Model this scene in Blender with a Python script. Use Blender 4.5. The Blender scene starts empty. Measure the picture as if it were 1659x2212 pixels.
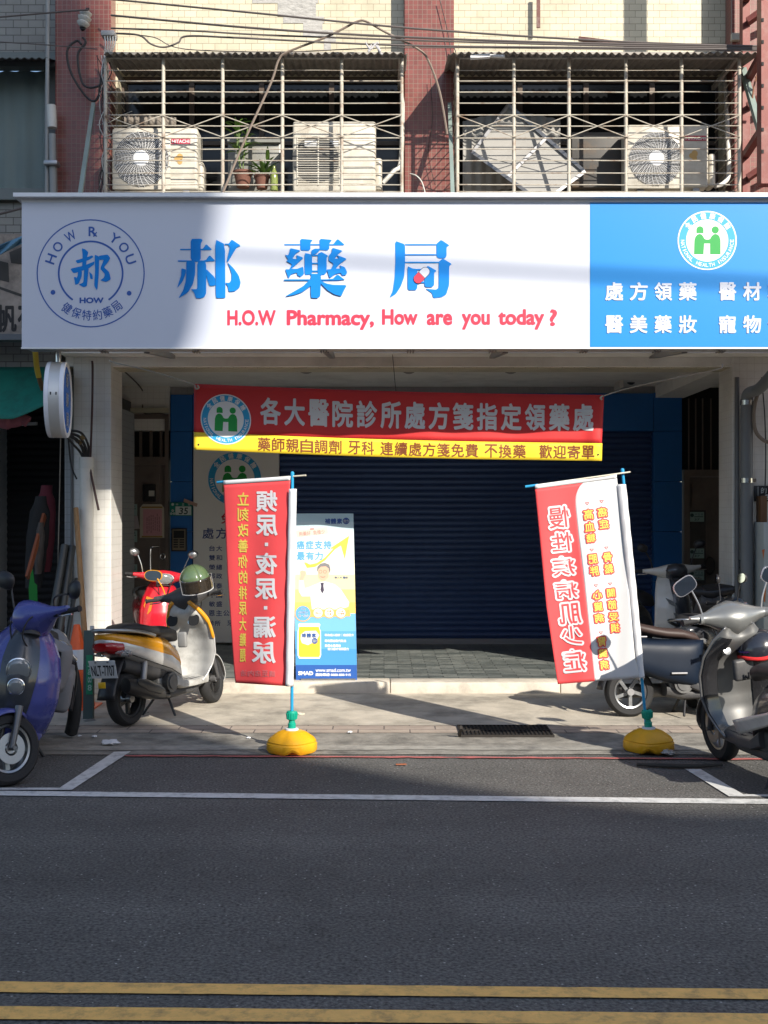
import bpy, bmesh, math, random
from mathutils import Vector, Matrix, Euler, noise as mnoise
from mathutils.geometry import tessellate_polygon
random.seed(7)
R = math.radians
C = bpy.context.scene.collection
SC = bpy.context.scene

# ------------------------------------------------------------------ camera
CAM_Z, FPX, CX, HY = 1.75, 2500.0, 829.5, 1115.0     # focal length, centre and eye level in photo-view pixels (1659 wide)
cd = bpy.data.cameras.new('camera'); cam = bpy.data.objects.new('camera', cd); C.objects.link(cam)
cam.location = (0, 0, CAM_Z); cam.rotation_euler = (R(90), 0, 0)
cd.sensor_fit = 'HORIZONTAL'; cd.sensor_width = 36; cd.lens = 36 * FPX / 1659
cd.shift_y = (HY - 1106) / 1659
cd.clip_start = .05; cd.clip_end = 600
SC.camera = cam
# ------------------------------------------------------------------ light
SUN_T = .66                                    # sideways per metre towards the wall
SUN_EL = R(30.3); SUN_AZ = math.atan2(SUN_T, -1)
world = bpy.data.worlds.new('World'); SC.world = world; world.use_nodes = True
nt = world.node_tree; sky = nt.nodes.new('ShaderNodeTexSky'); sky.sky_type = 'NISHITA'
sky.sun_disc = False; sky.sun_elevation = SUN_EL; sky.sun_rotation = SUN_AZ
bg = nt.nodes['Background']; bg.inputs[1].default_value = .128
nt.links.new(sky.outputs[0], bg.inputs[0])
sl = bpy.data.lights.new('sun', 'SUN'); sl.energy = 4.3; sl.angle = R(.53); sl.color = (1, .93, .82)
so = bpy.data.objects.new('sun', sl); C.objects.link(so)
sdir = Vector((math.sin(SUN_AZ) * math.cos(SUN_EL), math.cos(SUN_AZ) * math.cos(SUN_EL), math.sin(SUN_EL)))
so.rotation_euler = (-sdir).to_track_quat('-Z', 'Y').to_euler(); so.location = (4, -6, 12)
SC.view_settings.view_transform = 'Standard'; SC.view_settings.look = 'None'
SC.view_settings.exposure = .82; SC.view_settings.gamma = 1
SC.cycles.max_bounces = 9; SC.cycles.diffuse_bounces = 5; SC.cycles.use_denoising = True

# ------------------------------------------------------------------ helpers
def at(px, py, Y):
    """a photo-view pixel at depth Y metres -> world point"""
    return Vector(((px - CX) / FPX * Y, Y, CAM_Z + (HY - py) / FPX * Y))
def gnd(px, py, z=0.0):
    return at(px, py, (CAM_Z - z) * FPX / (py - HY))
def hx(s):
    c = [int(s[i:i + 2], 16) / 255 for i in (0, 2, 4)]
    return tuple(v / 12.92 if v <= .04045 else ((v + .055) / 1.055) ** 2.4 for v in c)

MATS = {}
def M(name, col=(.5, .5, .5), rough=.5, metal=0, var=0, vscale=3, bump=0, bscale=40, coat=0, trans=0, ior=1.45,
      brick=None, mortar=None, emit=0, dirt=None, sheen=0, spec=.5, alpha=1, vdet=6, stretch=(1, 1, 1)):
    """procedural principled material. brick=(w,h,mortar,offset,c2); var = brightness mottling; dirt=(colour,amount,scale)"""
    if name in MATS: return MATS[name]
    m = bpy.data.materials.new(name); m.use_nodes = True; t = m.node_tree; N = t.nodes; L = t.links
    b = N['Principled BSDF']; I = b.inputs
    I['Roughness'].default_value = rough; I['Metallic'].default_value = metal; I['Coat Weight'].default_value = coat
    I['Coat Roughness'].default_value = .08
    I['Transmission Weight'].default_value = trans; I['IOR'].default_value = ior; I['Alpha'].default_value = alpha
    I['Specular IOR Level'].default_value = spec
    tc = N.new('ShaderNodeTexCoord'); vec = tc.outputs['Object']
    mp = N.new('ShaderNodeMapping'); mp.inputs['Scale'].default_value = stretch; L.new(vec, mp.inputs[0]); nvec = mp.outputs[0]
    cur = None; hgt = None
    if brick:
        w, h, ms, off, c2 = brick
        sx = N.new('ShaderNodeSeparateXYZ'); L.new(vec, sx.inputs[0])
        ad = N.new('ShaderNodeMath'); ad.operation = 'ADD'; L.new(sx.outputs[0], ad.inputs[0]); L.new(sx.outputs[1], ad.inputs[1])
        cb = N.new('ShaderNodeCombineXYZ'); L.new(ad.outputs[0], cb.inputs[0]); L.new(sx.outputs[2], cb.inputs[1])
        if len(mortar) == 4:      # a floor: use x,y
            L.new(sx.outputs[0], cb.inputs[0]); L.new(sx.outputs[1], cb.inputs[1])
        bt = N.new('ShaderNodeTexBrick'); bt.offset = off; bt.inputs['Scale'].default_value = 1
        bt.inputs['Brick Width'].default_value = w; bt.inputs['Row Height'].default_value = h
        bt.inputs['Mortar Size'].default_value = ms; bt.inputs['Mortar Smooth'].default_value = .1
        bt.inputs['Color1'].default_value = (*col, 1); bt.inputs['Color2'].default_value = (*c2, 1)
        bt.inputs['Mortar'].default_value = (*mortar[:3], 1)
        L.new(cb.outputs[0], bt.inputs[0]); cur = bt.outputs[0]; hgt = bt.outputs[1]
    if var or dirt:
        if cur is None:
            rgb = N.new('ShaderNodeRGB'); rgb.outputs[0].default_value = (*col, 1); cur = rgb.outputs[0]
    if var:
        nz = N.new('ShaderNodeTexNoise'); nz.inputs['Scale'].default_value = vscale; nz.inputs['Detail'].default_value = vdet
        nz.inputs['Roughness'].default_value = .62; L.new(nvec, nz.inputs[0])
        mr = N.new('ShaderNodeMapRange'); mr.inputs[1].default_value = .25; mr.inputs[2].default_value = .75
        mr.inputs[3].default_value = 1 - var; mr.inputs[4].default_value = 1 + var; L.new(nz.outputs[0], mr.inputs[0])
        mx = N.new('ShaderNodeMix'); mx.data_type = 'RGBA'; mx.blend_type = 'MULTIPLY'; mx.inputs[0].default_value = 1
        L.new(cur, mx.inputs[6]); L.new(mr.outputs[0], mx.inputs[7]); cur = mx.outputs[2]
        rr = N.new('ShaderNodeMapRange'); rr.inputs[3].default_value = max(.03, rough - .1); rr.inputs[4].default_value = min(1, rough + .1)
        L.new(nz.outputs[0], rr.inputs[0]); L.new(rr.outputs[0], I['Roughness'])
    if dirt:
        dc, da, ds = dirt
        nz = N.new('ShaderNodeTexNoise'); nz.inputs['Scale'].default_value = ds; nz.inputs['Detail'].default_value = 8
        nz.inputs['Roughness'].default_value = .7
        mp2 = N.new('ShaderNodeMapping'); mp2.inputs['Location'].default_value = (3.7, 1.3, 8.1)
        L.new(nvec, mp2.inputs[0]); L.new(mp2.outputs[0], nz.inputs[0])
        mr = N.new('ShaderNodeMapRange'); mr.inputs[1].default_value = .48; mr.inputs[2].default_value = .72
        mr.inputs[3].default_value = 0; mr.inputs[4].default_value = da; L.new(nz.outputs[0], mr.inputs[0])
        mx = N.new('ShaderNodeMix'); mx.data_type = 'RGBA'; L.new(mr.outputs[0], mx.inputs[0])
        L.new(cur, mx.inputs[6]); mx.inputs[7].default_value = (*dc, 1); cur = mx.outputs[2]
    if cur is not None: L.new(cur, I['Base Color'])
    else: I['Base Color'].default_value = (*col, 1)
    prev = None
    if hgt is not None:
        bp = N.new('ShaderNodeBump'); bp.invert = True; bp.inputs['Strength'].default_value = .6; bp.inputs['Distance'].default_value = .004
        L.new(hgt, bp.inputs['Height']); prev = bp
    if bump:
        nz = N.new('ShaderNodeTexNoise'); nz.inputs['Scale'].default_value = bscale; nz.inputs['Detail'].default_value = 5
        L.new(nvec, nz.inputs[0])
        bp = N.new('ShaderNodeBump'); bp.inputs['Strength'].default_value = bump; bp.inputs['Distance'].default_value = .01
        L.new(nz.outputs[0], bp.inputs['Height'])
        if prev: L.new(prev.outputs[0], bp.inputs['Normal'])
        prev = bp
    if prev: L.new(prev.outputs[0], I['Normal'])
    if emit:
        I['Emission Color'].default_value = (*col, 1); I['Emission Strength'].default_value = emit
    MATS[name] = m
    return m

def tag(o, label=None, cat=None, group=None, kind=None):
    if label: o['label'] = label
    if cat: o['category'] = cat
    if group: o['group'] = group
    if kind: o['kind'] = kind
    return o
def thing(name, label, cat, loc=(0, 0, 0), rz=0, group=None):
    o = bpy.data.objects.new(name, None); C.objects.link(o); o.empty_display_size = .1
    o.location = loc; o.rotation_euler = (0, 0, rz)
    return tag(o, label, cat, group)
def root_shift(o):
    v = Vector((0, 0, 0))
    while o is not None: v += o.location; o = o.parent
    return v

class MB:
    """collects shapes in one bmesh; build() links them as ONE mesh object"""
    def __init__(s): s.b = bmesh.new()
    def vs(s, pts): return [s.b.verts.new(p) for p in pts]
    def face(s, vv):
        try: return s.b.faces.new(vv)
        except ValueError: return None
    def box(s, x0, x1, y0, y1, z0, z1, m=None):
        p = [Vector((x, y, z)) for z in (z0, z1) for x, y in ((x0, y0), (x1, y0), (x1, y1), (x0, y1))]
        if m is not None: p = [m @ q for q in p]
        v = s.vs(p)
        for f in ((3, 2, 1, 0), (4, 5, 6, 7), (0, 1, 5, 4), (1, 2, 6, 5), (2, 3, 7, 6), (3, 0, 4, 7)): s.face([v[i] for i in f])
        return s
    def rbox(s, x0, x1, y0, y1, z0, z1, r=.01, seg=2, m=None):
        t = bmesh.new(); q = MB.__new__(MB); q.b = t; q.box(x0, x1, y0, y1, z0, z1)
        bmesh.ops.bevel(t, geom=t.edges[:], offset=r, segments=seg, affect='EDGES', profile=.5)
        return s.join(t, m)
    def join(s, t, m=None):
        mp = {v: s.b.verts.new(m @ v.co if m is not None else v.co) for v in t.verts}
        for f in t.faces: s.face([mp[v] for v in f.verts])
        t.free(); return s
    def bar(s, a, b_, w, h=None, up=(0, 0, 1)):
        a, b_ = Vector(a), Vector(b_); h = h or w; d = (b_ - a); L = d.length; d.normalize()
        u = Vector(up)
        if abs(u.dot(d)) > .98: u = Vector((0, 1, 0))
        x = d.cross(u).normalized(); y = x.cross(d).normalized()
        m = Matrix(((x.x, d.x, y.x, a.x), (x.y, d.y, y.y, a.y), (x.z, d.z, y.z, a.z), (0, 0, 0, 1)))
        return s.box(-w / 2, w / 2, 0, L, -h / 2, h / 2, m)
    def tube(s, pts, r, n=8, caps=True, closed=False):
        pts = [Vector(p) for p in pts]; k = len(pts)
        rs = r if isinstance(r, (list, tuple)) else [r] * k
        prev = None; rings = []
        for i, p in enumerate(pts):
            if closed: d = pts[(i + 1) % k] - pts[i - 1]
            else: d = (pts[min(i + 1, k - 1)] - pts[max(i - 1, 0)])
            d = d.normalized() if d.length > 1e-9 else Vector((0, 0, 1))
            if prev is None:
                u = Vector((0, 0, 1)) if abs(d.z) < .9 else Vector((1, 0, 0)); x = d.cross(u).normalized()
            else:
                x = (prev - d * prev.dot(d)).normalized()
            prev = x; y = d.cross(x)
            rings.append(s.vs([p + (x * math.cos(2 * math.pi * j / n) + y * math.sin(2 * math.pi * j / n)) * rs[i] for j in range(n)]))
        for i in range(k if closed else k - 1):
            a, b_ = rings[i], rings[(i + 1) % k]
            for j in range(n): s.face([a[j], a[(j + 1) % n], b_[(j + 1) % n], b_[j]])
        if caps and not closed:
            s.face(rings[0][::-1]); s.face(rings[-1])
        return s
    def cyl(s, a, b_, r, r2=None, n=16): return s.tube([a, b_], [r, r if r2 is None else r2], n)
    def lathe(s, prof, m=None, n=24, sx=1, sy=1):
        """prof: (radius, height) list revolved about Z, then placed by m"""
        rings = []
        for r, h in prof:
            if r < 1e-6: rings.append([s.b.verts.new((m @ Vector((0, 0, h))) if m is not None else (0, 0, h))])
            else:
                ps = [Vector((r * sx * math.cos(2 * math.pi * j / n), r * sy * math.sin(2 * math.pi * j / n), h)) for j in range(n)]
                rings.append(s.vs([m @ p if m is not None else p for p in ps]))
        for a, b_ in zip(rings, rings[1:]):
            for j in range(n):
                k = (j + 1) % n
                if len(a) == 1 and len(b_) == 1: continue
                if len(a) == 1: s.face([a[0], b_[k], b_[j]][::-1])
                elif len(b_) == 1: s.face([a[j], a[k], b_[0]])
                else: s.face([a[j], a[k], b_[k], b_[j]])
        return s
    def loft(s, secs, cap=True, closed=True):
        """secs: list of equal-length point rings"""
        rings = [s.vs([Vector(p) for p in r]) for r in secs]; n = len(rings[0])
        for a, b_ in zip(rings, rings[1:]):
            for j in range(n if closed else n - 1): s.face([a[j], a[(j + 1) % n], b_[(j + 1) % n], b_[j]])
        if cap and closed: s.face(rings[0][::-1]); s.face(rings[-1])
        return s
    def grid(s, f, nu, nv):
        g = [[s.b.verts.new(f(i / nu, j / nv)) for j in range(nv + 1)] for i in range(nu + 1)]
        for i in range(nu):
            for j in range(nv): s.face([g[i][j], g[i + 1][j], g[i + 1][j + 1], g[i][j + 1]])
        return s
    def poly(s, pts, f, depth=0):
        """flat outline pts (2-D), mapped by f(u, v, d); depth>0 gives it side walls"""
        if len(pts) < 3: return s
        tri = tessellate_polygon([[Vector((p[0], p[1], 0)) for p in pts]])
        v = s.vs([f(p[0], p[1], depth) for p in pts])
        for t in tri: s.face([v[i] for i in t])
        if depth:
            w = s.vs([f(p[0], p[1], 0) for p in pts]); n = len(pts)
            for i in range(n): s.face([v[i], v[(i + 1) % n], w[(i + 1) % n], w[i]])
        return s
    def build(s, name, mat, parent=None, smooth=True, local=False, angle=38, sub=0, solid=0, bevel=0):
        bmesh.ops.recalc_face_normals(s.b, faces=s.b.faces[:])
        me = bpy.data.meshes.new(name)
        if parent is not None and not local:
            bmesh.ops.translate(s.b, verts=s.b.verts[:], vec=-root_shift(parent))
        s.b.to_mesh(me); s.b.free()
        for p in me.polygons: p.use_smooth = smooth
        if smooth:
            try: me.set_sharp_from_angle(angle=R(angle))
            except Exception: pass
        for q in (mat if isinstance(mat, (list, tuple)) else [mat]): me.materials.append(q)
        o = bpy.data.objects.new(name, me); C.objects.link(o)
        if parent is not None: o.parent = parent
        if solid:
            d = o.modifiers.new('solid', 'SOLIDIFY'); d.thickness = solid; d.offset = 0
        if bevel:
            d = o.modifiers.new('bevel', 'BEVEL'); d.width = bevel; d.segments = 2; d.limit_method = 'ANGLE'
        if sub:
            d = o.modifiers.new('sub', 'SUBSURF'); d.levels = sub; d.render_levels = sub
        return o

def set_base(o):
    """move a one-mesh thing's origin to the middle of its foot"""
    me = o.data; v = [Vector(c) for c in o.bound_box]
    p = Vector((sum(q.x for q in v) / 8, sum(q.y for q in v) / 8, min(q.z for q in v)))
    me.transform(Matrix.Translation(-p)); o.location += p
    return o
def solo(mb, name, mat, label, cat, group=None, **k):
    return tag(set_base(mb.build(name, mat, **k)), label, cat, group)

_tc = {}
def glyphs(body, bold=0, ext=0):
    key = (body, bold, ext)
    if key not in _tc:
        cu = bpy.data.curves.new('lettering', 'FONT'); cu.body = body; cu.offset = bold; cu.resolution_u = 4; cu.extrude = ext
        o = bpy.data.objects.new('lettering', cu); C.objects.link(o)
        dg = bpy.context.evaluated_depsgraph_get(); me = bpy.data.meshes.new_from_object(o.evaluated_get(dg))
        V = [tuple(v.co) for v in me.vertices]; F = [tuple(p.vertices) for p in me.polygons]
        bpy.data.objects.remove(o); bpy.data.curves.remove(cu); bpy.data.meshes.remove(me)
        xs = [v[0] for v in V]; ys = [v[1] for v in V]
        _tc[key] = (V, F, (min(xs), min(ys), max(xs), max(ys)) if V else None)
    return _tc[key]
def text(mb, body, x0, y0, x1, y1, f, bold=.02, ext=0, mirror=False, rot=0, lift=0):
    """letters stretched to fill the box (x0,y0)-(x1,y1); y0 is the top edge; f(u,v,d) maps to space; rot turns about the box centre.
    bold widens every stroke by that share of the em: copies of the letter fanned out a tenth of a millimetre apart"""
    V, F, bb = glyphs(body, 0, .01 if ext else 0)
    if not bb: return mb
    cx, cy = (x0 + x1) / 2, (y0 + y1) / 2; ca, sa = math.cos(rot), math.sin(rot)
    b = max(0, bold); W, H = bb[2] - bb[0], bb[3] - bb[1]
    if b < .004: offs = [(0, 0)]
    elif b < .05: offs = [(0, 0)] + [(b * math.cos(R(a)), b * math.sin(R(a))) for a in (0, 180, 90, 270, 45, 135, 225, 315)]
    else: offs = [(k * b * math.cos(R(a)), k * b * math.sin(R(a))) for k in (.5, 1) for a in range(0, 360, 30)]
    for i, (ox, oy) in enumerate(offs):
        out = []
        for v in V:
            u = (v[0] - bb[0] + ox + b) / (W + 2 * b); w = (v[1] - bb[1] + oy + b) / (H + 2 * b)
            if mirror: u = 1 - u
            px = x0 + (x1 - x0) * u; py = y1 + (y0 - y1) * w
            if rot: px, py = cx + (px - cx) * ca - (py - cy) * sa, cy + (px - cx) * sa + (py - cy) * ca
            out.append(mb.b.verts.new(f(px, py, lift + .00012 * i + (ext if v[2] > 0 else 0))))
        for t in F: mb.face([out[i_] for i_ in t])
    return mb
def column(mb, body, boxes, f, **k):
    for ch, b in zip(body, boxes): text(mb, ch, *b, f, **k)
    return mb
def arc_text(mb, chars, cx, cy, rad, a0, a1, w, h, f, inward=False, **k):
    """characters set one by one along a circle in a y-down plane; angles clockwise from the top"""
    n = len(chars)
    for i, ch in enumerate(chars):
        if ch == ' ': continue
        a = a0 + (a1 - a0) * i / max(1, n - 1)
        x, y = cx + rad * math.sin(a), cy - rad * math.cos(a)
        ww = w * (.35 if ch in 'I1' else 1.15 if ch in 'WM' else 1)
        text(mb, ch, x - ww / 2, y - h / 2, x + ww / 2, y + h / 2, f, rot=a + (math.pi if inward else 0), **k)
    return mb
def ring(mb, cx, cy, r0, r1, f, a0=0, a1=2 * math.pi, n=64, d=0):
    a = [a0 + (a1 - a0) * i / n for i in range(n + 1)]
    o = [mb.b.verts.new(f(cx + r1 * math.sin(t), cy - r1 * math.cos(t), d)) for t in a]
    i_ = [mb.b.verts.new(f(cx + r0 * math.sin(t), cy - r0 * math.cos(t), d)) for t in a]
    for j in range(n): mb.face([o[j], o[j + 1], i_[j + 1], i_[j]])
    return mb
def disc(mb, cx, cy, r, f, n=32, d=0, sx=1):
    mb.face([mb.b.verts.new(f(cx + r * sx * math.sin(2 * math.pi * i / n), cy - r * math.cos(2 * math.pi * i / n), d)) for i in range(n)])
    return mb
def spline(pts, n=6):
    pts = [Vector(p) for p in pts]; out = []
    for i in range(len(pts) - 1):
        p0, p1, p2, p3 = pts[max(i - 1, 0)], pts[i], pts[i + 1], pts[min(i + 2, len(pts) - 1)]
        for k in range(n):
            t = k / n
            out.append(.5 * ((2 * p1) + (p2 - p0) * t + (2 * p0 - 5 * p1 + 4 * p2 - p3) * t * t + (3 * p1 - p0 - 3 * p2 + p3) * t ** 3))
    out.append(pts[-1]); return out
def wire(name, pts, r, mat, label, cat='cable', group=None, n=6):
    return solo(MB().tube(spline(pts), r, n), name, mat, label, cat, group)

# ------------------------------------------------------------------ shared materials
WHITE = M('white_paint', (.76, .77, .78), .45, var=.04)
BLACK = M('black_plastic', (.018, .018, .02), .42, var=.1, vscale=12)
MATTE = M('matte_black', (.012, .012, .013), .75)
RUBBER = M('rubber', (.02, .02, .021), .78, var=.15, vscale=30, bump=.15, bscale=120)
CHROME = M('chrome', (.6, .61, .62), .18, 1)
ALLOY = M('alloy', (.32, .33, .34), .35, .9, var=.08, vscale=20)
STEEL = M('steel', (.35, .35, .36), .4, .8, var=.12, vscale=8)
CABLE = M('cable_black', (.025, .024, .025), .6)
WIRE_BROWN = M('cable_brown', (.09, .05, .04), .6)
GLASS = M('mirror_glass', (.75, .78, .8), .03, 1)
LENS = M('clear_lens', (.9, .92, .95), .04, trans=.85)
# ------------------------------------------------------------------ setting
def structure(mb, name, mat, **k): return tag(mb.build(name, mat, **k), kind='structure')

asphalt = M('asphalt', (.062, .064, .068), .85)
def asphalt_nodes(m, base, spk):
    t = m.node_tree; N = t.nodes; L = t.links; b = N['Principled BSDF']
    tc = N.new('ShaderNodeTexCoord')
    n1 = N.new('ShaderNodeTexNoise'); n1.inputs['Scale'].default_value = 1.1; n1.inputs['Detail'].default_value = 9; n1.inputs['Roughness'].default_value = .65
    n2 = N.new('ShaderNodeTexNoise'); n2.inputs['Scale'].default_value = 60; n2.inputs['Detail'].default_value = 4
    vo = N.new('ShaderNodeTexVoronoi'); vo.inputs['Scale'].default_value = 42; vo.inputs['Randomness'].default_value = 1
    vc = N.new('ShaderNodeTexVoronoi'); vc.inputs['Scale'].default_value = 110
    for q in (n1, n2, vo, vc): L.new(tc.outputs['Object'], q.inputs['Vector'])
    def ramp(src, a, b_, lo, hi):
        r = N.new('ShaderNodeMapRange'); r.inputs[1].default_value = a; r.inputs[2].default_value = b_; r.inputs[3].default_value = lo; r.inputs[4].default_value = hi
        L.new(src, r.inputs[0]); return r.outputs[0]
    def mul(a, b_):
        q = N.new('ShaderNodeMath'); q.operation = 'MULTIPLY'; L.new(a, q.inputs[0]); L.new(b_, q.inputs[1]); return q.outputs[0]
    # long soft bands along the lane, worn by tyres, and a few darker patches
    mpx = N.new('ShaderNodeMapping'); mpx.inputs['Scale'].default_value = (.10, 1.5, 1); L.new(tc.outputs['Object'], mpx.inputs[0])
    n3 = N.new('ShaderNodeTexNoise'); n3.inputs['Scale'].default_value = 1; n3.inputs['Detail'].default_value = 3; L.new(mpx.outputs[0], n3.inputs['Vector'])
    n4 = N.new('ShaderNodeTexNoise'); n4.inputs['Scale'].default_value = 6; n4.inputs['Detail'].default_value = 8; n4.inputs['Roughness'].default_value = .75; L.new(tc.outputs['Object'], n4.inputs['Vector'])
    k = mul(mul(ramp(n3.outputs[0], .3, .7, .86, 1.16), ramp(n4.outputs[0], .33, .5, .80, 1.03)), mul(ramp(n1.outputs[0], .3, .7, .82, 1.16), ramp(n2.outputs[0], .28, .72, .30, 1.75)))
    rgb = N.new('ShaderNodeMix'); rgb.data_type = 'RGBA'; rgb.blend_type = 'MULTIPLY'; rgb.inputs[0].default_value = 1
    rgb.inputs[6].default_value = (*base, 1); L.new(k, rgb.inputs[7])
    # pale stone chips, few and scattered
    sp = N.new('ShaderNodeSeparateColor'); L.new(vo.outputs['Color'], sp.inputs[0])
    pick = ramp(sp.outputs[0], .90, .93, 0, 1); core = ramp(vo.outputs['Distance'], .16, .24, 1, 0)
    chip = mul(pick, core)
    mx = N.new('ShaderNodeMix'); mx.data_type = 'RGBA'; L.new(chip, mx.inputs[0]); L.new(rgb.outputs[2], mx.inputs[6]); mx.inputs[7].default_value = (*spk, 1)
    L.new(mx.outputs[2], b.inputs['Base Color'])
    bp = N.new('ShaderNodeBump'); bp.inputs['Strength'].default_value = .55; bp.inputs['Distance'].default_value = .006
    L.new(vc.outputs['Distance'], bp.inputs['Height']); L.new(bp.outputs[0], b.inputs['Normal'])
asphalt_nodes(asphalt, (.088, .085, .079), (.34, .33, .31))
old_asphalt = M('old_asphalt', (.12, .115, .105), .9); asphalt_nodes(old_asphalt, (.13, .125, .115), (.3, .29, .26))

APRON_Y = 9.35                       # where the concrete apron begins
structure(MB().grid(lambda u, v: Vector((-60 + 120 * u, -40 + 50.5 * v, 0)), 2, 2), 'road', asphalt)
structure(MB().grid(lambda u, v: Vector((-60 + 120 * u, -160 + 320 * v, -.03)), 2, 2), 'ground', old_asphalt)
# gutter strip: old worn surface between the red line and the apron
def edge_strip(y0, y1, z, amp, seed, x0=-9, x1=9, n=90):
    def f(u, v):
        x = x0 + (x1 - x0) * u
        return Vector((x, (y0 if v < .5 else y1) + amp * mnoise.noise(Vector((x * 1.7, seed, v * 9))), z))
    return MB().grid(f, n, 1)
structure(edge_strip(8.47, 9.4, .006, .03, 1), 'gutter', M('gutter_asphalt', (.24, .225, .195), .9, var=.4, vscale=6, bump=.5, bscale=50, dirt=((.06, .056, .05), .9, 2.4)))
structure(edge_strip(8.62, 8.78, .010, .03, 5), 'gutter_edge', M('gutter_cement', (.3, .285, .25), .9, var=.25, vscale=9, bump=.3, bscale=40, dirt=((.08, .075, .07), .8, 4)))
apron_m = M('apron_concrete', (.46, .415, .34), .88, var=.24, vscale=3.4, bump=.3, bscale=60, dirt=((.17, .155, .13), .85, 1.9))
structure(MB().grid(lambda u, v: Vector((-9 + 18 * u, 9.62 + (11.31 - 9.62) * v, .012 + .012 * v)), 2, 2), 'apron', apron_m)
structure(edge_strip(9.30, 9.63, .010, .012, 9), 'brick_strip', M('apron_bricks', (.33, .27, .225), .9, var=.2, vscale=6, bump=.2, bscale=40,
          brick=(.42, .16, .006, .5, (.37, .31, .25)), mortar=(.13, .11, .1, 0), dirt=((.12, .11, .1), .6, 2)))
# raised arcade floor with its kerb
kerb_m = M('kerb_concrete', (.56, .51, .43), .8, var=.18, vscale=4, bump=.12, bscale=40, dirt=((.16, .14, .12), .65, 2.4))
kb = MB()
for k, (a, b_) in enumerate(zip((-9, -5.2, -3.4, -1.72, .06, 1.72, 3.3, 5.1), (-5.2, -3.4, -1.72, .06, 1.72, 3.3, 5.1, 9))): kb.rbox(a + .003, b_ - .003, 11.27 + .003 * (k % 3), 11.56, -.02, .132 + .0015 * (k % 2), .014)
structure(kb, 'kerb', kerb_m)
floor_m = M('slate_floor_tiles', (.10, .115, .11), .42, var=.3, vscale=7, bump=.25, bscale=25,
            brick=(.30, .105, .004, .5, (.22, .235, .22)), mortar=(.035, .036, .035, 0))
structure(MB().box(-9, 9, 11.561, 16.2, -.02, .13), 'arcade_floor', floor_m)

# painted lines, each a thin sheet lying on the road, straight lines fitted to what the photo shows
def line_sheet(pts, z, n=60, amp=.006, seed=0):
    """quad a,b (near edge) d,c (far edge), worn edges"""
    a, b_, c, d = [Vector(p) for p in pts]
    def f(u, v):
        lo = a.lerp(b_, u); hi = d.lerp(c, u); p = lo.lerp(hi, v)
        j = amp * mnoise.noise(Vector((p.x * 9, p.y * 9 + v * 40, seed)))
        return Vector((p.x + j * .3, p.y + j, z))
    return MB().grid(f, n, 1)
def quad(p1, p2, p3, p4, z): return [gnd(*p, z) for p in (p1, p2, p3, p4)]
paint_w = M('road_paint_white', (.56, .56, .54), .7, var=.12, vscale=14, bump=.2, bscale=120, dirt=((.13, .13, .13), .7, 15))
paint_y = M('road_paint_yellow', (.80, .46, .13), .7, var=.14, vscale=14, bump=.2, bscale=120, dirt=((.20, .14, .07), .7, 16))
paint_r = M('road_paint_red', (.42, .12, .11), .75, var=.2, vscale=20, dirt=((.13, .1, .09), .6, 8))
def ext(l, r, dl=-900, dr=2500):
    """extend an edge given at x=0 and x=1659 to far left and right"""
    s = (r - l) / 1659
    return (dl, l + s * dl), (dr, l + s * dr)
def hline(name, nl, nr, fl, fr, z, mat, seed):
    a, b_ = ext(nl, nr); d, c = ext(fl, fr)
    structure(line_sheet(quad(a, b_, c, d, z), z, 160, .004, seed), name, mat)
hline('white_line', 1718, 1736.5, 1708, 1726, .006, paint_w, 1)
hline('yellow_line', 2143, 2158, 2120, 2136, .006, paint_y, 2)
hline('yellow_line', 2201, 2216, 2173, 2189, .006, paint_y, 3)
a, b_ = (268, 1633.2), (2300, 1644); d, c = (268, 1630.6), (2300, 1641)
structure(line_sheet(quad(a, b_, c, d, .009), .009, 160, .02, 4), 'red_line', paint_r)
# parking bay corners
structure(line_sheet(quad((122, 1706), (155, 1706), (283, 1622.5), (246, 1624), .0075), .0075, 12, .006, 5), 'parking_line', paint_w)
structure(line_sheet(quad((-700, 1705), (122, 1706), (140, 1701.5), (-700, 1701.5), .0065), .0065, 20, .006, 6), 'parking_line', paint_w)
structure(line_sheet(quad((1575, 1720), (1613, 1720), (1513, 1661), (1480, 1661), .0075), .0075, 12, .006, 7), 'parking_line', paint_w)
structure(line_sheet(quad((1613, 1720), (2300, 1728), (2300, 1722), (1606, 1715.5), .0065), .0065, 20, .006, 8), 'parking_line', paint_w)

# ------------------------------------------------------------------ the pharmacy's building
FY = 11.35                      # upper wall plane
PY = 11.15                      # pilaster face
BY = 14.6                       # back wall of the arcade
bld = thing('shop_house', 'cream tiled shop house with red mosaic pilasters and a deep shaded arcade', 'building', (0, 12.5, 0))
cream = M('cream_wall_tile', (.56, .51, .375), .38, var=.09, vscale=3, brick=(.1195, .0645, .0022, .5, (.50, .455, .33)), mortar=(.25, .21, .15), dirt=((.27, .225, .155), .5, 1.3))
greyt = M('grey_wall_tile', (.22, .22, .20), .45, var=.1, vscale=3, brick=(.145, .074, .004, .5, (.19, .19, .18)), mortar=(.075, .072, .066), dirt=((.15, .14, .12), .5, 1.5))
redm = M('red_mosaic', (.20, .058, .047), .32, var=.14, vscale=5, brick=(.0445, .0445, .0026, 0, (.155, .046, .038)), mortar=(.22, .155, .12), dirt=((.2, .1, .08), .3, 2))
whitet = M('white_mosaic', (.70, .685, .64), .35, var=.05, vscale=4, brick=(.0735, .0735, .0018, 0, (.685, .67, .63)), mortar=(.57, .55, .5), dirt=((.36, .34, .3), .35, 2))
plaster = M('arcade_plaster', (.80, .78, .73), .8, var=.08, vscale=2.5, dirt=((.3, .28, .25), .4, 1.2), bump=.05)
dark_in = M('dark_interior', (.03, .03, .032), .9)
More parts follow.
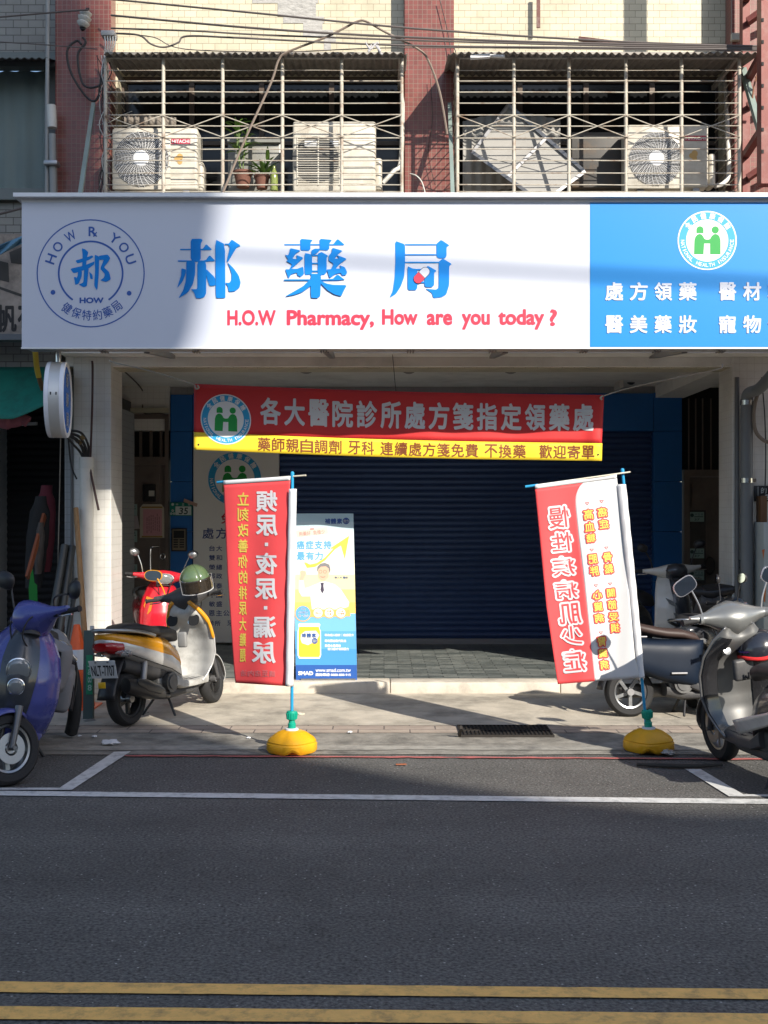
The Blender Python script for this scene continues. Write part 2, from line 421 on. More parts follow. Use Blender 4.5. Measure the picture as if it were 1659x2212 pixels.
XL, XM0, XM1, XR = -2.63, .195, .675, 3.345        # window bays between pilasters
w = MB()
TOP = 10.5
w.box(-3.1, 3.9, FY, FY + .3, 6.12, TOP)                      # wall above the window bays
w.box(-3.1, XL + .02, FY, FY + .3, 3.2, 6.12); w.box(XM0 - .02, XM1 + .02, FY, FY + .3, 3.2, 6.12); w.box(XR - .02, 3.9, FY, FY + .3, 3.2, 6.12)
w.box(XL + .02, XM0 - .02, FY, FY + .3, 3.2, 4.62); w.box(XM1 + .02, XR - .02, FY, FY + .3, 3.2, 4.62)
w.build('upper_wall', cream, bld, smooth=False)
for a, b_ in ((-3.17, XL), (XM0, XM1), (XR, 3.99)):
    MB().rbox(a, b_, PY, FY - .002, 3.62, TOP, .008, 1).build('pilaster', redm, bld, smooth=False)
# patch of missing tiles: bare mortar bed with stepped edge
pm = MB(); random.seed(3)
def pt_(px, py): return at(px, py, FY - .0)
rows = []
for i, (l, r) in enumerate(((470, 687), (545, 687), (600, 683), (600, 683), (612, 700), (655, 697), (655, 720), (700, 726), (715, 700))):
    y0 = 4 + i * 14.2 - 40 if False else -22 + i * 14.45
    a = at(l, y0 + 14.45, FY); b_ = at(r, y0, FY)
    pm.box(a.x, b_.x, FY - .004, FY + .01, a.z, b_.z)
pm.build('bare_mortar', M('bare_mortar', (.36, .35, .33), .95, var=.3, vscale=14, bump=.8, bscale=26, stretch=(1, 1, 2.2)), bld, smooth=False)
# the arcade: pillars, beams, ceiling, back wall
lp = MB().rbox(-3.02, -2.652, 11.25, 11.72, -.02, 3.3, .006, 1); lp.build('pillar', whitet, bld, smooth=False)
MB().rbox(3.39, 3.83, 11.25, 11.72, -.02, 3.3, .006, 1).build('pillar', whitet, bld, smooth=False)
MB().box(-3.1, 3.9, 11.27, 11.7, 3.21, 3.48).box(-3.1, 3.9, 11.0, 11.268, 3.30, 3.42).build('front_beam', plaster, bld, smooth=False)
MB().box(-4.2, 4.6, 11.701, BY + .32, 3.389, 3.5).build('ceiling', plaster, bld, smooth=False)
MB().box(3.42, 3.78, 11.722, BY - .002, 3.24, 3.388).build('side_beam', plaster, bld, smooth=False)
bw = MB()
bw.box(-4.2, -2.70, BY, BY + .2, 2.83, 3.388); bw.box(-2.70, 3.76, BY + .10, BY + .3, 0, 3.388); bw.box(4.34, 4.6, BY, BY + .2, 0, 3.388)
bw.build('back_wall', whitet, bld, smooth=False)
for x in (-4.25, 4.6): MB().box(x, x + .05, 11.72, BY, .13, 3.388).build('side_wall', plaster, bld, smooth=False)
MB().box(-3.3, 3.9, 15.2, 15.3, 2.5, TOP).box(-3.3, 3.9, FY + .31, 15.2, TOP - .1, TOP).box(-3.2, 3.9, FY + .31, 15.2, 4.2, 4.3).build('room_shell', dark_in, bld, smooth=False)
# blue cladding panels with joints
blue_clad = M('blue_cladding', (.016, .13, .40), .38, var=.08, vscale=2)
bc = MB()
def zpy(py, Y=BY): return at(0, py, Y).z
def xpx(px, Y=BY): return at(px, 0, Y).x
YB = BY - .03
ys = [853, 933, 1041, 1149, 1256, 1392]
for i in range(5): bc.rbox(xpx(369), xpx(417) - .004, YB, BY + .1, max(.131, zpy(ys[i + 1])) + .004, zpy(ys[i]), .004, 1)
ys = [849, 932, 1041, 1149, 1256, 1392]
for i in range(5): bc.rbox(xpx(1411), xpx(1472), YB, BY + .1, max(.131, zpy(ys[i + 1])) + .004, zpy(ys[i]), .004, 1)
for l, r in ((417, 700), (700, 940), (940, 1180), (1180, 1411)): bc.rbox(xpx(l), xpx(r) - .005, YB, BY + .1, zpy(932) + .004, zpy(850), .004, 1)
bc.build('blue_cladding', blue_clad, bld, smooth=False)
# roller shutter: curved slats
sh = MB(); z = .135; x0, x1 = xpx(603), xpx(1411) - .006
prof = []
while z < zpy(932):
    for k in range(5): prof.append((BY + .085 - .022 * math.sin(math.pi * k / 4), z + .068 * k / 4))
    z += .075; prof.append((BY + .09, z - .004))
secs = [[Vector((x, y, zz)) for y, zz in prof] for x in (x0, x1)]
sh.loft(secs, cap=False, closed=False)
shut = sh.build('roller_shutter', M('navy_shutter', (.045, .085, .21), .36, .15, var=.12, vscale=2), bld, angle=30)
MB().box(x0, x1, BY + .04, BY + .092, .1315, .20).build('bottom_rail', M('shutter_rail', (.25, .25, .26), .5, .6), shut, smooth=False)
# left steel door with barred transom
dbrown = M('brown_steel_door', (.16, .13, .11), .5, .2, var=.12, vscale=5, dirt=((.05, .04, .035), .4, 3))
dr = MB(); a, b_ = -3.42, xpx(365)
zt, zm, zb = zpy(905), zpy(1004), .131
dr.box(a, a + .06, BY - .02, BY + .12, zb, zt + .06); dr.box(b_ - .05, b_, BY - .02, BY + .12, zb, zt + .06)
dr.box(a + .06, b_ - .05, BY - .02, BY + .12, zt, zt + .06); dr.box(a + .06, b_ - .05, BY - .02, BY + .12, zm, zm + .10)
df = dr.build('door_frame', dbrown, bld, smooth=False)
d2 = MB().box(a + .061, b_ - .051, BY + .02, BY + .07, zb, zm - .002)
d2.box(a + .10, b_ - .12, BY + .005, BY + .019, 1.0, zm - .12)
door = d2.build('door', dbrown, bld, smooth=False)
tb = MB()
for px in (282, 302.5, 325, 347): tb.box(xpx(px) - .018, xpx(px) + .018, BY + .03, BY + .05, zm + .10, zt)
tb.build('transom_bars', dbrown, df, smooth=False)
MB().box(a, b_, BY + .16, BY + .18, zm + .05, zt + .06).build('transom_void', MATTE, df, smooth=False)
MB().tube(spline([at(325, 1232, BY - .02), at(325, 1190, BY - .05), at(329, 1182, BY - .06), at(342, 1181, BY - .03)]), .012, 8).build('handle', CHROME, door)
lk = MB(); lk.tube([at(351.5 + 5 * math.cos(t * .52), 1202 + 6 * math.sin(t * .52), BY - .02) for t in range(12)], .006, 6, closed=True); lk.build('lock_ring', CHROME, door)
MB().rbox(xpx(310), xpx(336), BY - .04, BY + .019, zpy(1005 * .0 + 1083 * 0 + 1084), zpy(1046 - 0), .01).build('lock_case', MATTE, door)
MB().box(xpx(323), xpx(335), BY - .046, BY - .041, zpy(1072), zpy(1060)).build('lock_label', M('lock_label', (.45, .44, .4), .5), door)
MB().box(a, b_, BY - .05, BY - .021, zt + .075, zt + .135).build('door_lintel_strip', M('cream_strip', (.4, .38, .28), .6), bld, smooth=False)
# right steel door, its dark opening above
dr = MB(); a, b_ = xpx(1477), 4.34
zm = zpy(1030)
dr.box(a, b_, BY - .02, BY + .1, zm, zm + .09); dr.box(a, a + .07, BY - .02, BY + .1, .131, zm); dr.box(b_ - .05, b_, BY - .02, BY + .1, .131, zm)
dfr = dr.build('door_frame', dbrown, bld, smooth=False)
d2 = MB().box(a + .071, b_ - .051, BY + .02, BY + .06, .131, zm - .003)
x_a, x_b = xpx(1487), xpx(1528)
d2.box(x_a, x_a + .02, BY - .005, BY + .019, .9, zpy(1102)); d2.box(x_b - .02, x_b, BY - .005, BY + .019, .9, zpy(1102)); d2.box(x_a, x_b, BY - .006, BY + .019, zpy(1102), zpy(1102) + .03)
d2.box(a + .11, b_ - .1, BY + .008, BY + .0195, zpy(1090), zm - .09)
rdoor = d2.build('door', dbrown, bld, smooth=False)
MB().box(x_a + .02, x_b - .02, BY - .002, BY + .018, .9, zpy(1102)).build('dark_glass_panel', M('door_panel', (.06, .055, .05), .3, var=.2, vscale=8), rdoor, smooth=False)
for py in (1222, 1287):
    m = Matrix.Translation(Vector((xpx(1532), BY - .02, zpy(py)))) @ Matrix.Rotation(R(90), 4, 'X')
    MB().lathe([(0, .02), (.062, .02), (.075, .0), (.075, -.03)], m, 20, sx=.9, sy=1.55).build('door_medallion', M('door_medallion', (.03, .026, .024), .5), rdoor)
MB().tube([at(1489, 1133 * 0 + 1128 + 122, BY - .03), at(1515, 1250, BY - .03)], .01, 8).build('handle', CHROME, rdoor)
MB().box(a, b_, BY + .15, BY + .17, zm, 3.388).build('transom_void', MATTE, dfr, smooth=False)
gb = MB()
for px in (1490, 1505, 1520, 1538): gb.box(xpx(px) - .008, xpx(px) + .008, BY + .04, BY + .055, zm + .09, 3.24)
gb.build('transom_bars', dbrown, dfr, smooth=False)
# window frames, panes and clutter behind the cages (dark rooms)
frame_m = M('bronze_window_frame', (.10, .075, .06), .45, .3)
pane_m = M('dark_window_glass', (.012, .013, .014), .12, spec=.35)
for wx0, wx1, n in ((XL + .02, XM0 - .02, 4), (XM1 + .02, XR - .02, 4)):
    fr = MB(); step = (wx1 - wx0) / n; yw = FY + .16
    fr.box(wx0, wx1, yw, yw + .06, 4.621, 4.68); fr.box(wx0, wx1, yw, yw + .06, 6.06, 6.119)
    fr.box(wx0, wx1, yw - .001, yw + .06, 5.44, 5.48)
    for i in range(n + 1):
        x = wx0 + step * i; fr.box(max(wx0, x - .025), min(wx1, x + .025), yw - .002, yw + .062, 4.68, 6.06)
    f = fr.build('window_frame', frame_m, bld, smooth=False)
    MB().box(wx0 + .01, wx1 - .01, yw + .03, yw + .036, 4.68, 6.06).build('pane', pane_m, f, smooth=False)
# ------------------------------------------------------------------ the big shop sign
K = .54004
def conv(ox, oy, z): return lambda x, y: ((ox + x / z) * K, (oy + y / z) * K)
SY0, SK = 9.66, .018
def sign_f(px, py, d=0):
    Y = SY0 / (1 - SK * (px - CX) / FPX); return at(px, py, Y) + Vector((0, -d, 0))
sign = thing('shop_sign', 'long white and blue shop signboard with big blue characters over the arcade', 'shop sign', at(830, 755, 9.8))
sign_white = M('sign_white', (.53, .565, .66), .42, var=.015, vscale=1.5)
sign_blue = M('sign_blue', (.002, .21, .58), .38)
ink_blue = M('sign_ink_blue', (.002, .19, .60), .5, spec=.25)
ink_navy = M('sign_ink_navy', (.02, .085, .36), .4)
ink_red = M('sign_ink_red', (.80, .035, .07), .4)
sb = MB()
def sbox(mb, x0, x1, y0, y1, d0, d1):
    p = [sign_f(x, y, -d) for d in (d0, d1) for x, y in ((x0, y1), (x1, y1), (x1, y0), (x0, y0))]
    v = mb.vs(p)
    for f in ((0, 1, 2, 3), (7, 6, 5, 4), (0, 4, 5, 1), (1, 5, 6, 2), (2, 6, 7, 3), (3, 7, 4, 0)): mb.face([v[i] for i in f])
SR = 1765
sbox(sb, 47, SR, 437, 750, 0, .03); sb.build('white_panel', sign_white, sign, smooth=False)
bb = MB(); sbox(bb, 1274.5, SR - 1, 437.5, 749.5, -.003, -.0005); blue = bb.build('blue_panel', sign_blue, sign, smooth=False)
al = M('sign_frame', (.70, .71, .73), .4, .1, var=.06, vscale=5)
fm = MB()
sbox(fm, 34, SR + 12, 421, 429.5, -.07, .34)                       # cap
sbox(fm, 45.5, SR, 430, 436.7, .001, .30); sbox(fm, 45.5, SR, 750.3, 753.6, -.006, .02)
fm.build('frame', al, sign, smooth=False)
cs = MB(); sbox(cs, 47, SR, 438, 749, .031, .30); cs.build('casing', M('sign_casing', (.42, .42, .42), .5, .3, var=.1), sign, smooth=False)
vt = MB()
for px in (208, 410, 690, 880, 1060, 1260, 1420, 1560):
    for k in range(3): 
        a = sign_f(px + k * 6, 753, -.10); vt.box(a.x, a.x + .012, a.y, a.y + .1, a.z - .012, a.z - .0)
for px in (300, 700, 1100, 1500):
    a = sign_f(px, 745, -.32); vt.bar(a, a + Vector((0, 1.22, .12)), .05, .05)
vt.build('bracket', M('bracket_steel', (.30, .29, .28), .5, .5, var=.2), sign, smooth=False)
A = conv(600, 880, 1.8433); B = conv(1500, 880, 1.8433)
def glyph_piece(mb, pts, cv, i, ext=.003):
    mb.poly([cv(*p) for p in pts], lambda u, v, d, i=i: sign_f(u, v, d + (.0006 * i if d else -.001)), ext)
def rnd(pts, n=1):
    """soften corners a little (Chaikin)"""
    for _ in range(n):
        q = []
        for i in range(len(pts)):
            a, b_ = pts[i], pts[(i + 1) % len(pts)]
            q += [(a[0] * .88 + b_[0] * .12, a[1] * .88 + b_[1] * .12), (a[0] * .12 + b_[0] * .88, a[1] * .12 + b_[1] * .88)]
        pts = q
    return pts
HAO = [[(300,140),(374,138),(389,148),(374,176),(374,300),(300,300)], [(222,213),(300,213),(300,223),(222,223)],
 [(372,213),(390,213),(415,177),(461,222),(372,224)], [(206,298),(306,299),(306,308),(206,308)], [(300,299),(410,299),(440,259),(484,304),(410,309),(300,309)],
 [(268,305),(335,308),(333,400),(318,470),(280,535),(210,579),(245,520),(265,450),(268,380)],
 [(233,357),(266,366),(262,400),(240,455),(202,501),(215,455),(230,410)],
 [(350,306),(415,306),(415,540),(400,570),(370,580),(340,578),(325,535),(303,511),(345,511),(350,495)],
 [(413,360),(480,425),(484,480),(470,487),(440,487),(428,455),(413,400)],
 [(482,144),(553,180),(557,572),(545,577),(490,577),(485,540)],
 [(552,176),(582,176),(603,145),(670,190),(638,205),(572,315),(568,300),(590,205),(578,184),(552,184)],
 [(572,313),(620,360),(655,410),(669,460),(660,500),(625,527),(582,530),(575,490),(557,464),(588,464),(602,440),(603,400),(590,355)]]
YAO = [[(990,178),(1110,178),(1110,188),(990,188)], [(1180,178),(1252,178),(1252,188),(1180,188)], [(1320,179),(1352,179),(1383,139),(1440,187),(1320,188)],
 [(1107,139),(1200,147),(1183,170),(1183,215),(1170,228),(1110,225)], [(1250,139),(1342,147),(1322,175),(1322,212),(1308,226),(1252,222)],
 [(1140,243),(1196,256),(1196,402),(1140,405)], [(1237,250),(1265,236),(1315,265),(1303,275),(1303,385),(1285,405),(1237,402)],
 [(1190,226),(1215,212),(1262,214),(1228,250),(1190,259)], [(1195,258),(1240,258),(1240,266),(1195,266)], [(1195,316),(1240,316),(1240,325),(1195,325)],
 [(1195,374),(1240,374),(1240,383),(1195,383)], [(1185,398),(1270,398),(1262,412),(1185,412)],
 [(1035,209),(1112,226),(1075,250),(1050,286),(1085,290),(1080,259),(1133,280),(1085,325),(1040,362),(1085,362),(1130,345),(1136,400),(1110,421),(1088,408),(1085,388),(1040,402),(1022,432),(998,365),(1030,365),(1048,328),(1005,305),(1020,295),(997,257),(1020,262),(1030,235)],
 [(1345,206),(1420,228),(1390,250),(1362,288),(1395,285),(1378,259),(1453,288),(1400,325),(1368,360),(1410,358),(1398,335),(1437,350),(1454,385),(1445,407),(1420,411),(1405,390),(1362,402),(1325,431),(1304,365),(1335,365),(1355,325),(1318,300),(1320,262),(1340,240)],
 [(990,439),(1345,439),(1383,402),(1441,446),(990,449)], [(1187,405),(1262,405),(1256,560),(1235,578),(1190,576),(1185,540)],
 [(1172,447),(1190,447),(1190,485),(1120,535),(1060,555),(996,566),(1060,530),(1130,490)], [(1256,447),(1300,470),(1350,480),(1451,482),(1430,520),(1410,564),(1360,550),(1310,520),(1256,465)]]
JU = [[(148,154),(222,180),(222,330),(215,420),(190,490),(155,545),(106,576),(130,525),(145,420),(150,300)], [(220,178),(454,178),(454,188),(220,188)],
 [(452,177),(487,146),(549,188),(528,200),(528,265),(515,284),(470,284),(453,270)], [(220,252),(454,252),(454,262),(220,262)], [(220,308),(472,308),(472,318),(220,318)],
 [(470,307),(500,284),(566,325),(547,340),(547,480),(525,550),(490,570),(430,576),(420,540),(371,507),(450,515),(470,500)],
 [(240,341),(275,358),(312,362),(312,500),(300,519),(250,519),(240,505)], [(308,361),(372,361),(372,372),(308,372)], [(308,455),(368,455),(368,467),(308,467)],
 [(365,358),(390,339),(454,375),(436,390),(436,480),(420,496),(375,496),(365,485)]]
for G, cv in ((HAO, A), (YAO, A), (JU, B)):
    mb = MB()
    for i, p in enumerate(G): glyph_piece(mb, rnd(p), cv, i)
    mb.build('raised_character', ink_blue, sign, smooth=False)
# pill standing in the last character
def capsule(c0, c1, r, a, b_, n=14):
    d = Vector((c1[0] - c0[0], c1[1] - c0[1])).normalized(); nrm = Vector((-d.y, d.x)); pts = []
    if a: pts += [(c0[0] + r * (nrm.x * math.cos(t) - d.x * math.sin(t)), c0[1] + r * (nrm.y * math.cos(t) - d.y * math.sin(t))) for t in [math.pi * k / n for k in range(n + 1)]]
    else: pts += [(c0[0] + nrm.x * r, c0[1] + nrm.y * r), (c0[0] - nrm.x * r, c0[1] - nrm.y * r)]
    if b_: pts += [(c1[0] + r * (-nrm.x * math.cos(t) + d.x * math.sin(t)), c1[1] + r * (-nrm.y * math.cos(t) + d.y * math.sin(t))) for t in [math.pi * k / n for k in range(n + 1)]]
    else: pts += [(c1[0] - nrm.x * r, c1[1] - nrm.y * r), (c1[0] + nrm.x * r, c1[1] + nrm.y * r)]
    return pts
def up(px, py, d): return sign_f(px, py, .0135 + d)
mb = MB().poly([B(*p) for p in capsule((370, 383), (318, 436), 35, 1, 1)], lambda u, v, d: sign_f(u, v, d + (.0085 if d else 0)), .0035); pill = mb.build('pill', M('pill_outline', (.03, .04, .09), .5), sign, smooth=False)
MB().poly([B(*p) for p in capsule((370, 383), (346, 407), 31, 1, 0)], lambda u, v, d: up(u, v, 0)).build('white_half', sign_white, pill, smooth=False)
MB().poly([B(*p) for p in capsule((343, 410), (318, 436), 31, 0, 1)], lambda u, v, d: up(u, v, 0)).build('red_half', ink_red, pill, smooth=False)
# English line
mb = MB(); E1 = .003
def tbox(mb, body, cv, x0, y0, x1, y1, f=sign_f, **k):
    a = cv(x0, y0); b_ = cv(x1, y1); text(mb, body, a[0], a[1], b_[0], b_[1], f, **k)
tbox(mb, 'H.O.W', A, 570, 663, 928, 778, bold=.036, ext=E1); tbox(mb, 'Pharmacy,', A, 1008, 663, 1652, 810, bold=.036, ext=E1)
tbox(mb, 'How', B, 52, 657, 315, 773, bold=.036, ext=E1); tbox(mb, 'are', B, 382, 690, 570, 775, bold=.036, ext=E1)
tbox(mb, 'you', B, 640, 690, 847, 808, bold=.036, ext=E1); tbox(mb, 'today', B, 908, 657, 1248, 808, bold=.036, ext=E1); tbox(mb, '?', B, 1288, 658, 1343, 782, bold=.03, ext=E1)
mb.build('red_lettering', ink_red, sign, smooth=False)
# round logo on the left
L0 = conv(0, 780, 1.659); lc = L0(602, 520); ls = K / 1.659
def lf(px, py, d=0): return sign_f(px, py, d + .0015)
mb = MB(); ring(mb, lc[0], lc[1], 351 * ls, 359 * ls, lf); ring(mb, lc[0], lc[1], 206 * ls, 218 * ls, lf, R(-146), R(146))
disc(mb, *L0(352, 646), 16 * ls, lf); disc(mb, *L0(857, 652), 16 * ls, lf); mb.build('logo_rings', ink_navy, sign, smooth=False)
mb = MB()
for ch, a in (('H', -70), ('O', -51), ('W', -28.5), ('Y', 34.5), ('O', 52), ('U', 70.5)): arc_text(mb, ch, lc[0], lc[1], 280 * ls, R(a), R(a), 62 * ls, 64 * ls, lf, bold=.012)
tbox(mb, 'R', L0, 588, 210, 640, 274, lf, bold=.02); tbox(mb, 'x', L0, 617, 246, 646, 277, lf, bold=.02, lift=.0008)
mb.b.verts.ensure_lookup_table()
arc_text(mb, '健保特約藥局', lc[0], lc[1], 279 * ls, R(-145.7), R(-218), 62 * ls, 70 * ls, lf, inward=True, bold=.006)
tbox(mb, 'HOW', L0, 528, 680, 688, 719, lf, bold=.045); mb.build('logo_lettering', ink_navy, sign, smooth=False)
LG = [[(543,353),(565,360),(587,380),(575,425),(572,490),(545,490),(548,400)], [(500,435),(570,415),(612,400),(620,412),(590,432),(515,456)],
 [(465,490),(560,468),(628,440),(625,462),(590,487),(490,522)], [(520,500),(545,505),(542,545),(522,590),(500,598),(495,570),(515,540)], [(490,545),(505,545),(510,570),(498,578)],
 [(560,478),(590,485),(582,560),(578,605),(555,612),(522,595),(555,580)], [(592,508),(614,530),(617,560),(600,556)],
 [(628,395),(660,410),(656,540),(646,636),(625,602),(632,500)], [(655,405),(715,395),(733,420),(715,450),(690,480),(725,510),(737,560),(705,578),(665,567),(690,550),(697,525),(665,490),(690,430),(660,432)]]
mb = MB()
for i, p in enumerate(LG): mb.poly([L0(*q) for q in rnd(p, 2)], lambda u, v, d, i=i: lf(u, v, .0004 * i))
mb.build('logo_character', ink_blue, sign, smooth=False)
# writing on the blue part
S6 = conv(2200, 780, 1.9025); mb = MB()
def bf(px, py, d=0): return sign_f(px, py, d + .0045)
for ch, x0, x1 in zip('處方領藥醫材輔', (418, 605, 792, 978, 1283, 1467, 1655), (556, 743, 928, 1115, 1415, 1605, 1790)): tbox(mb, ch, S6, x0, 665, x1, 805, bf, bold=.027, ext=.003)
for ch, x0, x1 in zip('醫美藥妝寵物保', (418, 605, 792, 978, 1283, 1467, 1655), (555, 740, 925, 1115, 1415, 1605, 1790)): tbox(mb, ch, S6, x0, 916, x1, 1053, bf, bold=.027, ext=.003)
mb.build('white_lettering', sign_white, blue, smooth=False)

# ------------------------------------------------------------------ the health insurance emblem, used three times
em_w = M('emblem_white', (.74, .75, .75), .5); em_t = M('emblem_blue', (.02, .32, .60), .5); em_g = M('emblem_green', (.01, .30, .05), .5)
def emblem(parent, cx, cy, r, f, k=1.0, dz=.0):
    """parent part > white disc with ring, figures and letters"""
    g = lambda o: (lambda u, v, d=0: f(u, v, d + o + dz))
    disc_o = disc(MB(), cx, cy, r, g(.001), 64).build('emblem_disc', em_w, parent, smooth=False)
    P = parent if parent.parent is not None else disc_o
    ring(MB(), cx, cy, .715 * r, .955 * r, g(.002)).build('emblem_ring', em_t, P, smooth=False)
    q = lambda pts: [(cx + (x - 1195) / 224 * r, cy + (y - 347) / 224 * r) for x, y in pts]
    mb = MB()
    lh = [(1113, 292)] + [(1140 + 27 * math.cos(t), 266 - 27 * math.sin(t)) for t in [math.pi * (1 - k_ / 12) for k_ in range(13)]] + [(1167, 292)]
    mb.poly(q(lh), g(.002)); c = q([(1256, 267)])[0]; disc(mb, c[0], c[1], 27.5 / 224 * r, g(.002), 24)
    body = [(1095, 452), (1098, 345), (1106, 318), (1120, 303), (1137, 297), (1153, 302), (1166, 318), (1174, 334), (1185, 340), (1207, 340), (1218, 334), (1226, 318), (1240, 303), (1256, 297), (1274, 302), (1288, 316), (1296, 345), (1296, 452), (1217, 452), (1217, 370), (1172, 370), (1167, 452)]
    mb.poly(q(body), g(.0022)); mb.build('emblem_figures', em_g, P, smooth=False)
    mb = MB(); s = r / 224
    for ch, a in zip('全民健康保險', (-52, -31, -9.5, 12, 33, 55)): arc_text(mb, ch, cx, cy, 187 * s, R(a), R(a), 44 * s, 46 * s, g(.003), bold=.03)
    arc_text(mb, 'NATIONAL', cx, cy, 187 * s, R(-92), R(-141), 21 * s, 29 * s, g(.003), inward=True, bold=.014)
    arc_text(mb, 'HEALTH', cx, cy, 187 * s, R(-157), R(-194), 21 * s, 29 * s, g(.003), inward=True, bold=.014)
    arc_text(mb, 'INSURANCE', cx, cy, 187 * s, R(-208), R(-269), 21 * s, 29 * s, g(.003), inward=True, bold=.014)
    mb.build('emblem_lettering', em_w, P, smooth=False)
c = S6(1195, 347); emblem(blue, c[0], c[1], 63.8, sign_f, dz=.004)

# ------------------------------------------------------------------ red and yellow cloth banner
BNY = 10.59
ban = thing('cloth_banner', 'red and yellow cloth banner tied across the arcade with rope', 'banner', at(860, 985, BNY))
def ban_y(px, py): return BNY + (.06 + .94 * min(1, max(0, (px - 545) / 60))) * (.012 * math.sin(px * .018) + .008 * math.sin(px * .047 + py * .02) - .02 * math.exp(-((px - 1285) / 16) ** 2) + .006 * mnoise.noise(Vector((px * .02, py * .03, 0))))
def ban_f(px, py, d=0):
    u = (px - 420) / 886
    return at(px, py + 24 * u + 4.5 * math.sin(math.pi * min(1, max(0, u))), ban_y(px, py)) + Vector((0, -d, 0))
bred = M('banner_red', (.55, .028, .03), .6, var=.05, vscale=5, bump=.06, bscale=18); byel = M('banner_yellow', (.80, .58, .03), .6, var=.04, vscale=5, bump=.06, bscale=18)
MB().grid(lambda u, v: ban_f(419 + 886 * u - 5 * u * v, 829 + 104.5 * v), 120, 10).build('red_cloth', bred, ban, solid=.0015)
MB().grid(lambda u, v: ban_f(419 + 882 * u - 1 * u * v, 933.5 + 38 * v), 120, 5).build('yellow_cloth', byel, ban, solid=.0015)
mb = MB()
for i, ch in enumerate('各大醫院診所處方箋指定領藥處'):
    x = 562 + 51.95 * i; u = (x - 420) / 886; text(mb, ch, x, 852.5 - 3.5 * u, x + 45, 912 - 4.5 * u, ban_f, bold=.03, lift=.004)
mb.build('silver_lettering', M('banner_silver', (.60, .61, .63), .5), ban, smooth=False)
mb = MB()
def run(mb, s, x0, x1, y0, y1, f, **k):
    n = len(s); p = (x1 - x0) / n
    for i, ch in enumerate(s): text(mb, ch, x0 + p * i, y0, x0 + p * (i + .9), y1, f, **k)
for s, a, b_ in (('藥師親自調劑', 557, 741), ('牙科', 752, 811), ('連續處方箋免費', 822, 1036), ('不換藥', 1047, 1139), ('歡迎寄單', 1165, 1287)): run(mb, s, a, b_, 938.5, 967.5, ban_f, bold=.012, lift=.004)
mb.build('brown_lettering', M('banner_brown', (.20, .05, .015), .6), ban, smooth=False)
emblem(ban, 488, 903, 54.5, ban_f, dz=.004)
rope_m = M('rope', (.42, .40, .35), .8)
mb = MB().tube(spline([ban_f(421, 831), at(330, 803, 10.62), at(246, 783, 10.68), at(238, 778, 10.9)]), .006, 6); mb.tube(spline([ban_f(421, 832), ban_f(424, 840, .02), ban_f(430, 838, .02), ban_f(427, 832, .01)]), .008, 6); mb.build('rope', rope_m, ban)
mb = MB().tube(spline([ban_f(1304, 831), at(1352, 840, 10.62), at(1450, 818, 10.68), at(1550, 798, 10.85), at(1560, 786, 11)]), .006, 6).tube(spline([ban_f(1302, 831, .01), ban_f(1296, 836, .02), ban_f(1300, 840, .02)]), .008, 6); mb.build('rope', rope_m, ban)
MB().tube([ban_f(855, 828), at(848, 766, 10.4)], .003, 5).build('tie_string', CABLE, ban)
em = MB()
for px, py in ((429, 960), (1292, 958)): disc(em, px, py, 2, lambda u, v, d: ban_f(u, v, .006), 12)
em.build('eyelet', MATTE, ban, smooth=False)

# ------------------------------------------------------------------ printed flags on water-filled bases
pole_blue = M('pole_blue', (.02, .28, .52), .35); cap_green = M('cap_green', (.005, .30, .20), .4, var=.08)
base_yel = M('base_yellow', (.74, .36, .008), .42, var=.06, vscale=10, dirt=((.35, .2, .04), .35, 8), bump=.1, bscale=70)
stick = M('flag_stick', (.6, .56, .45), .6)
hem_m = M('flag_white', (.66, .66, .67), .7, var=.04, vscale=10)
fl_red = M('flag_red', (.70, .065, .07), .65, var=.05, vscale=6); fl_wht = M('flag_light_grey', (.62, .62, .62), .65, var=.03, vscale=6)
fl_let = M('flag_lettering_white', (.60, .60, .62), .65); fl_yel = M('flag_lettering_yellow', (.62, .48, .08), .65)
def water_base(root, X, Y, rz):
    m = Matrix.Translation(Vector((X, Y, 0))) @ Matrix.Rotation(rz, 4, 'Z'); mb = MB(); prof = [(.0, .012), (.165, .012), (.178, .03), (.178, .075), (.170, .085), (.172, .094), (.155, .118), (.10, .158), (.075, .168), (.046, .172), (.0, .172)]
    n = 56; rings = []
    for r, h in prof:
        ring_ = []
        for j in range(n):
            a = 2 * math.pi * j / n; rr = r * (1 + .05 * math.cos(4 * a)); hh = h
            notch = math.exp(-((((a - 1.5 * math.pi + math.pi) % (2 * math.pi)) - math.pi) / .20) ** 2) + math.exp(-((((a - .5 * math.pi + math.pi) % (2 * math.pi)) - math.pi) / .20) ** 2)
            if r > .16 and h < .04: hh = h + .028 * notch
            if .09 < r < .16 and h > .1: rr *= 1 - .10 * math.exp(-((((a - 1.35 * math.pi + math.pi) % (2 * math.pi)) - math.pi) / .25) ** 2)
            ring_.append(m @ Vector((rr * math.cos(a), rr * math.sin(a), hh)))
        rings.append(ring_)
    mb.loft(rings[1:-1], cap=True); b_ = mb.build('base', base_yel, root)
    mb = MB(); mb.lathe([(.05, .172), (.048, .184), (.03, .186)], Matrix.Translation((X, Y, 0)), 20); mb.build('collar_ring', hem_m, b_)
    return b_
def green_cap(root, p0, d):
    mb = MB(); q = Matrix.Translation(p0) @ d.to_track_quat('Z', 'Y').to_matrix().to_4x4()
    mb.lathe([(.028, 0), (.030, .05), (.024, .056), (.022, .075), (.035, .082), (.040, .13), (.037, .142), (.015, .146)], q, 24)
    for k in range(16):
        a = 2 * math.pi * k / 16; mb.bar(q @ Vector((.0365 * math.cos(a), .0365 * math.sin(a), .085)), q @ Vector((.041 * math.cos(a), .041 * math.sin(a), .13)), .006)
    mb.build('clamp', cap_green, root)
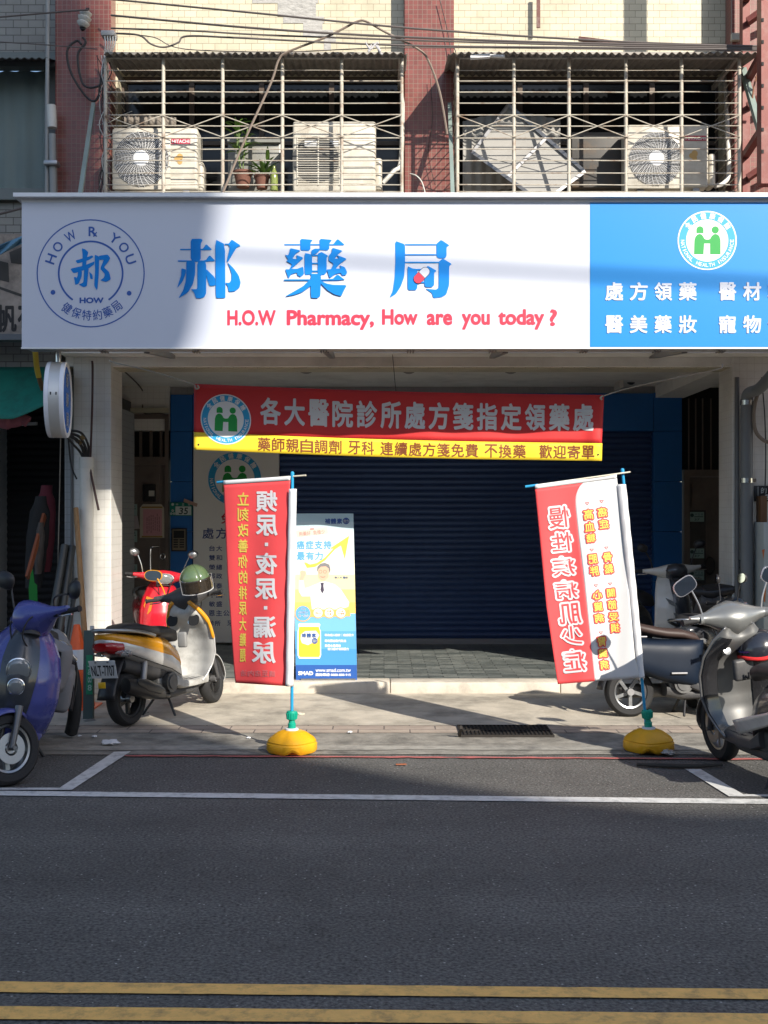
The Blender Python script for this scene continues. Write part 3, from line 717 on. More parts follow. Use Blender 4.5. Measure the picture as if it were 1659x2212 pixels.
def flag_common(root, base, top, Yb, tip_l, tip_r, YL):
    d = (top - base).normalized(); green_cap(root, Vector((base.x, base.y, .168)), d)
    MB().tube([base + d * .10, top - d * .002], .0115, 12).lathe([(.0125, -.03), (.0145, -.005), (.013, .006), (.006, .012), (0, .012)], Matrix.Translation(top) @ d.to_track_quat('Z', 'Y').to_matrix().to_4x4(), 14).build('pole', pole_blue, root)
    cb = MB().tube([tip_l, tip_r], .006, 8).build('crossbar', stick, root)
    e = (tip_r - tip_l).normalized(); MB().tube([tip_l - e * .02, tip_l + e * .075], .010, 10).build('end_cap', pole_blue, cb)
# left flag
lb = Vector((at(630.5, 1600, 8.55).x, 8.55, 0)); flag = thing('printed_flag', 'red printed flag on a blue pole, almost upright, half in shade', 'flag', lb, group='flags on yellow bases')
water_base(flag, lb.x, lb.y, .1)
Lc = conv(850, 1880, 2.5133)
def lfy(px, py): return 8.53 + .0016 * (632 - px) + .013 * math.sin((px - 484) * .055 + py * .004) * min(1, (py - 1040) / 150) + .02 * (py - 1040) / 440 * math.sin(px * .03)
def lff(px, py, d=0): return at(px, py, lfy(px, py)) + Vector((0, -d, 0))
tp = at(631.5, 1022, 8.55)
flag_common(flag, lb, tp, 8.55, at(474, 1041.5, 8.80), at(661, 1026.8, 8.50), 8.8)
edgeL = [(110, 145), (150, 1050), (215, 2000), (230, 2140)]; edgeR = [(783, 102), (765, 370), (750, 1100), (735, 2172)]
def poly_at(E_, y):
    for (x0, y0), (x1, y1) in zip(E_, E_[1:]):
        if y <= y1 or (x1, y1) == E_[-1]: return x0 + (x1 - x0) * (y - y0) / (y1 - y0)
def flag_pt(u, v, eL, eR):
    yl = eL[0][1] + (eL[-1][1] - eL[0][1]) * v; yr = eR[0][1] + (eR[-1][1] - eR[0][1]) * v
    a = (poly_at(eL, yl), yl); b_ = (poly_at(eR, yr), yr); return a[0] + (b_[0] - a[0]) * u, a[1] + (b_[1] - a[1]) * u
cl = MB().grid(lambda u, v: lff(*Lc(*flag_pt(u, v, edgeL, edgeR))), 40, 50).build('cloth', fl_red, flag, solid=.0012)
MB().grid(lambda u, v: lff(*Lc(110 + 673 * u, 105 - 43 * u + 41 * v), .004), 24, 2).build('hem', hem_m, cl, solid=.0012)
def slv(u, v):
    y = 190 + 1982 * v; xl = poly_at([(768, 190), (764, 370), (749, 1100), (734, 2172)], y); xr = poly_at([(847, 190), (836, 900), (826, 1400), (815, 2172)], y)
    p = Lc(xl + (xr - xl) * u, y); return at(p[0], p[1], 8.53) + Vector((0, -.006 - .02 * math.sin(math.pi * u) - .004 * math.sin(v * 40 + u * 3), 0))
MB().grid(slv, 8, 60).build('sleeve', hem_m, cl, solid=.0012)
def mir(mb, s, boxes, f, **k):
    for ch, b_ in zip(s, boxes):
        a = Lc(b_[0], b_[2]); c = Lc(b_[1], b_[3]); text(mb, ch, a[0], a[1], c[0], c[1], f, mirror=True, **k)
mb = MB(); LF = lambda px, py, d=0: lff(px, py, d + .0045)
mir(mb, '頻尿夜尿漏尿', [(440, 652, 205, 420), (437, 655, 450, 662), (432, 652, 832, 1050), (425, 650, 1090, 1300), (412, 640, 1470, 1685), (395, 636, 1728, 1945)], LF, bold=.026)
for bx in ((527, 560, 730, 765), (517, 552, 1368, 1402)):
    a = Lc(bx[0], bx[2]); c = Lc(bx[1], bx[3]); mb.poly([a, (c[0], a[1]), c, (a[0], c[1])], LF)
mb.build('white_lettering', fl_let, cl, smooth=False)
mb = MB(); mir(mb, '立刻改善你的排尿大難題', [(250 + i * 2.5, 367 - i * 3.3, 225 + 157.2 * i, 358 + 157.2 * i) for i in range(11)], LF, bold=.02); mb.build('yellow_lettering', fl_yel, cl, smooth=False)
mb = MB(); mir(mb, '洽內店至請', [(283 + i * 72, 283 + i * 72 + 62, 2008 + i * 2, 2070 + i * 2) for i in range(5)], LF, bold=.014); mb.build('faded_lettering', M('flag_lettering_faded', (.55, .15, .16), .65), cl, smooth=False)
# right flag, leaning
rb = Vector((at(1401, 1600, 8.6).x, 8.6, 0)); flag = thing('printed_flag', 'red and grey printed flag on a blue pole leaning left, bright in the sun', 'flag', rb, group='flags on yellow bases')
water_base(flag, rb.x, rb.y, -.2)
Rc = conv(2050, 1850, 2.43)
def rfy(px, py): return 8.57 + .015 * math.sin((px - 1155) * .06 + py * .003) * min(1, (py - 1050) / 150) + .010 * math.sin(px * .025 + 1)
def rff(px, py, d=0): return at(px, py, rfy(px, py)) + Vector((0, -d, 0))
tp = at(1344.5, 1015, 8.6); flag_common(flag, rb, tp, 8.6, at(*Rc(150, 232), 8.58), at(*Rc(1145, 92), 8.57), 8.6)
eL = [(219, 257), (330, 1400), (440, 2155)]; eR = [(1015, 152), (1110, 1000), (1190, 1890), (1240, 2092)]
def bnd(v):
    y = 200 + 1915 * v; return poly_at([(690, 200), (655, 228), (625, 280), (610, 340), (612, 420), (640, 700), (690, 1100), (745, 1600), (800, 2115)], y)
def rcloth(part):
    def f(u, v):
        a = flag_pt(0, v, eL, eR); b_ = flag_pt(1, v, eL, eR); xb = bnd(v); t = (xb - a[0]) / (b_[0] - a[0]); w = t * u if part == 0 else t + (1 - t) * u
        return rff(*Rc(a[0] + (b_[0] - a[0]) * w, a[1] + (b_[1] - a[1]) * w))
    return f
cl = MB().grid(rcloth(1), 24, 60).build('grey_cloth', fl_wht, flag, solid=.0012); MB().grid(rcloth(0), 20, 60).build('red_cloth', fl_red, flag, solid=.0012)
MB().grid(lambda u, v: rff(*Rc(219 + 793 * u, 215 - 105 * u + 42 * v), .004), 24, 2).build('hem', hem_m, cl, solid=.0012)
def slv(u, v):
    y = 212 + 1880 * v; xl = poly_at([(1015, 212), (1070, 700), (1110, 1100), (1190, 1890), (1205, 2092)], y); xr = poly_at([(1102, 212), (1180, 1000), (1240, 1600), (1281, 2092)], y)
    p = Rc(xl + (xr - xl) * u, y); return at(p[0], p[1], 8.57) + Vector((0, -.006 - .02 * math.sin(math.pi * u) - .005 * math.sin(v * 55 + u * 4) * u, 0))
MB().grid(slv, 8, 80).build('sleeve', hem_m, cl, solid=.0012)
def rmir(mb, s, boxes, **k):
    for ch, b_ in zip(s, boxes):
        a = Rc(b_[0], b_[2]); c = Rc(b_[1], b_[3]); text(mb, ch, a[0], a[1], c[0], c[1], lambda px, py, d=0: rff(px, py, d + .004), mirror=True, rot=-.11, **k)
big = [(330, 570, 410, 655), (360, 600, 660, 885), (370, 625, 900, 1115), (395, 650, 1130, 1340), (430, 680, 1350, 1590), (455, 690, 1570, 1790), (480, 725, 1800, 2050)]
ins = lambda L_, k: [(a + k, b_ - k, c + k, d - k) for a, b_, c, d in L_]
mb = MB(); rmir(mb, '慢性疾病肌少症', big, bold=.085); mb.build('letter_outline', fl_let, cl, smooth=False)
mb = MB(); rmir(mb, '慢性疾病肌少症', ins(big, 20), bold=.012, lift=.003); mb.build('red_lettering', fl_red, cl, smooth=False)
sm = [(680, 795, 445, 565), (690, 805, 565, 680), (705, 815, 680, 785), (725, 835, 880, 995), (740, 850, 995, 1110), (765, 880, 1230, 1340), (780, 885, 1345, 1455), (785, 900, 1455, 1565), (812, 915, 1685, 1795), (825, 930, 1800, 1905), (840, 945, 1905, 2020),
      (815, 930, 425, 540), (830, 945, 540, 655), (868, 975, 865, 975), (880, 990, 975, 1090), (905, 1005, 1215, 1320), (915, 1020, 1325, 1440), (925, 1035, 1445, 1550), (940, 1050, 1550, 1660)]
ss = '高血糖肥胖心臟病腎臟病癌症骨鬆關節受損'
mb = MB(); rmir(mb, ss, sm, bold=.13); 
for x, y in ((725, 400), (865, 380), (770, 850), (912, 830), (810, 1197), (948, 1180), (858, 1655)):
    o_ = [(x - 22, y - 12), (x + 22, y - 14), (x + 3, y + 15)]; i_ = [(x - 13, y - 8), (x + 13, y - 9), (x + 2, y + 8)]
    for k in range(3): mb.poly([Rc(*o_[k]), Rc(*o_[(k + 1) % 3]), Rc(*i_[(k + 1) % 3]), Rc(*i_[k])], lambda px, py, d=0: rff(px, py, .004))
mb.build('red_letter_outline', fl_red, cl, smooth=False)
mb = MB(); rmir(mb, ss, ins(sm, 12), bold=.015, lift=.003); mb.build('yellow_lettering', M('flag_yellow_bright', (.80, .62, .10), .65), cl, smooth=False)

# ------------------------------------------------------------------ standing poster
PSY = 11.42
pos = thing('standing_poster', 'tall printed advertising poster standing on the kerb behind the red flag', 'poster', at(705, 1472, PSY))
def pf(x, y, d=0):
    p = Lc(x, y); v = (y - 437) / 1711; return at(p[0], p[1], PSY + .10 * (1 - v) - .0) + Vector((0, -d, 0))
def prt(name, col, d, *polys, parent=None, rough=.45):
    mb = MB()
    for q in polys: mb.poly(q, lambda x, y, dd: pf(x, y, d))
    return mb.build(name, M('poster_' + name, col, rough), parent or poster, smooth=False)
def px_(y): return 806 + (y - 437) / 1711 * 34, 1416 + (y - 437) / 1711 * 39
def band(y0, y1): a = px_(y0); b_ = px_(y1); return [(a[0], y0), (a[1], y0), (b_[1], y1), (b_[0], y1)]
bd = MB(); c = [pf(*q) for q in band(437, 2148)]; v = bd.vs(c + [p + Vector((0, .006, 0)) for p in c])
for f in ((0, 1, 2, 3), (7, 6, 5, 4), (0, 4, 5, 1), (1, 5, 6, 2), (2, 6, 7, 3), (3, 7, 4, 0)): bd.face([v[i] for i in f])
poster = bd.build('printed_board', M('poster_paper', (.66, .68, .66), .45), pos, smooth=False)
for i, (y0, y1, col) in enumerate(((437, 520, (.42, .60, .66)), (520, 620, (.50, .65, .70)), (620, 760, (.62, .72, .76)), (760, 900, (.66, .74, .76)), (900, 1050, (.80, .79, .66)), (1050, 1200, (.84, .74, .38)), (1200, 1330, (.86, .66, .22)), (1330, 1442, (.85, .58, .14)), (1442, 1620, (.16, .42, .72)), (1620, 1800, (.10, .34, .66)), (1800, 1960, (.06, .27, .58)), (1960, 2148, (.02, .09, .34)))):
    prt('tint_%s' % 'abcdefghijkl'[i], col, .0008, band(y0, y1)).name = 'printed_tint'
prt('arrow', (.86, .62, .08), .0016, [(920, 930), (950, 985), (1030, 975), (1130, 910), (1230, 800), (1290, 760), (1330, 900), (1375, 660), (1170, 795), (1215, 790), (1130, 880), (1050, 935), (980, 950), (940, 930)])
prt('note_paper', (.72, .55, .48), .002, [(840, 608), (1155, 570), (1165, 640), (845, 680)]); prt('tape', (.75, .25, .22), .0026, [(980, 585), (1020, 583), (1022, 600), (982, 602)])
coat = prt('coat', (.74, .75, .77), .0030, [(870, 1130), (870, 1100), (915, 1110), (925, 1190), (960, 1180), (1080, 1130), (1130, 1120), (1230, 1150), (1290, 1200), (1375, 1330), (1365, 1375), (1290, 1400), (1000, 1405), (985, 1270), (900, 1270), (868, 1220)])
prt('skin', (.70, .42, .30), .0036, [(1060, 1000), (1065, 1080), (1090, 1110), (1130, 1115), (1165, 1080), (1175, 1010), (1150, 960), (1085, 960)], [(880, 1020), (900, 1008), (935, 1015), (945, 1040), (930, 1070), (912, 1108), (872, 1108), (885, 1060)])
prt('hair', (.20, .20, .21), .0042, [(1050, 1030), (1055, 970), (1085, 940), (1130, 932), (1175, 950), (1188, 1000), (1180, 1040), (1168, 990), (1140, 968), (1090, 972), (1066, 995)])
g = MB(); 
for cx in (1085, 1130): ring(g, cx, 1022, 14, 17, lambda x, y, d=0: pf(x, y, .0048), n=20)
text(g, '︶', 1085, 1068, 1135, 1080, lambda x, y, d=0: pf(x, y, .0048), bold=.02); g.build('glasses_and_smile', M('poster_glasses', (.2, .12, .1), .5), poster, smooth=False)
prt('tie', (.06, .05, .08), .0042, [(1085, 1135), (1120, 1130), (1116, 1165), (1122, 1210), (1103, 1245), (1085, 1205), (1092, 1165)])
pt_m = M('poster_navy', (.03, .09, .30), .45); pw_m = M('poster_white', (.82, .83, .84), .45); po_m = M('poster_orange', (.80, .42, .12), .45); pl_m = M('poster_light_blue', (.12, .36, .66), .45)
PF = lambda x, y, d=0: pf(x, y, .003 + d)
def ptext(mb, s, x0, y0, x1, y1, **k): 
    run(mb, s, x0, x1, y0, y1, PF, **k)
mb = MB(); ptext(mb, '補體素', 1130, 487, 1310, 541, bold=.03); text(mb, '陳火木 醫師', 1228, 1068, 1362, 1094, PF, bold=.01); disc(mb, 1343, 512, 33, lambda x, y, d=0: pf(x, y, .002)); disc(mb, 1028, 1717, 30, lambda x, y, d=0: pf(x, y, .0055)); ptext(mb, '補體素', 895, 1640, 1048, 1685, bold=.03, lift=.003); mb.build('navy_lettering', pt_m, poster, smooth=False)
mb = MB(); ptext(mb, '癌症支持', 845, 708, 1207, 797, bold=.03); ptext(mb, '最有力', 848, 822, 1120, 907, bold=.03); disc(mb, 910, 1440, 74, lambda x, y, d=0: pf(x, y, .006)); mb.build('blue_lettering', pl_m, poster, smooth=False)
mb = MB(); text(mb, '用藥好  負擔少', 868, 610, 1130, 655, PF, bold=-.004, rot=-.1); mb.build('handwriting', M('poster_handwriting', (.55, .16, .13), .5), poster, smooth=False)
mb = MB(); disc(mb, 910, 1440, 84, lambda x, y, d=0: pf(x, y, .0045)); mb.poly([(930, 1400), (1380, 1402), (1386, 1470), (930, 1478)], lambda x, y, d: pf(x, y, .0038))
for x, r in ((1062, 50), (1174, 50), (1290, 52)): disc(mb, x, 1436, r + 5, lambda x, y, d=0: pf(x, y, .0046))
mb.build('orange_band', po_m, poster, smooth=False)
mb = MB()
for x, r in ((1062, 44), (1174, 44), (1290, 46)): disc(mb, x, 1436, r, lambda x, y, d=0: pf(x, y, .006))
P7 = lambda x, y, d=0: pf(x, y, .0075)
text(mb, '倍力', 1318, 497, 1368, 527, P7, bold=.03); text(mb, '倍力', 1008, 1702, 1050, 1732, P7, bold=.03)
text(mb, '市售', 888, 1384, 935, 1408, P7, bold=.01); text(mb, '癌症配方', 866, 1418, 962, 1442, P7, bold=.01); text(mb, '唯一結合', 866, 1450, 966, 1478, P7, bold=.03)
for i, (s, y, x0, x1) in enumerate((('專為癌人設計｜癌症配方', 1645, 1128, 1420), ('專利藻油取代魚油', 1703, 1128, 1342), ('熱帶水果風味', 1752, 1130, 1290), ('好口感才有持續力', 1785, 1158, 1370))): text(mb, s, x0, y, x1, y + 28, PF, bold=.03)
text(mb, 'SMAD', 862, 2022, 1012, 2062, PF, bold=.05); text(mb, 'www.smad.com.tw', 1036, 1992, 1390, 2030, PF, bold=.008); text(mb, '諮詢專線 0800-888-915', 1036, 2042, 1390, 2072, PF, bold=.025)
mb.build('white_lettering', pw_m, poster, smooth=False)
mb = MB(); text(mb, '低GI', 1032, 1424, 1092, 1450, P7, bold=.02); text(mb, '奶素', 1150, 1408, 1198, 1430, P7, bold=.02); text(mb, '可食', 1150, 1436, 1198, 1460, P7, bold=.02); text(mb, '可作為', 1262, 1410, 1318, 1428, P7, bold=.02); text(mb, '全日營養', 1255, 1434, 1326, 1454, P7, bold=.02); mb.build('small_lettering', po_m, poster, smooth=False)
# the printed can
prt('can_edge', (.78, .80, .80), .0024, [(862, 1550), (880, 1540), (1070, 1540), (1085, 1552), (1075, 1590), (1090, 1620), (1092, 1860), (1078, 1895), (872, 1895), (856, 1865), (856, 1620), (868, 1590)])
prt('can_body', (.84, .52, .04), .0032, [(872, 1575), (1068, 1575), (1082, 1625), (1082, 1860), (1070, 1880), (880, 1880), (866, 1860), (866, 1625)])
prt('can_white', (.84, .80, .66), .0040, [(890, 1650), (930, 1620), (1040, 1615), (1075, 1660), (1040, 1720), (960, 1760), (900, 1740), (885, 1700)])
lg = MB().box(at(650, 1470, PSY).x, at(768, 1470, PSY).x, PSY - .03, PSY + .09, .1325, .15).bar(at(706, 1470, PSY + .06), at(700, 1120, PSY + .13), .02); lg.build('stand', ALLOY, pos, smooth=False)

# ------------------------------------------------------------------ white notice panel on the back wall
NY = BY - .055
npn = thing('hospital_board', 'tall white wall panel listing hospitals in navy characters beside the shutter', 'notice board', Vector((xpx(510), NY, .16)))
a, b_ = at(417.5, 0, NY).x, at(602.5, 0, NY).x
pan = MB().rbox(a, b_, NY, NY + .054, .16, zpy(932) - .002, .004, 1).build('panel', M('panel_white', (.74, .74, .71), .42, var=.03), npn, smooth=False)
nf = lambda px, py, d=0: at(px, py, NY) + Vector((0, -d - .002, 0))
emblem(npn, 507, 1034.5, 60, nf, dz=.0)
H1 = conv(760, 1500, 2.37); H2 = conv(0, 2150, 1.746); mb = MB()
for ch, x in zip('處方箋', (118, 245, 372)): tbox(mb, ch, H1, x, 1450, x + 107, 1552, nf, bold=.012)
for s, y in (('台大', 57), ('雙和', 122), ('榮總', 188), ('郵政', 250), ('國泰', 318), ('中國', 383), ('敏盛', 445)):
    for i, ch in enumerate(s): tbox(mb, ch, H2, 1460 + 50 * i, y, 1502 + 50 * i, y + 38, nf, bold=.016)
for i, ch in enumerate('恩主公'): tbox(mb, ch, H2, 1457 + 51 * i, 508, 1501 + 51 * i, 548, nf, bold=.016)
for i, ch in enumerate('診所 牙科'): 
    if ch != ' ': tbox(mb, ch, H2, 1457 + 43 * i, 580, 1497 + 43 * i, 618, nf, bold=.016)
mb.build('navy_lettering', M('panel_navy', (.03, .06, .22), .5), npn, smooth=False)
mb = MB(); tbox(mb, '免', H1, 295, 1310, 395, 1410, nf, bold=.02); tbox(mb, '費', H1, 405, 1310, 505, 1410, nf, bold=.02); mb.build('red_lettering', M('panel_red', (.45, .02, .03), .5), npn, smooth=False)

# ------------------------------------------------------------------ round light-box sign hung from the big sign
RY = 9.86; rc = at(126, 864, RY)
rs = thing('round_sign', 'round blue and white light box sign hanging edge-on below the big signboard', 'hanging sign', rc + Vector((0, 0, -.33)))
ang = R(8.5); m = Matrix.Translation(rc) @ Matrix.Rotation(ang, 4, 'Z') @ Matrix.Rotation(R(90), 4, 'Y')      # disc axis roughly along +X
casing = M('light_box_case', (.60, .60, .58), .35, .4, var=.05); rimw = M('light_box_rim', (.72, .74, .80), .25)
MB().lathe([(.30, -.042), (.322, -.042), (.322, .042), (.30, .042)], m, 64).build('drum', casing, rs)
for s in (-1, 1):
    rim = MB().lathe([(.27, s * .066), (.292, s * .078), (.314, s * .081), (.322, s * .074), (.324, s * .043), (.30, s * .043)], m, 64).build('rim', rimw, rs)
    face = MB().lathe([(0, s * .0735), (.288, s * .072)], m, 64).build('face', M('light_box_face', (.015, .13, .55), .25), rs)
    mb = MB()
    mm = Matrix.Translation(rc) @ Matrix.Rotation(ang, 4, 'Z')
    for ch, y in zip('郝藥局', (-.17, 0, .17)): text(mb, ch, -.075, y - .062, .075, y + .062, lambda u, v, d, s=s: mm @ Vector((s * .0755, s * u, -v)), bold=.03)
    mb.build('white_lettering', sign_white, face, smooth=False)
MB().cyl(rc + Vector((0, 0, .31)), Vector((rc.x, rc.y, at(126, 754, RY).z + .03)), .024).build('hanging_pipe', CHROME, rs)
bl = MB()
for dz, in ((.0,), (-.012,)):
    for dx in (-.022, .022): bl.lathe([(0, .006), (.006, .005), (.007, 0)], Matrix.Translation(mm @ Vector((dx, -.322, dz + .03))) @ Matrix.Rotation(R(90), 4, 'X'), 8)
bl.build('rivets', BLACK, rs)
# ------------------------------------------------------------------ window cages with corrugated awnings
iron = M('cage_paint', (.43, .395, .33), .5, .0, var=.15, vscale=16, dirt=((.17, .075, .03), .85, 8))
eave_m = M('corrugated_sheet', (.20, .175, .15), .75, var=.25, vscale=9, dirt=((.08, .06, .05), .6, 5))
CY = 10.56
def cage(label, pxs, px0, px1, wx0, wx1, ya, yb):
    root = thing('window_cage', label, 'window cage', at((px0 + px1) / 2, 424, 10.9), group='iron window cages')
    x0, x1 = xpx(px0, CY), xpx(px1, CY); zb, zt = zpy(425, CY), zpy(126, CY)
    for px in pxs:
        x = xpx(px, CY); MB().tube([(x, CY, zb - .04), (x, CY, zt)], .0172, 10).build('post', iron, root)
    bars = MB(); bz = [153, 176, 200, 224, 249, 273, 299, 323, 348, 375, 400, 415, 425]
    for i, py in enumerate(bz):
        z = zpy(py, CY) ; wob = lambda x: .004 * mnoise.noise(Vector((x * 2, i * 3.1, 0)))
        bars.tube([(x0 + (x1 - x0) * k / 24, CY - .012, z + wob(x0 + (x1 - x0) * k / 24)) for k in range(25)], .0052 if i else .003, 6)
        for x in (x0, x1): bars.tube([(x, CY, z), (x, FY - .01, z)], .005, 6)
    bars.build('bar', iron, root)
    xb = MB()
    for a, b_ in zip(pxs, pxs[1:]):
        xa, xb_ = xpx(a, CY), xpx(b_, CY); za, zb_ = zpy(251, CY), zpy(298, CY)
        xb.tube([(xa, CY - .022, za), (xb_, CY - .022, zb_)], .0048, 6).tube([(xa, CY - .030, zb_), (xb_, CY - .030, za)], .0048, 6)
    xb.build('cross_brace', iron, root)
    MB().box(x0, x1, CY - .02, CY + .02, zt - .002, zt + .05).box(x0, x0 + .03, CY + .021, FY, zt, zt + .04).box(x1 - .03, x1, CY + .021, FY, zt, zt + .04).build('top_rail', M('cage_rail', (.30, .28, .25), .6, var=.2, dirt=((.14, .1, .07), .6, 5)), root, smooth=False)
    fl = MB()
    for k in range(7): y = CY + .05 + (FY - CY - .1) * k / 6; fl.box(x0, x1, y - .012, y + .012, zb - .01, zb + .01)
    fl.build('floor_slats', iron, root, smooth=False)
    # corrugated awning, ragged front edge
    ax0, ax1 = xpx(ya, CY - .1), xpx(yb, CY - .1); zf, zw = zpy(116, CY - .1), zpy(116, CY - .1) + .14
    n = int((ax1 - ax0) / .011)
    def f(u, v):
        x = ax0 + (ax1 - ax0) * u; rag = .03 * mnoise.noise(Vector((x * 5, 2.2, 0)))
        y = (CY - .11 + rag) + (FY - .01 - CY + .11 - rag) * v
        return Vector((x, y, zf + (zw - zf) * v + .012 * math.sin(x * 2 * math.pi / .068) + .008 * mnoise.noise(Vector((x * 1.5, v * 3, 4)))))
    MB().grid(f, n, 6).build('awning', eave_m, root, solid=.004)
    return root
cage('rusty cream window cage above the round logo, left of the red pilaster', [228, 353, 481, 610, 738, 868], 228, 868, XL, XM0, 225, 880)
cage('rusty cream window cage above the blue sign panel, right of the red pilaster', [988, 1110, 1229, 1352, 1472, 1597], 988, 1597, XM1, XR, 968, 1640)

# ------------------------------------------------------------------ air conditioners on the cage floors
ac_m = M('ac_casing', (.53, .50, .43), .45, var=.10, vscale=5, dirt=((.26, .21, .15), .65, 4))
ac_dk = M('ac_fan_dark', (.05, .05, .05), .6); ac_red = M('ac_label_red', (.42, .02, .05), .4); ac_hub = M('ac_hub', (.66, .66, .66), .4)
ACY = 10.72
def ac(label, pl, pr, pt, pb, fan, hub, brandbox, style, valve):
    zt, zb = zpy(pt, ACY), zpy(pb, ACY); x0, x1 = xpx(pl, ACY), xpx(pr, ACY)
    root = thing('air_conditioner', label, 'air conditioner', Vector(((x0 + x1) / 2, ACY + .14, zb)), group='air conditioner units in the cages')
    MB().rbox(x0, x1, ACY, ACY + .30, zb, zt, .025, 3).build('casing', ac_m, root)
    fp = Vector((xpx(fan[0], ACY), ACY - .001, zpy(fan[1], ACY))); r = fan[2] / FPX * ACY
    m = Matrix.Translation(fp) @ Matrix.Rotation(R(90), 4, 'X')
    if style == 'ring':
        g0 = MB().rbox(fp.x - r * 1.08, fp.x + r * 1.08, ACY - .012, ACY - .0005, fp.z - r * 1.12, fp.z + r * 1.12, .005).build('fan_surround', ac_m, root)
        MB().lathe([(0, .0135), (r * 1.02, .0135), (r * 1.02, .012)], m, 48).build('fan_recess', ac_dk, root)
        g = MB()
        for k in range(14):
            rr = r * (.30 + .70 * k / 13); g.tube([m @ Vector((rr * math.cos(a), rr * math.sin(a), .022 + .016 * (1 - (rr / r) ** 2))) for a in [2 * math.pi * i / 48 for i in range(48)]], .0022, 4, closed=True)
        for k in range(32):
            a = 2 * math.pi * k / 32; g.tube([m @ Vector((rr * math.cos(a + .5 * (rr / r)), rr * math.sin(a + .5 * (rr / r)), .024 + .016 * (1 - (rr / r) ** 2))) for rr in [r * (.28 + .76 * q / 6) for q in range(7)]], .0024, 4)
        g.build('fan_grille', ac_hub, root)
        MB().lathe([(0, .046), (hub / FPX * ACY * .9, .044), (hub / FPX * ACY, .036), (hub / FPX * ACY, .03)], m, 32).build('hub', ac_hub, root)
        bl = MB()
        for k in range(4):
            a0 = k * math.pi / 2; bl.grid(lambda u, v: m @ Vector(((.05 + (r - .05) * u) * math.cos(a0 + .9 * v), (.05 + (r - .05) * u) * math.sin(a0 + .9 * v), .0145 + .004 * v)), 6, 6)
        bl.build('fan_blades', M('ac_blade', (.05, .05, .05), .5), root)
    else:
        MB().lathe([(0, .0022), (r, .0022), (r, 0)], m, 48).build('fan_recess', ac_dk, root)
        g = MB(); gx0, gx1 = x0 + .045, xpx(613 + 0 * pl, ACY) if False else fp.x + r * 1.02; z = zb + .07
        while z < zpy(298, ACY): g.box(gx0, gx1, ACY - .012, ACY - .007, z, z + .0045); z += .0215
        for k in range(3): x = gx0 + (gx1 - gx0) * k / 2; g.box(x - .006, x + .006, ACY - .0068, ACY - .003, zb + .06, zpy(296, ACY))
        g.build('louvres', ac_m, root, smooth=False)
        bl = MB()
        for k in range(3):
            a0 = k * 2 * math.pi / 3 + .4; bl.grid(lambda u, v: m @ Vector(((.03 + (r - .03) * u) * math.cos(a0 + 1.1 * v), (.03 + (r - .03) * u) * math.sin(a0 + 1.1 * v), .003 + .002 * v)), 6, 6)
        bl.build('fan_blades', M('ac_blade', (.05, .05, .05), .5), root)
        MB().box(xpx(658, ACY), xpx(735, ACY), ACY - .004, ACY - .0008, zpy(316, ACY), zpy(303, ACY)).build('label', ac_hub, root, smooth=False)
    if brandbox:
        bx0, bx1, by0, by1 = brandbox; lf_ = lambda u, v, d=0: at(u, v, ACY - .003 - d)
        lb_ = MB().poly([(bx0, by0), (bx1, by0), (bx1, by1), (bx0, by1)], lambda u, v, d: at(u, v, ACY - .0028)).build('label', ac_red, root, smooth=False)
        mb = MB(); text(mb, 'HITACHI', bx0 + 2, by0 + 2.5, bx1 - 2, by1 - 2, lf_, bold=.03); mb.build('label_lettering', ac_hub, lb_, smooth=False)
        mb = MB(); cx = (bx0 + bx1) / 2 - 2; disc(mb, cx, by1 + 28, 7.5, lf_, 20, sx=.9); disc(mb, cx, by1 + 38, 6, lf_, 20, sx=.9); disc(mb, cx - 5, by1 + 32, 6, lambda u, v, d=0: at(u, v, ACY - .0033), 16, sx=1.2); mb.build('gold_sticker', M('ac_gold', (.48, .30, .10), .45), root, smooth=False)
    vx0, vx1, vy0, vy1 = valve
    MB().rbox(xpx(vx0, ACY + .1), xpx(vx1, ACY + .1), ACY + .07, ACY + .24, zpy(vy1, ACY + .1), zpy(vy0, ACY + .1), .03, 3).build('valve_cover', ac_m, root)
    rb = MB()
    for k in range(6):
        py = pt + (pb - pt) * (.28 + .12 * k); x = xpx(pr - 75, ACY); rb.box(x, x1 - .03, ACY - .0025, ACY - .0005, zpy(py, ACY), zpy(py, ACY) + .006)
    rb.build('ribs', ac_m, root, smooth=False)
    ft = MB()
    for x in (x0 + .1, x1 - .14): ft.box(x, x + .06, ACY + .02, ACY + .28, zb - .03, zb)
    ft.build('foot', STEEL, root, smooth=False)
    return root
ac('dusty round-grilled air conditioner with a red label at the left end of the left cage', 243, 427, 275, 410, (306, 345, 58), 17.5, (370, 411, 299, 311), 'ring', (426, 441, 350, 415))
ac('air conditioner with horizontal louvres behind the left cage bars beside the red pilaster', 632, 812, 261, 415, (682, 345, 50), 0, None, 'louvre', (808, 826, 342, 412))
ac('round-grilled air conditioner with a red label behind the right cage bars', 1355, 1531, 268, 405, (1416, 345, 56), 17, (1479, 1526, 293, 304), 'ring', (1529, 1545, 332, 405))

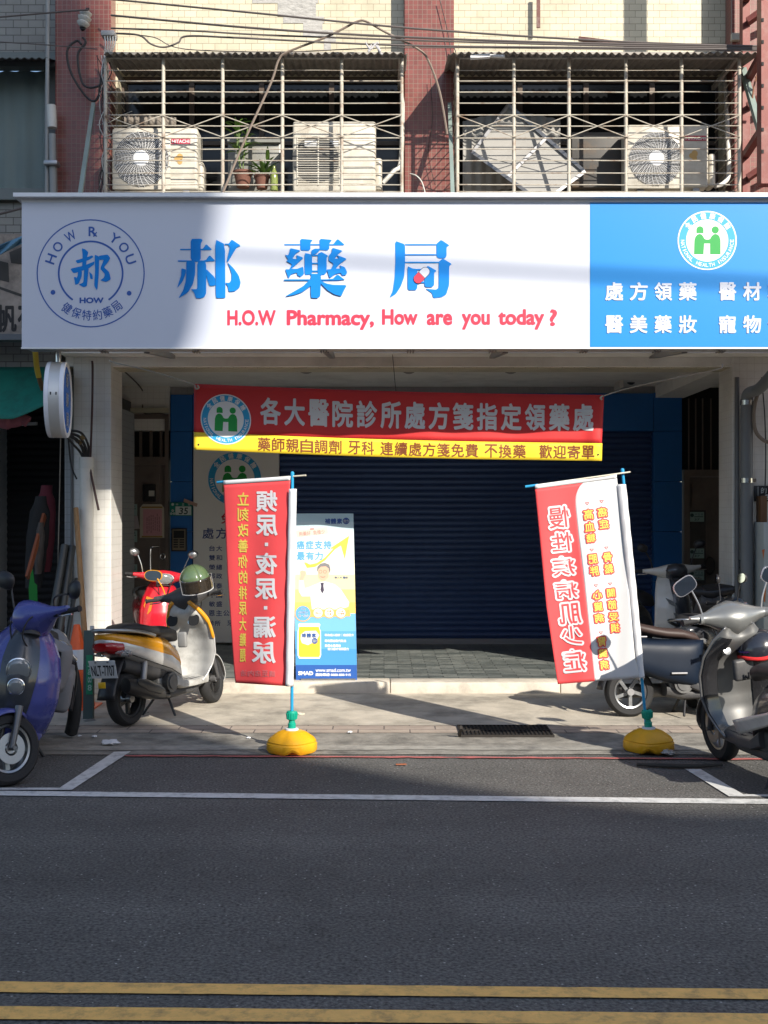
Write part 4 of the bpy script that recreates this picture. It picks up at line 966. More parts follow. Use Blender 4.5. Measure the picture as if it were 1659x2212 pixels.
# ------------------------------------------------------------------ things kept inside the cages
pot_m = M('terracotta_pot', (.15, .065, .045), .8, var=.15); leaf_m = M('plant_leaf', (.10, .20, .03), .45, var=.3, vscale=9)
def leaf(mb, p, d, L, w, droop):
    d = Vector(d).normalized(); side = d.cross(Vector((0, 0, 1))).normalized(); pr = None
    for k in range(7):
        t = k / 6; c = Vector(p) + d * (L * t) + Vector((0, 0, L * (.5 * t - droop * t * t))); ww = w * math.sin(math.pi * min(1, .08 + t * .92)) + .001
        r = mb.vs([c - side * ww, c + Vector((0, 0, -.15 * ww)), c + side * ww])
        if pr: mb.face([pr[0], pr[1], r[1], r[0]]); mb.face([pr[1], pr[2], r[2], r[1]])
        pr = r
def plant(label, px, py, Y, hgt, n, seed, pr):
    base = at(px, py, Y); root = thing('potted_plant', label, 'potted plant', base); random.seed(seed)
    MB().lathe([(0, 0), (pr * .7, 0), (pr, pr * 1.5), (pr * 1.1, pr * 1.5), (pr * 1.1, pr * 1.75), (pr * .95, pr * 1.75), (pr * .9, pr * 1.45), (0, pr * 1.4)], Matrix.Translation(base), 24).build('pot', pot_m, root)
    st = MB(); lv = MB()
    for k in range(3):
        top = base + Vector((random.uniform(-.06, .06), random.uniform(-.04, .04), hgt * random.uniform(.75, 1)))
        st.tube(spline([base + Vector((0, 0, pr)), base.lerp(top, .5) + Vector((random.uniform(-.03, .03), 0, 0)), top]), .006, 6)
        for i in range(n):
            t = random.uniform(.45, 1); a = random.uniform(0, 6.28); leaf(lv, base.lerp(top, t), (math.cos(a), math.sin(a) * .6, .35), random.uniform(.10, .19), random.uniform(.014, .022), random.uniform(.2, .8))
    st.build('stem', M('plant_stem', (.12, .18, .05), .6), root); lv.build('foliage', leaf_m, root)
plant('leafy green potted plant with tall stems behind the left cage bars', 525, 405, 10.9, .72, 12, 4, .085)
plant('small low potted plant near the cage floor, right of the tall plant', 566, 408, 10.85, .28, 9, 8, .07)
solo(MB().lathe([(0, 0), (.035, 0), (.037, .1), (.034, .16), (.013, .2), (.013, .23), (0, .23)], Matrix.Translation(at(592, 412, 10.8)), 16), 'plastic_bottle', M('yellow_liquid_bottle', (.35, .42, .12), .15, trans=.5), 'clear plastic bottle standing on the cage floor right of the plants', 'bottle')
grey_sheet = M('grey_board', (.30, .29, .27), .7, var=.12, vscale=3)
alum = M('dark_aluminium', (.22, .22, .23), .4, .6)
def tilted_frame(label, pts, Y0, Y1):
    root = thing('discarded_window', label, 'window sash', at(sum(p[0] for p in pts) / 4, max(p[1] for p in pts), Y0))
    zlo = max(p[1] for p in pts); zhi = min(p[1] for p in pts)
    q = [at(x, y, Y1 + (Y0 - Y1) * (y - zhi) / (zlo - zhi)) for x, y in pts]
    mb = MB(); v = mb.vs(q); mb.face(v); mb.build('pane', grey_sheet, root, smooth=False, solid=.012)
    for i in range(4): MB().bar(q[i] + Vector((0, -.02, 0)), q[(i + 1) % 4] + Vector((0, -.02, 0)), .035, .03).build('frame_bar', alum, root, smooth=False)
    mid0, mid1 = q[0].lerp(q[1], .5), q[3].lerp(q[2], .5); MB().bar(mid0 + Vector((0, -.022, 0)), mid1 + Vector((0, -.022, 0)), .03, .03).build('frame_bar', alum, root, smooth=False)
tilted_frame('old aluminium window sash leaning at a slant inside the right cage', [(1098, 228), (1262, 372), (1170, 440), (1020, 330)], 10.75, 11.1)
solo(MB().grid(lambda u, v: at(1000 + 210 * u, 262 + 165 * v - 18 * math.sin(u * 3), 11.12) + Vector((0, .012 * math.sin(u * 60), 0)), 120, 2), 'corrugated_panel', grey_sheet, 'grey corrugated panel standing behind the slanted sash in the right cage', 'panel', solid=.006)
solo(MB().grid(lambda u, v: at(268 + 112 * u, 247 + 20 * v + 6 * u, 11.0) + Vector((0, .014 * math.sin(u * 46), 0)), 90, 2), 'corrugated_panel', eave_m, 'piece of corrugated sheet above the left air conditioner', 'panel', solid=.005)
solo(MB().rbox(at(1235, 0, 11.05).x, at(1345, 0, 11.05).x, 11.05, 11.2, zpy(405, 11.05), zpy(285, 11.05), .01), 'storage_box', M('dark_box', (.07, .065, .06), .6, var=.3, dirt=((.16, .09, .04), .6, 5)), 'dark storage box beside the right cage air conditioner', 'box')
solo(MB().rbox(at(492, 0, 11.1).x, at(606, 0, 11.1).x, 11.1, 11.16, zpy(415, 11.1), zpy(306, 11.1), .01).box(at(492, 0, 11.1).x, at(606, 0, 11.1).x, 11.06, 11.12, zpy(310, 11.1), zpy(303, 11.1)), 'plant_tank', M('tank_glass', (.22, .22, .2), .3, var=.2), 'grey glass tank standing behind the potted plants', 'tank')
pipe_w = M('white_pipe', (.55, .54, .50), .5, var=.1)
wire('drain_pipe', [at(1545, 402, 10.85), at(1562, 396, 10.9), at(1574, 375, 10.95), at(1572, 300, 11.1), at(1568, 200, 11.25), at(1560, 140, 11.3)], .022, pipe_w, 'white drain pipe climbing behind the right end of the right cage', 'pipe', n=10)
wire('drain_pipe', [at(827, 395, 10.9), at(850, 370, 10.9), at(866, 345, 11.0), at(870, 200, 11.2)], .022, pipe_w, 'white drain pipe bending behind the right end of the left cage', 'pipe', n=10)

# ------------------------------------------------------------------ cables, brackets and poles on the facade
CB = M('cable_grey', (.10, .085, .08), .6)
W = lambda *p: [at(x, y, Y) for x, y, Y in p]
WY = 10.3
for nm, pts, r, lab in (
    ('overhead_cable', W((-60, 42, 10.9), (150, 24, 10.9), (190, 22, 10.9)), .008, 'black cable from the left building to the white insulator'),
    ('overhead_cable', W((236, -2, 10.9), (560, 29, WY), (900, 62, WY), (1300, 88, WY), (1640, 101, 10.3), (1760, 106, 10.3)), .009, 'highest thick grey cable crossing the cream wall'),
    ('overhead_cable', W((240, 33, 10.9), (540, 60, WY), (830, 78, WY), (1200, 92, WY), (1640, 100, WY), (1760, 104, WY)), .010, 'second thick grey cable crossing the cream wall'),
    ('overhead_cable', W((240, 61, 10.8), (420, 67, WY), (560, 75, WY), (860, 86, WY), (1240, 97, WY), (1640, 104, WY), (1760, 106, WY)), .008, 'third grey cable, running just above the awnings'),
    ('overhead_cable', W((244, 72, 10.8), (300, 76, 10.6), (326, 95, 10.5), (355, 102, 10.5), (385, 92, 10.5), (405, 78, 10.5), (520, 82, WY), (870, 98, WY), (1300, 103, WY), (1700, 108, WY)), .009, 'grey cable with a deep sag right of the junction block'),
    ('overhead_cable', W((250, 73, 10.8), (330, 80, 10.5), (400, 106, 10.5), (620, 112, 10.4), (900, 103, 10.4), (1640, 110, 10.4)), .005, 'thin cable dipping to the edge of the left awning'),
    ('overhead_cable', W((-40, 88, 10.9), (100, 97, 10.9), (210, 106, 10.9)), .005, 'thin black cable low on the grey tile wall'),
    ('overhead_cable', W((-40, 168, 10.0), (20, 160, 10.2)) if False else W((-40, 470, 10.9), (0, 462, 10.9), (60, 446, 10.9)), .012, 'black cable slanting behind the left end of the signboard'),
    ('bent_conduit', W((478, 425, 10.42), (530, 300, 10.40), (585, 180, 10.38), (602, 130, 10.36), (622, 112, 10.34), (700, 82, 10.3), (745, 60, 10.3), (770, 47, 10.3), (790, 46, 10.3), (830, 68, 10.3), (900, 104, 10.35), (925, 130, 10.4), (950, 200, 10.45), (966, 290, 10.5)), .0105, 'long bent brown conduit arching over the left cage awning'),
    ('hanging_wire', W((950, 0, 11.1), (965, 60, 11.1), (975, 120, 11.1)), .004, 'thin wire hanging down the top of the middle pilaster'),
    ('hanging_wire', W((978, 100, 10.9), (986, 120, 10.9), (990, 190, 11.0), (985, 250, 11.0)), .005, 'black wire looping down the middle pilaster beside the right cage'),
    ('hanging_wire', W((886, 375, 10.8), (900, 380, 10.75), (912, 395, 10.75), (920, 425, 10.75)), .006, 'white curved tube at the foot of the middle pilaster'),
    ('hanging_wire', W((930, 170, 11.1), (934, 260, 11.1), (925, 330, 11.1), (940, 400, 11.1)), .003, 'thin brown wire down the middle of the red pilaster'),
    ('hanging_wire', W((270, 230, 10.9), (262, 262, 10.9), (228, 270, 10.9)) if False else W((285, 240, 11.0), (262, 250, 11.0), (236, 264, 11.0), (210, 270, 11.1)), .003, 'thin pale wire drooping across the left pilaster'),
):
    wire(nm, pts, r, {'bent_conduit': M('conduit_brown', (.20, .155, .125), .6, var=.15), 'overhead_cable': CB}.get(nm, pipe_w if 'white' in lab or 'pale' in lab else CABLE), lab, 'conduit' if nm == 'bent_conduit' else 'cable', group='cables strung across the facade' if nm == 'overhead_cable' else None)
# black loops and pipes on the left pilaster
random.seed(12)
for pts, lab in ((W((165, 130, 11.0), (150, 170, 10.98), (152, 240, 11.0), (175, 295, 10.98), (218, 300, 11.0), (236, 275, 11.0)) if False else W((236, 190, 11.0), (222, 225, 10.98), (212, 290, 10.98), (190, 292, 11.0), (155, 240, 11.0), (145, 190, 11.0), (165, 168, 11.0), (176, 176, 11.0)), 'black cable loop hanging on the left pilaster below the insulator'),
                 (W((235, 232, 11.0), (214, 265, 10.97), (180, 262, 10.98), (168, 200, 11.0), (185, 172, 11.0), (178, 160, 11.0)), 'second black cable loop hanging inside the first on the left pilaster')):
    P_ = [Vector((p.x, p.y, p.z + .35)) for p in pts]; wire('cable_loop', P_, .011, CABLE, lab, 'cable')
bun = thing('cable_bundle', 'tangle of grey and black wires climbing the left edge of the left cage', 'cable bundle', at(228, 425, 10.7))
mb = MB(); mk = MB()
for k in range(9):
    pts = [at(222 + random.uniform(-8, 14) + 6 * math.sin(j * 1.3 + k), 120 + 300 * j / 8, 10.62 + random.uniform(-.05, .05)) for j in range(9)]
    (mb if k % 3 else mk).tube(spline(pts, 4), random.uniform(.003, .006), 5)
mb.build('wires', CABLE, bun); mk.build('pale_wires', pipe_w, bun)
solo(MB().tube(spline(W((211, 430, 10.35), (190, 428, 10.35), (175, 425, 10.4))), .001, 4), 'tie_wire', CABLE, 'short tie wire behind the top of the signboard', 'wire')
teal_steel = M('green_grey_strut', (.24, .30, .27), .5, .3, var=.15, dirt=((.2, .18, .14), .5, 4))
solo(MB().bar(at(202, 225, 10.9), at(172, 428, 10.0), .036, .036), 'steel_strut', teal_steel, 'green-grey steel strut slanting in front of the left pilaster', 'strut', smooth=False)
solo(MB().bar(at(971, 225, 10.95), at(978, 428, 10.2), .034, .034), 'steel_strut', teal_steel, 'green-grey steel strut on the middle pilaster beside the right cage', 'strut', smooth=False)
solo(MB().bar(at(1605, 150, 10.85), at(1682, 425, 9.95), .05, .05), 'steel_strut', teal_steel, 'green-grey steel strut slanting right of the right cage', 'strut', smooth=False)
ins = thing('insulator', 'white ribbed porcelain insulator on the left pilaster', 'insulator', at(178, 60, 10.98))
porc = M('porcelain', (.55, .55, .52), .25)
m = Matrix.Translation(at(178, 58, 10.98)) @ Matrix.Rotation(R(14), 4, 'Y')
MB().lathe([(0, 0), (.03, 0), (.055, .02), (.062, .04), (.04, .055), (.06, .07), (.066, .09), (.04, .105), (.055, .12), (.06, .14), (.03, .155), (0, .16)], m, 20).build('ribbed_body', porc, ins)
MB().cyl(at(181, 62, 11.0), at(178, 58, 10.98), .03).bar(at(178, 40, 11.0), at(190, 20, 11.15), .03).build('bracket', BLACK, ins)
jb = thing('junction_block', 'grey cable junction block at the left corner of the left awning', 'junction block', at(236, 85, 10.7))
MB().rbox(at(222, 0, 10.75).x, at(252, 0, 10.75).x, 10.66, 10.8, zpy(80, 10.7), zpy(68, 10.7), .012).build('block', M('block_grey', (.38, .37, .36), .5, var=.1), jb)
fz = MB()
for k in range(5): fz.tube(spline([at(226 + 6 * k, 78, 10.68), at(228 + 5 * k, 95, 10.66), at(226 + 3 * k, 118, 10.68)], 4), .006, 6)
fz.build('leads', pipe_w, jb)
solo(MB().tube(spline(W((790, 92, 10.3), (800, 106, 10.28), (812, 96, 10.3), (822, 112, 10.28), (806, 94, 10.3), (796, 112, 10.28), (815, 92, 10.3), (818, 110, 10.3), (826, 118, 10.3)), 6), .008, 6), 'rag_bundle', M('grey_rag', (.40, .39, .40), .9), 'knot of grey cloth strips tied on the cables', 'rag')
solo(MB().bar(at(1163, -20, 11.25), at(1163, 60, 11.25), .035, .02), 'iron_stub', M('rust_red', (.13, .045, .035), .6, var=.3, dirt=((.3, .28, .25), .5, 12)), 'rusty dark red iron stub hanging on the cream wall', 'iron stub', smooth=False)
solo(MB().bar(at(1250, 84, 10.9), at(1420, 104, 10.75), .05, .03), 'iron_bar', M('rust_red', ()), 'rusty dark red bar lying on top of the right awning', 'iron bar', smooth=False)
solo(MB().bar(at(1016, 124, 10.42), at(1058, 121, 10.42), .045, .03).bar(at(1050, 120, 10.45), at(1090, 122, 10.42), .03, .02), 'white_slat', ac_hub, 'short white slat tucked under the right awning by its second post', 'slat', smooth=False)
# PVC conduits left of the pilaster
pv = thing('conduit_pipe', 'grey conduit pipe with a white sleeve left of the left pilaster', 'pipe', at(112, 425, 11.0))
MB().cyl(at(113, 290, 11.0), at(116, 430, 11.0), .034).cyl(at(103, -10, 11.0), at(101, 430, 11.0), .018).build('pipe', M('pipe_grey', (.25, .26, .26), .5, var=.1), pv)
MB().cyl(at(111, 228, 11.0), at(113, 276, 11.0), .044).build('sleeve', pipe_w, pv)
MB().rbox(at(98, 0, 11).x, at(128, 0, 11).x, 10.93, 11.05, zpy(360, 11), zpy(350, 11), .01).build('clamp', STEEL, pv)

# ------------------------------------------------------------------ dark red steel staircase frame on the right
rs_m = M('red_oxide_steel', (.16, .045, .038), .5, .2, var=.2, vscale=6, dirt=((.26, .2, .18), .35, 6))
st = thing('steel_stair_frame', 'dark red steel frame with slanted stair beams right of the right cage', 'steel frame', (4.0, 10.6, 4.7))
xA, xB = xpx(1611, 10.95), xpx(1648, 10.0)
MB().box(xA - .035, xA + .035, 10.93, 11.03, 4.3, 9.5).build('post', rs_m, st, smooth=False)
MB().box(xB - .02, xB + .13, 9.98, 10.10, 4.62, 9.5).build('post', rs_m, st, smooth=False)
MB().box(5.0, 5.12, 9.98, 10.1, 4.62, 9.5).build('post', rs_m, st, smooth=False)
for k, py in enumerate((-60, 130, 290, 440)):
    z = zpy(py, 10.5); MB().bar((xA, 10.9, z - .28), (5.05, 10.3, z + .75), .10, .05).build('stair_beam', rs_m, st, smooth=False)
    MB().bar((xA, 10.99, z - .05), (xB + .05, 10.06, z - .05), .06, .06).build('cross_bar', rs_m, st, smooth=False)
for k in range(9):
    z = zpy(10 + 45 * k, 10.5); MB().box(xB - .019, xB + .0, 9.975, 9.979, z, z + .03).build('bolt_plate', MATTE, st, smooth=False)
wire('cable_loop', W((1640, 150, 10.6), (1628, 190, 10.6), (1626, 240, 10.6), (1640, 265, 10.6), (1644, 200, 10.6), (1632, 165, 10.6)), .008, M('cable_rust', (.22, .1, .06), .6), 'brown cable loop hanging in the steel stair frame', 'cable')
solo(MB().box(at(1581, 0, 11.1).x, at(1599, 0, 11.1).x, 11.1, 11.148, zpy(86, 11.1), zpy(71, 11.1)), 'meter_box', M('box_beige', (.42, .40, .34), .6), 'small beige box on the right pilaster just above the awning', 'box', bevel=.004)

# ------------------------------------------------------------------ dome lights in the arcade ceiling, pipes, camera bracket
for px, lab in ((661, 'leftmost of the three dome lamps under the arcade ceiling'), (883, 'middle one of the three dome lamps under the arcade ceiling'), (1103, 'rightmost of the three dome lamps under the arcade ceiling')):
    p = at(px, 790, 12.5); p.z = 3.388; root = thing('dome_lamp', lab, 'ceiling lamp', p, group='dome lamps under the arcade ceiling'); m = Matrix.Translation(p)
    MB().lathe([(0, 0), (.112, 0), (.112, -.035), (.09, -.04), (0, -.04)], m, 28).build('base_plate', BLACK, root)
    MB().lathe([(.085, -.0405), (.085, -.055), (.06, -.085), (.03, -.098), (0, -.1)], m, 28).build('dome', M('dome_grey', (.30, .29, .27), .25, var=.1), root)
dpipe = thing('arcade_pipe', 'white pipe with a bracket under the right end of the arcade ceiling', 'pipe', at(1345, 810, 13.2))
MB().tube([at(1347, 803, 14.0), at(1400, 790, 13.0), at(1560, 768, 11.8)], .04, 12).build('pipe', pipe_w, dpipe)
MB().box(at(1338, 0, 14.0).x, at(1346, 0, 14.0).x, 13.98, 14.3, zpy(838, 14.0), zpy(795, 14.0)).build('bracket', pipe_w, dpipe, smooth=False)
MB().lathe([(0, .03), (.05, .03), (.06, 0), (0, 0)], Matrix.Translation(at(1363, 821, 14.2)) @ Matrix.Rotation(R(90), 4, 'X'), 16).build('vent_cap', BLACK, dpipe)
wire('wall_wire', [at(262, 796, 12.8), at(307, 842, BY - .03), at(308, 880, BY - .02), at(313, 893, BY - .02), at(345, 893, BY - .02), at(364, 897, BY - .03)], .008, CB, 'grey conduit running over the ceiling to the brown door on the left', 'wire')

# ------------------------------------------------------------------ number plates, notices, intercom
green_pl = M('plate_green', (.01, .19, .14), .35); plate_w = M('plate_white', (.55, .60, .58), .4); pale_pl = M('plate_pale_green', (.27, .38, .35), .45); ink = M('plate_ink', (.03, .07, .06), .5)
npz = YB - .02
np_ = thing('house_number', 'green and white house number plate 35 on the blue column', 'number plate', at(392, 1115, npz))
f0 = lambda u, v, d=0: at(u, v, npz - d)
MB().rbox(at(366.5, 0, npz).x, at(415.5, 0, npz).x, npz, npz + .016, zpy(1114.5, npz), zpy(1085, npz), .006).build('plate', green_pl, np_)
pw = MB().poly([(379, 1094), (413, 1094), (413, 1112.5), (379, 1112.5)], lambda u, v, d: f0(u, v, .002)).build('number_field', plate_w, np_, smooth=False)
mb = MB(); text(mb, '3', 387, 1096.5, 395.5, 1111, lambda u, v, d=0: f0(u + (1104 - v) * .12, v, .004 + d), bold=.02); text(mb, '5', 397.5, 1096.5, 406, 1111, lambda u, v, d=0: f0(u + (1104 - v) * .12, v, .004 + d), bold=.02); mb.build('number', ink, np_, smooth=False)
mb = MB(); text(mb, '中', 380, 1087, 385, 1092, lambda u, v, d=0: f0(u, v, .003 + d)); text(mb, '正', 393, 1087, 398, 1092, lambda u, v, d=0: f0(u, v, .003 + d)); text(mb, '路', 406, 1087, 411, 1092, lambda u, v, d=0: f0(u, v, .003 + d)); disc(mb, 373, 1089.5, 3, lambda u, v, d=0: f0(u, v, .003), 16)
for fx, fy in ((373, 1103), (370, 1109.5), (376, 1109.5)):
    for k in range(5): disc(mb, fx + 1.8 * math.sin(k * 1.2566), fy - 1.8 * math.cos(k * 1.2566), 1.1, lambda u, v, d=0, k=k: f0(u, v, .003 + .0002 * k), 8)
mb.build('plate_lettering', plate_w, np_, smooth=False)
solo(MB().poly([(398, 1077), (427, 1088), (425, 1095), (396, 1084)], lambda u, v, d: at(u, v, npz - .03 + d), .002), 'paper_strip', M('paper_strip', (.42, .28, .22), .7, var=.2), 'faded orange paper strip stuck above the green number plate', 'paper strip', smooth=False)
ic = thing('intercom', 'black and bronze door intercom panel with eight buttons on the blue column', 'intercom', at(387, 1192, YB))
MB().rbox(at(370.5, 0, YB).x, at(404.5, 0, YB).x, YB - .03, YB - .0005, zpy(1191, YB), zpy(1141, YB), .008).build('case', BLACK, ic)
fp_ = MB().box(at(373.5, 0, YB).x, at(401.5, 0, YB).x, YB - .036, YB - .0305, zpy(1188, YB), zpy(1143.5, YB)).build('face_plate', M('bronze_plate', (.22, .18, .12), .4, .5), ic, smooth=False)
MB().box(at(376, 0, YB).x, at(399, 0, YB).x, YB - .038, YB - .0365, zpy(1162, YB), zpy(1146, YB)).build('screen', MATTE, fp_, smooth=False)
for r_ in range(4):
    for c_ in range(2): MB().rbox(at(376 + 13 * c_, 0, YB).x, at(386 + 13 * c_, 0, YB).x, YB - .041, YB - .0365, zpy(1167.5 + 5.1 * r_, YB), zpy(1164.5 + 5.1 * r_, YB), .002).build('button', BLACK, fp_)
def small_plate(num, x0, x1, y0, y1, Y, lab):
    r_ = thing('number_plate', lab, 'number plate', at((x0 + x1) / 2, y1, Y), group='small green number plates on the doors')
    MB().box(at(x0, 0, Y).x, at(x1, 0, Y).x, Y, Y + .008, zpy(y1, Y), zpy(y0, Y)).build('plate', pale_pl, r_, smooth=False)
    mb = MB(); g = lambda u, v, d=0: at(u, v, Y - .0015 - d); w = x1 - x0
    text(mb, num, x0 + w * .28, y0 + 14, x0 + w * .66, y1 - 2.5, lambda u, v, d=0: g(u + (y1 - v) * .12, v, d), bold=.008)
    mb.poly([(x0 + w * .3, y0 + 9.5), (x1 - 2, y0 + 9.5), (x1 - 2, y0 + 11), (x0 + w * .3, y0 + 11)], lambda u, v, d: g(u, v, 0)); disc(mb, x0 + 4, y0 + 7, 4, g, 14)
    for i, ch in enumerate('中正路'): text(mb, ch, x0 + w * (.35 + .22 * i), y0 + 3, x0 + w * (.35 + .22 * i) + 3.6, y0 + 7.5, g, bold=0)
    mb.build('lettering', ink, r_, smooth=False)
DY = BY - .012
for y, lab in ((1089, 'topmost small number plate 35 on the brown left door'), (1146, 'second small number plate 35 on the left door, below the folded letter'), (1219, 'lowest small number plate 35 on the left door, behind the red scooter')):
    small_plate('35', 262, 296, y, y + 25, DY, lab)
for y, lab in ((1106, 'topmost small number plate 37 on the right door'), (1185, 'second small number plate 37 on the right door'), (1232, 'lowest small number plate 37 on the right door')):
    small_plate('37', 1491, 1521, y, y + 21, BY - .03, lab)
nt_ = thing('permit_notice', 'pink permit notice in a cream and brown frame on the left door', 'notice', at(328, 1162, DY))
MB().poly([(302, 1097), (309, 1089), (348, 1089), (355, 1097), (355, 1162), (302, 1162)], lambda u, v, d: at(u, v, DY + (0 if d else .006)), .006).build('frame', M('notice_cream', (.42, .38, .30), .6), nt_, smooth=False)
MB().poly([(309, 1100), (350, 1100), (350, 1157), (309, 1157)], lambda u, v, d: at(u, v, DY - .002)).build('paper', M('notice_pink', (.48, .24, .26), .6, var=.08), nt_, smooth=False)
mb = MB()
for y0 in (1094, 1157.5): mb.poly([(306, y0), (351, y0), (351, y0 + 3.5), (306, y0 + 3.5)], lambda u, v, d: at(u, v, DY - .0025))
mb.build('brown_band', M('notice_brown', (.28, .17, .05), .6), nt_, smooth=False)
mb = MB(); random.seed(2)
for k in range(7):
    x = 317 + 4.4 * k; y = 1108 + random.uniform(0, 10)
    while y < 1146: h = random.uniform(3, 8); mb.poly([(x, y), (x + 1.2, y), (x + 1.2, y + h), (x, y + h)], lambda u, v, d: at(u, v, DY - .003)); y += h + 1.5
mb.build('print', M('notice_print', (.16, .08, .09), .6), nt_, smooth=False)
solo(MB().poly([(266, 1117), (297, 1114), (300, 1142), (268, 1146)], lambda u, v, d: at(u, v, DY - .006 + d * 1.0), .004).poly([(291, 1115), (297, 1114), (302, 1142), (294, 1143)], lambda u, v, d: at(u, v, DY - .02 + d), .003), 'folded_letter', M('letter_paper', (.40, .34, .34), .7), 'folded pinkish letter stuck in the left door between the number plates', 'letter', smooth=False)
wire('red_brown_wire', [at(239, 800, 11.15), at(240, 860, 11.14), at(237, 950, 11.12), at(240, 1000, 11.12), at(250, 1060, 11.1), at(263, 1102, 11.1)] if False else [at(199, 780, 11.15), at(200, 800, 11.14), at(199, 880, 11.12), at(195, 1000, 11.12), at(196, 1020, 11.1), at(213, 1102, 11.05)], .011, M('wire_maroon', (.06, .03, .028), .6), 'maroon cable hanging down in front of the left pillar', 'cable', n=8)
# ------------------------------------------------------------------ left neighbour
ln = thing('neighbour_house', 'shaded grey tiled house with a curtained window left of the pharmacy', 'building', (-6, 12, 0))
LNX = -3.19
MB().box(-14, LNX, 11.28, 11.7, zpy(112, 11.28), 10.5).box(-14, LNX, 11.28, 11.7, 3.2, zpy(425, 11.28)).build('upper_wall', greyt, ln, smooth=False)
wf = MB(); wx1 = xpx(108, 11.4)
wf.box(-14, LNX, 11.22, 11.34, zpy(150, 11.3), zpy(140, 11.3)); wf.box(wx1 - .04, wx1, 11.35, 11.45, zpy(425, 11.4), zpy(150, 11.4)); wf.box(-14, LNX, 11.20, 11.34, zpy(437, 11.3), zpy(413, 11.3)); wf.box(-14, LNX, 11.279, 11.34, zpy(140, 11.3) + .002, zpy(112, 11.28) - .002)
wfr = wf.build('window_frame', M('window_frame_grey', (.13, .145, .14), .5, .3), ln, smooth=False)
MB().box(wx1 + .001, LNX, 11.33, 11.5, zpy(425, 11.3), zpy(150, 11.3)).build('wall_strip', M('wall_strip', (.10, .11, .11), .7), ln, smooth=False)
def cur(u, v):
    x = -12 + (wx1 + 12) * u; return Vector((x, 11.47 + .018 * math.sin(x * 34) + .012 * math.sin(x * 13 + 1), zpy(425, 11.4) + (zpy(148, 11.4) - zpy(425, 11.4)) * v))
MB().grid(cur, 500, 1).build('curtain', M('curtain', (.27, .32, .315), .85, var=.06), wfr)
MB().box(-14, wx1 - .041, 11.41, 11.414, zpy(425, 11.4), zpy(150, 11.4)).build('pane', M('window_glass', (.75, .8, .8), .03, trans=.95, ior=1.1), wfr, smooth=False)
def eav(u, v): x = -14 + (14 + LNX) * u; return Vector((x, 10.98 + .34 * v, zpy(128, 11) + .1 * v + .010 * math.sin(x * 2 * math.pi / .07)))
MB().grid(eav, 900, 2).build('eave', M('dark_eave', (.05, .05, .05), .7, var=.2), ln, solid=.004)
MB().box(-14, LNX, 11.28, 11.7, 2.9, 3.199).box(-14, LNX, 11.7, 16, 3.0, 3.19).build('soffit', M('dark_tile', (.06, .06, .06), .5, brick=(.075, .075, .003, 0, (.055, .055, .055)), mortar=(.1, .1, .1)), ln, smooth=False)
lsh = MB(); prof = []; z = .1
while z < 3:
    for k in range(4): prof.append((12.9 - .015 * math.sin(math.pi * k / 3), z + .07 * k / 3))
    z += .078
lsh.loft([[Vector((x, y, zz)) for y, zz in prof] for x in (-14, -3.12)], cap=False, closed=False).build('roller_shutter', M('black_shutter', (.015, .015, .016), .6, .2), ln, angle=30)
MB().box(-3.118, -3.02, 11.3, 14, -.02, 2.99).build('party_wall', M('party_wall', (.30, .31, .31), .6, var=.08, brick=(.0735, .0735, .0022, 0, (.29, .30, .30)), mortar=(.2, .2, .2)), ln, smooth=False)
MB().box(-14, -9, 11.3, 11.6, 0, 3.2).build('end_pillar', whitet, ln, smooth=False)
os_ = thing('old_sign', 'weathered old signboard with flaking faces and dark brush characters behind the left end', 'old sign', at(0, 735, 10.75))
oldp = M('old_sign_face', (.34, .29, .25), .8, var=.35, vscale=3.5, dirt=((.07, .065, .06), .85, 2.6))
MB().box(-6, xpx(130, 10.8), 10.8, 10.9, zpy(722, 10.8), zpy(505, 10.8)).build('panel', oldp, os_, smooth=False)
MB().box(-6, xpx(130, 10.8), 10.77, 10.92, zpy(735, 10.8), zpy(722, 10.8) - .001).build('rail', M('sign_rail', (.12, .13, .14), .6), os_, smooth=False)
mb = MB(); of = lambda u, v, d=0: at(u, v, 10.797 - d)
text(mb, '帆', -8, 658, 36, 718, of, bold=.03); text(mb, '布', 38, 650, 80, 716, of, bold=.03); text(mb, '船', -58, 655, -14, 718, of, bold=.03); mb.build('brush_lettering', M('old_ink', (.035, .033, .033), .8), os_, smooth=False)
mb = MB()
for p in ([(20, 545), (55, 530), (52, 572), (24, 568)], [(-5, 562), (18, 568), (20, 610), (-5, 604)]): mb.poly(p, of)
mb.poly([(-40, 605), (60, 640), (60, 646), (-40, 611)], of); mb.build('stain', M('old_stain', (.06, .058, .055), .9), os_, smooth=False)
tarp = M('blue_tarp', (.10, .22, .32), .6, var=.2, bump=.3, bscale=15)
solo(MB().grid(lambda u, v: at(-40 + 120 * u, 545 - 48 * u + 26 * v - 14 * u * v, 10.6 + .03 * math.sin(u * 14 + v * 6)), 40, 8), 'tarpaulin', tarp, 'blue tarpaulin edge folded over the old weathered signboard', 'tarpaulin', solid=.004)
aw = M('green_awning', (.005, .15, .105), .65, var=.15, dirt=((.01, .05, .04), .6, 5))
def awf(u, v):
    lo = 905 - 55 * max(0, (u - .62) / .38) ** 1.2; px = -160 + 312 * u - 8 * v
    return at(px, 793 + (lo - 793) * v, 11.24 - .5 * v + .03 * math.sin(u * 15) * v)
solo(MB().grid(awf, 40, 10), 'shop_awning', aw, 'dark green cloth awning over the black shopfront on the left', 'awning', solid=.004)
pk = M('pink_cloth', (.30, .10, .13), .8, var=.2)
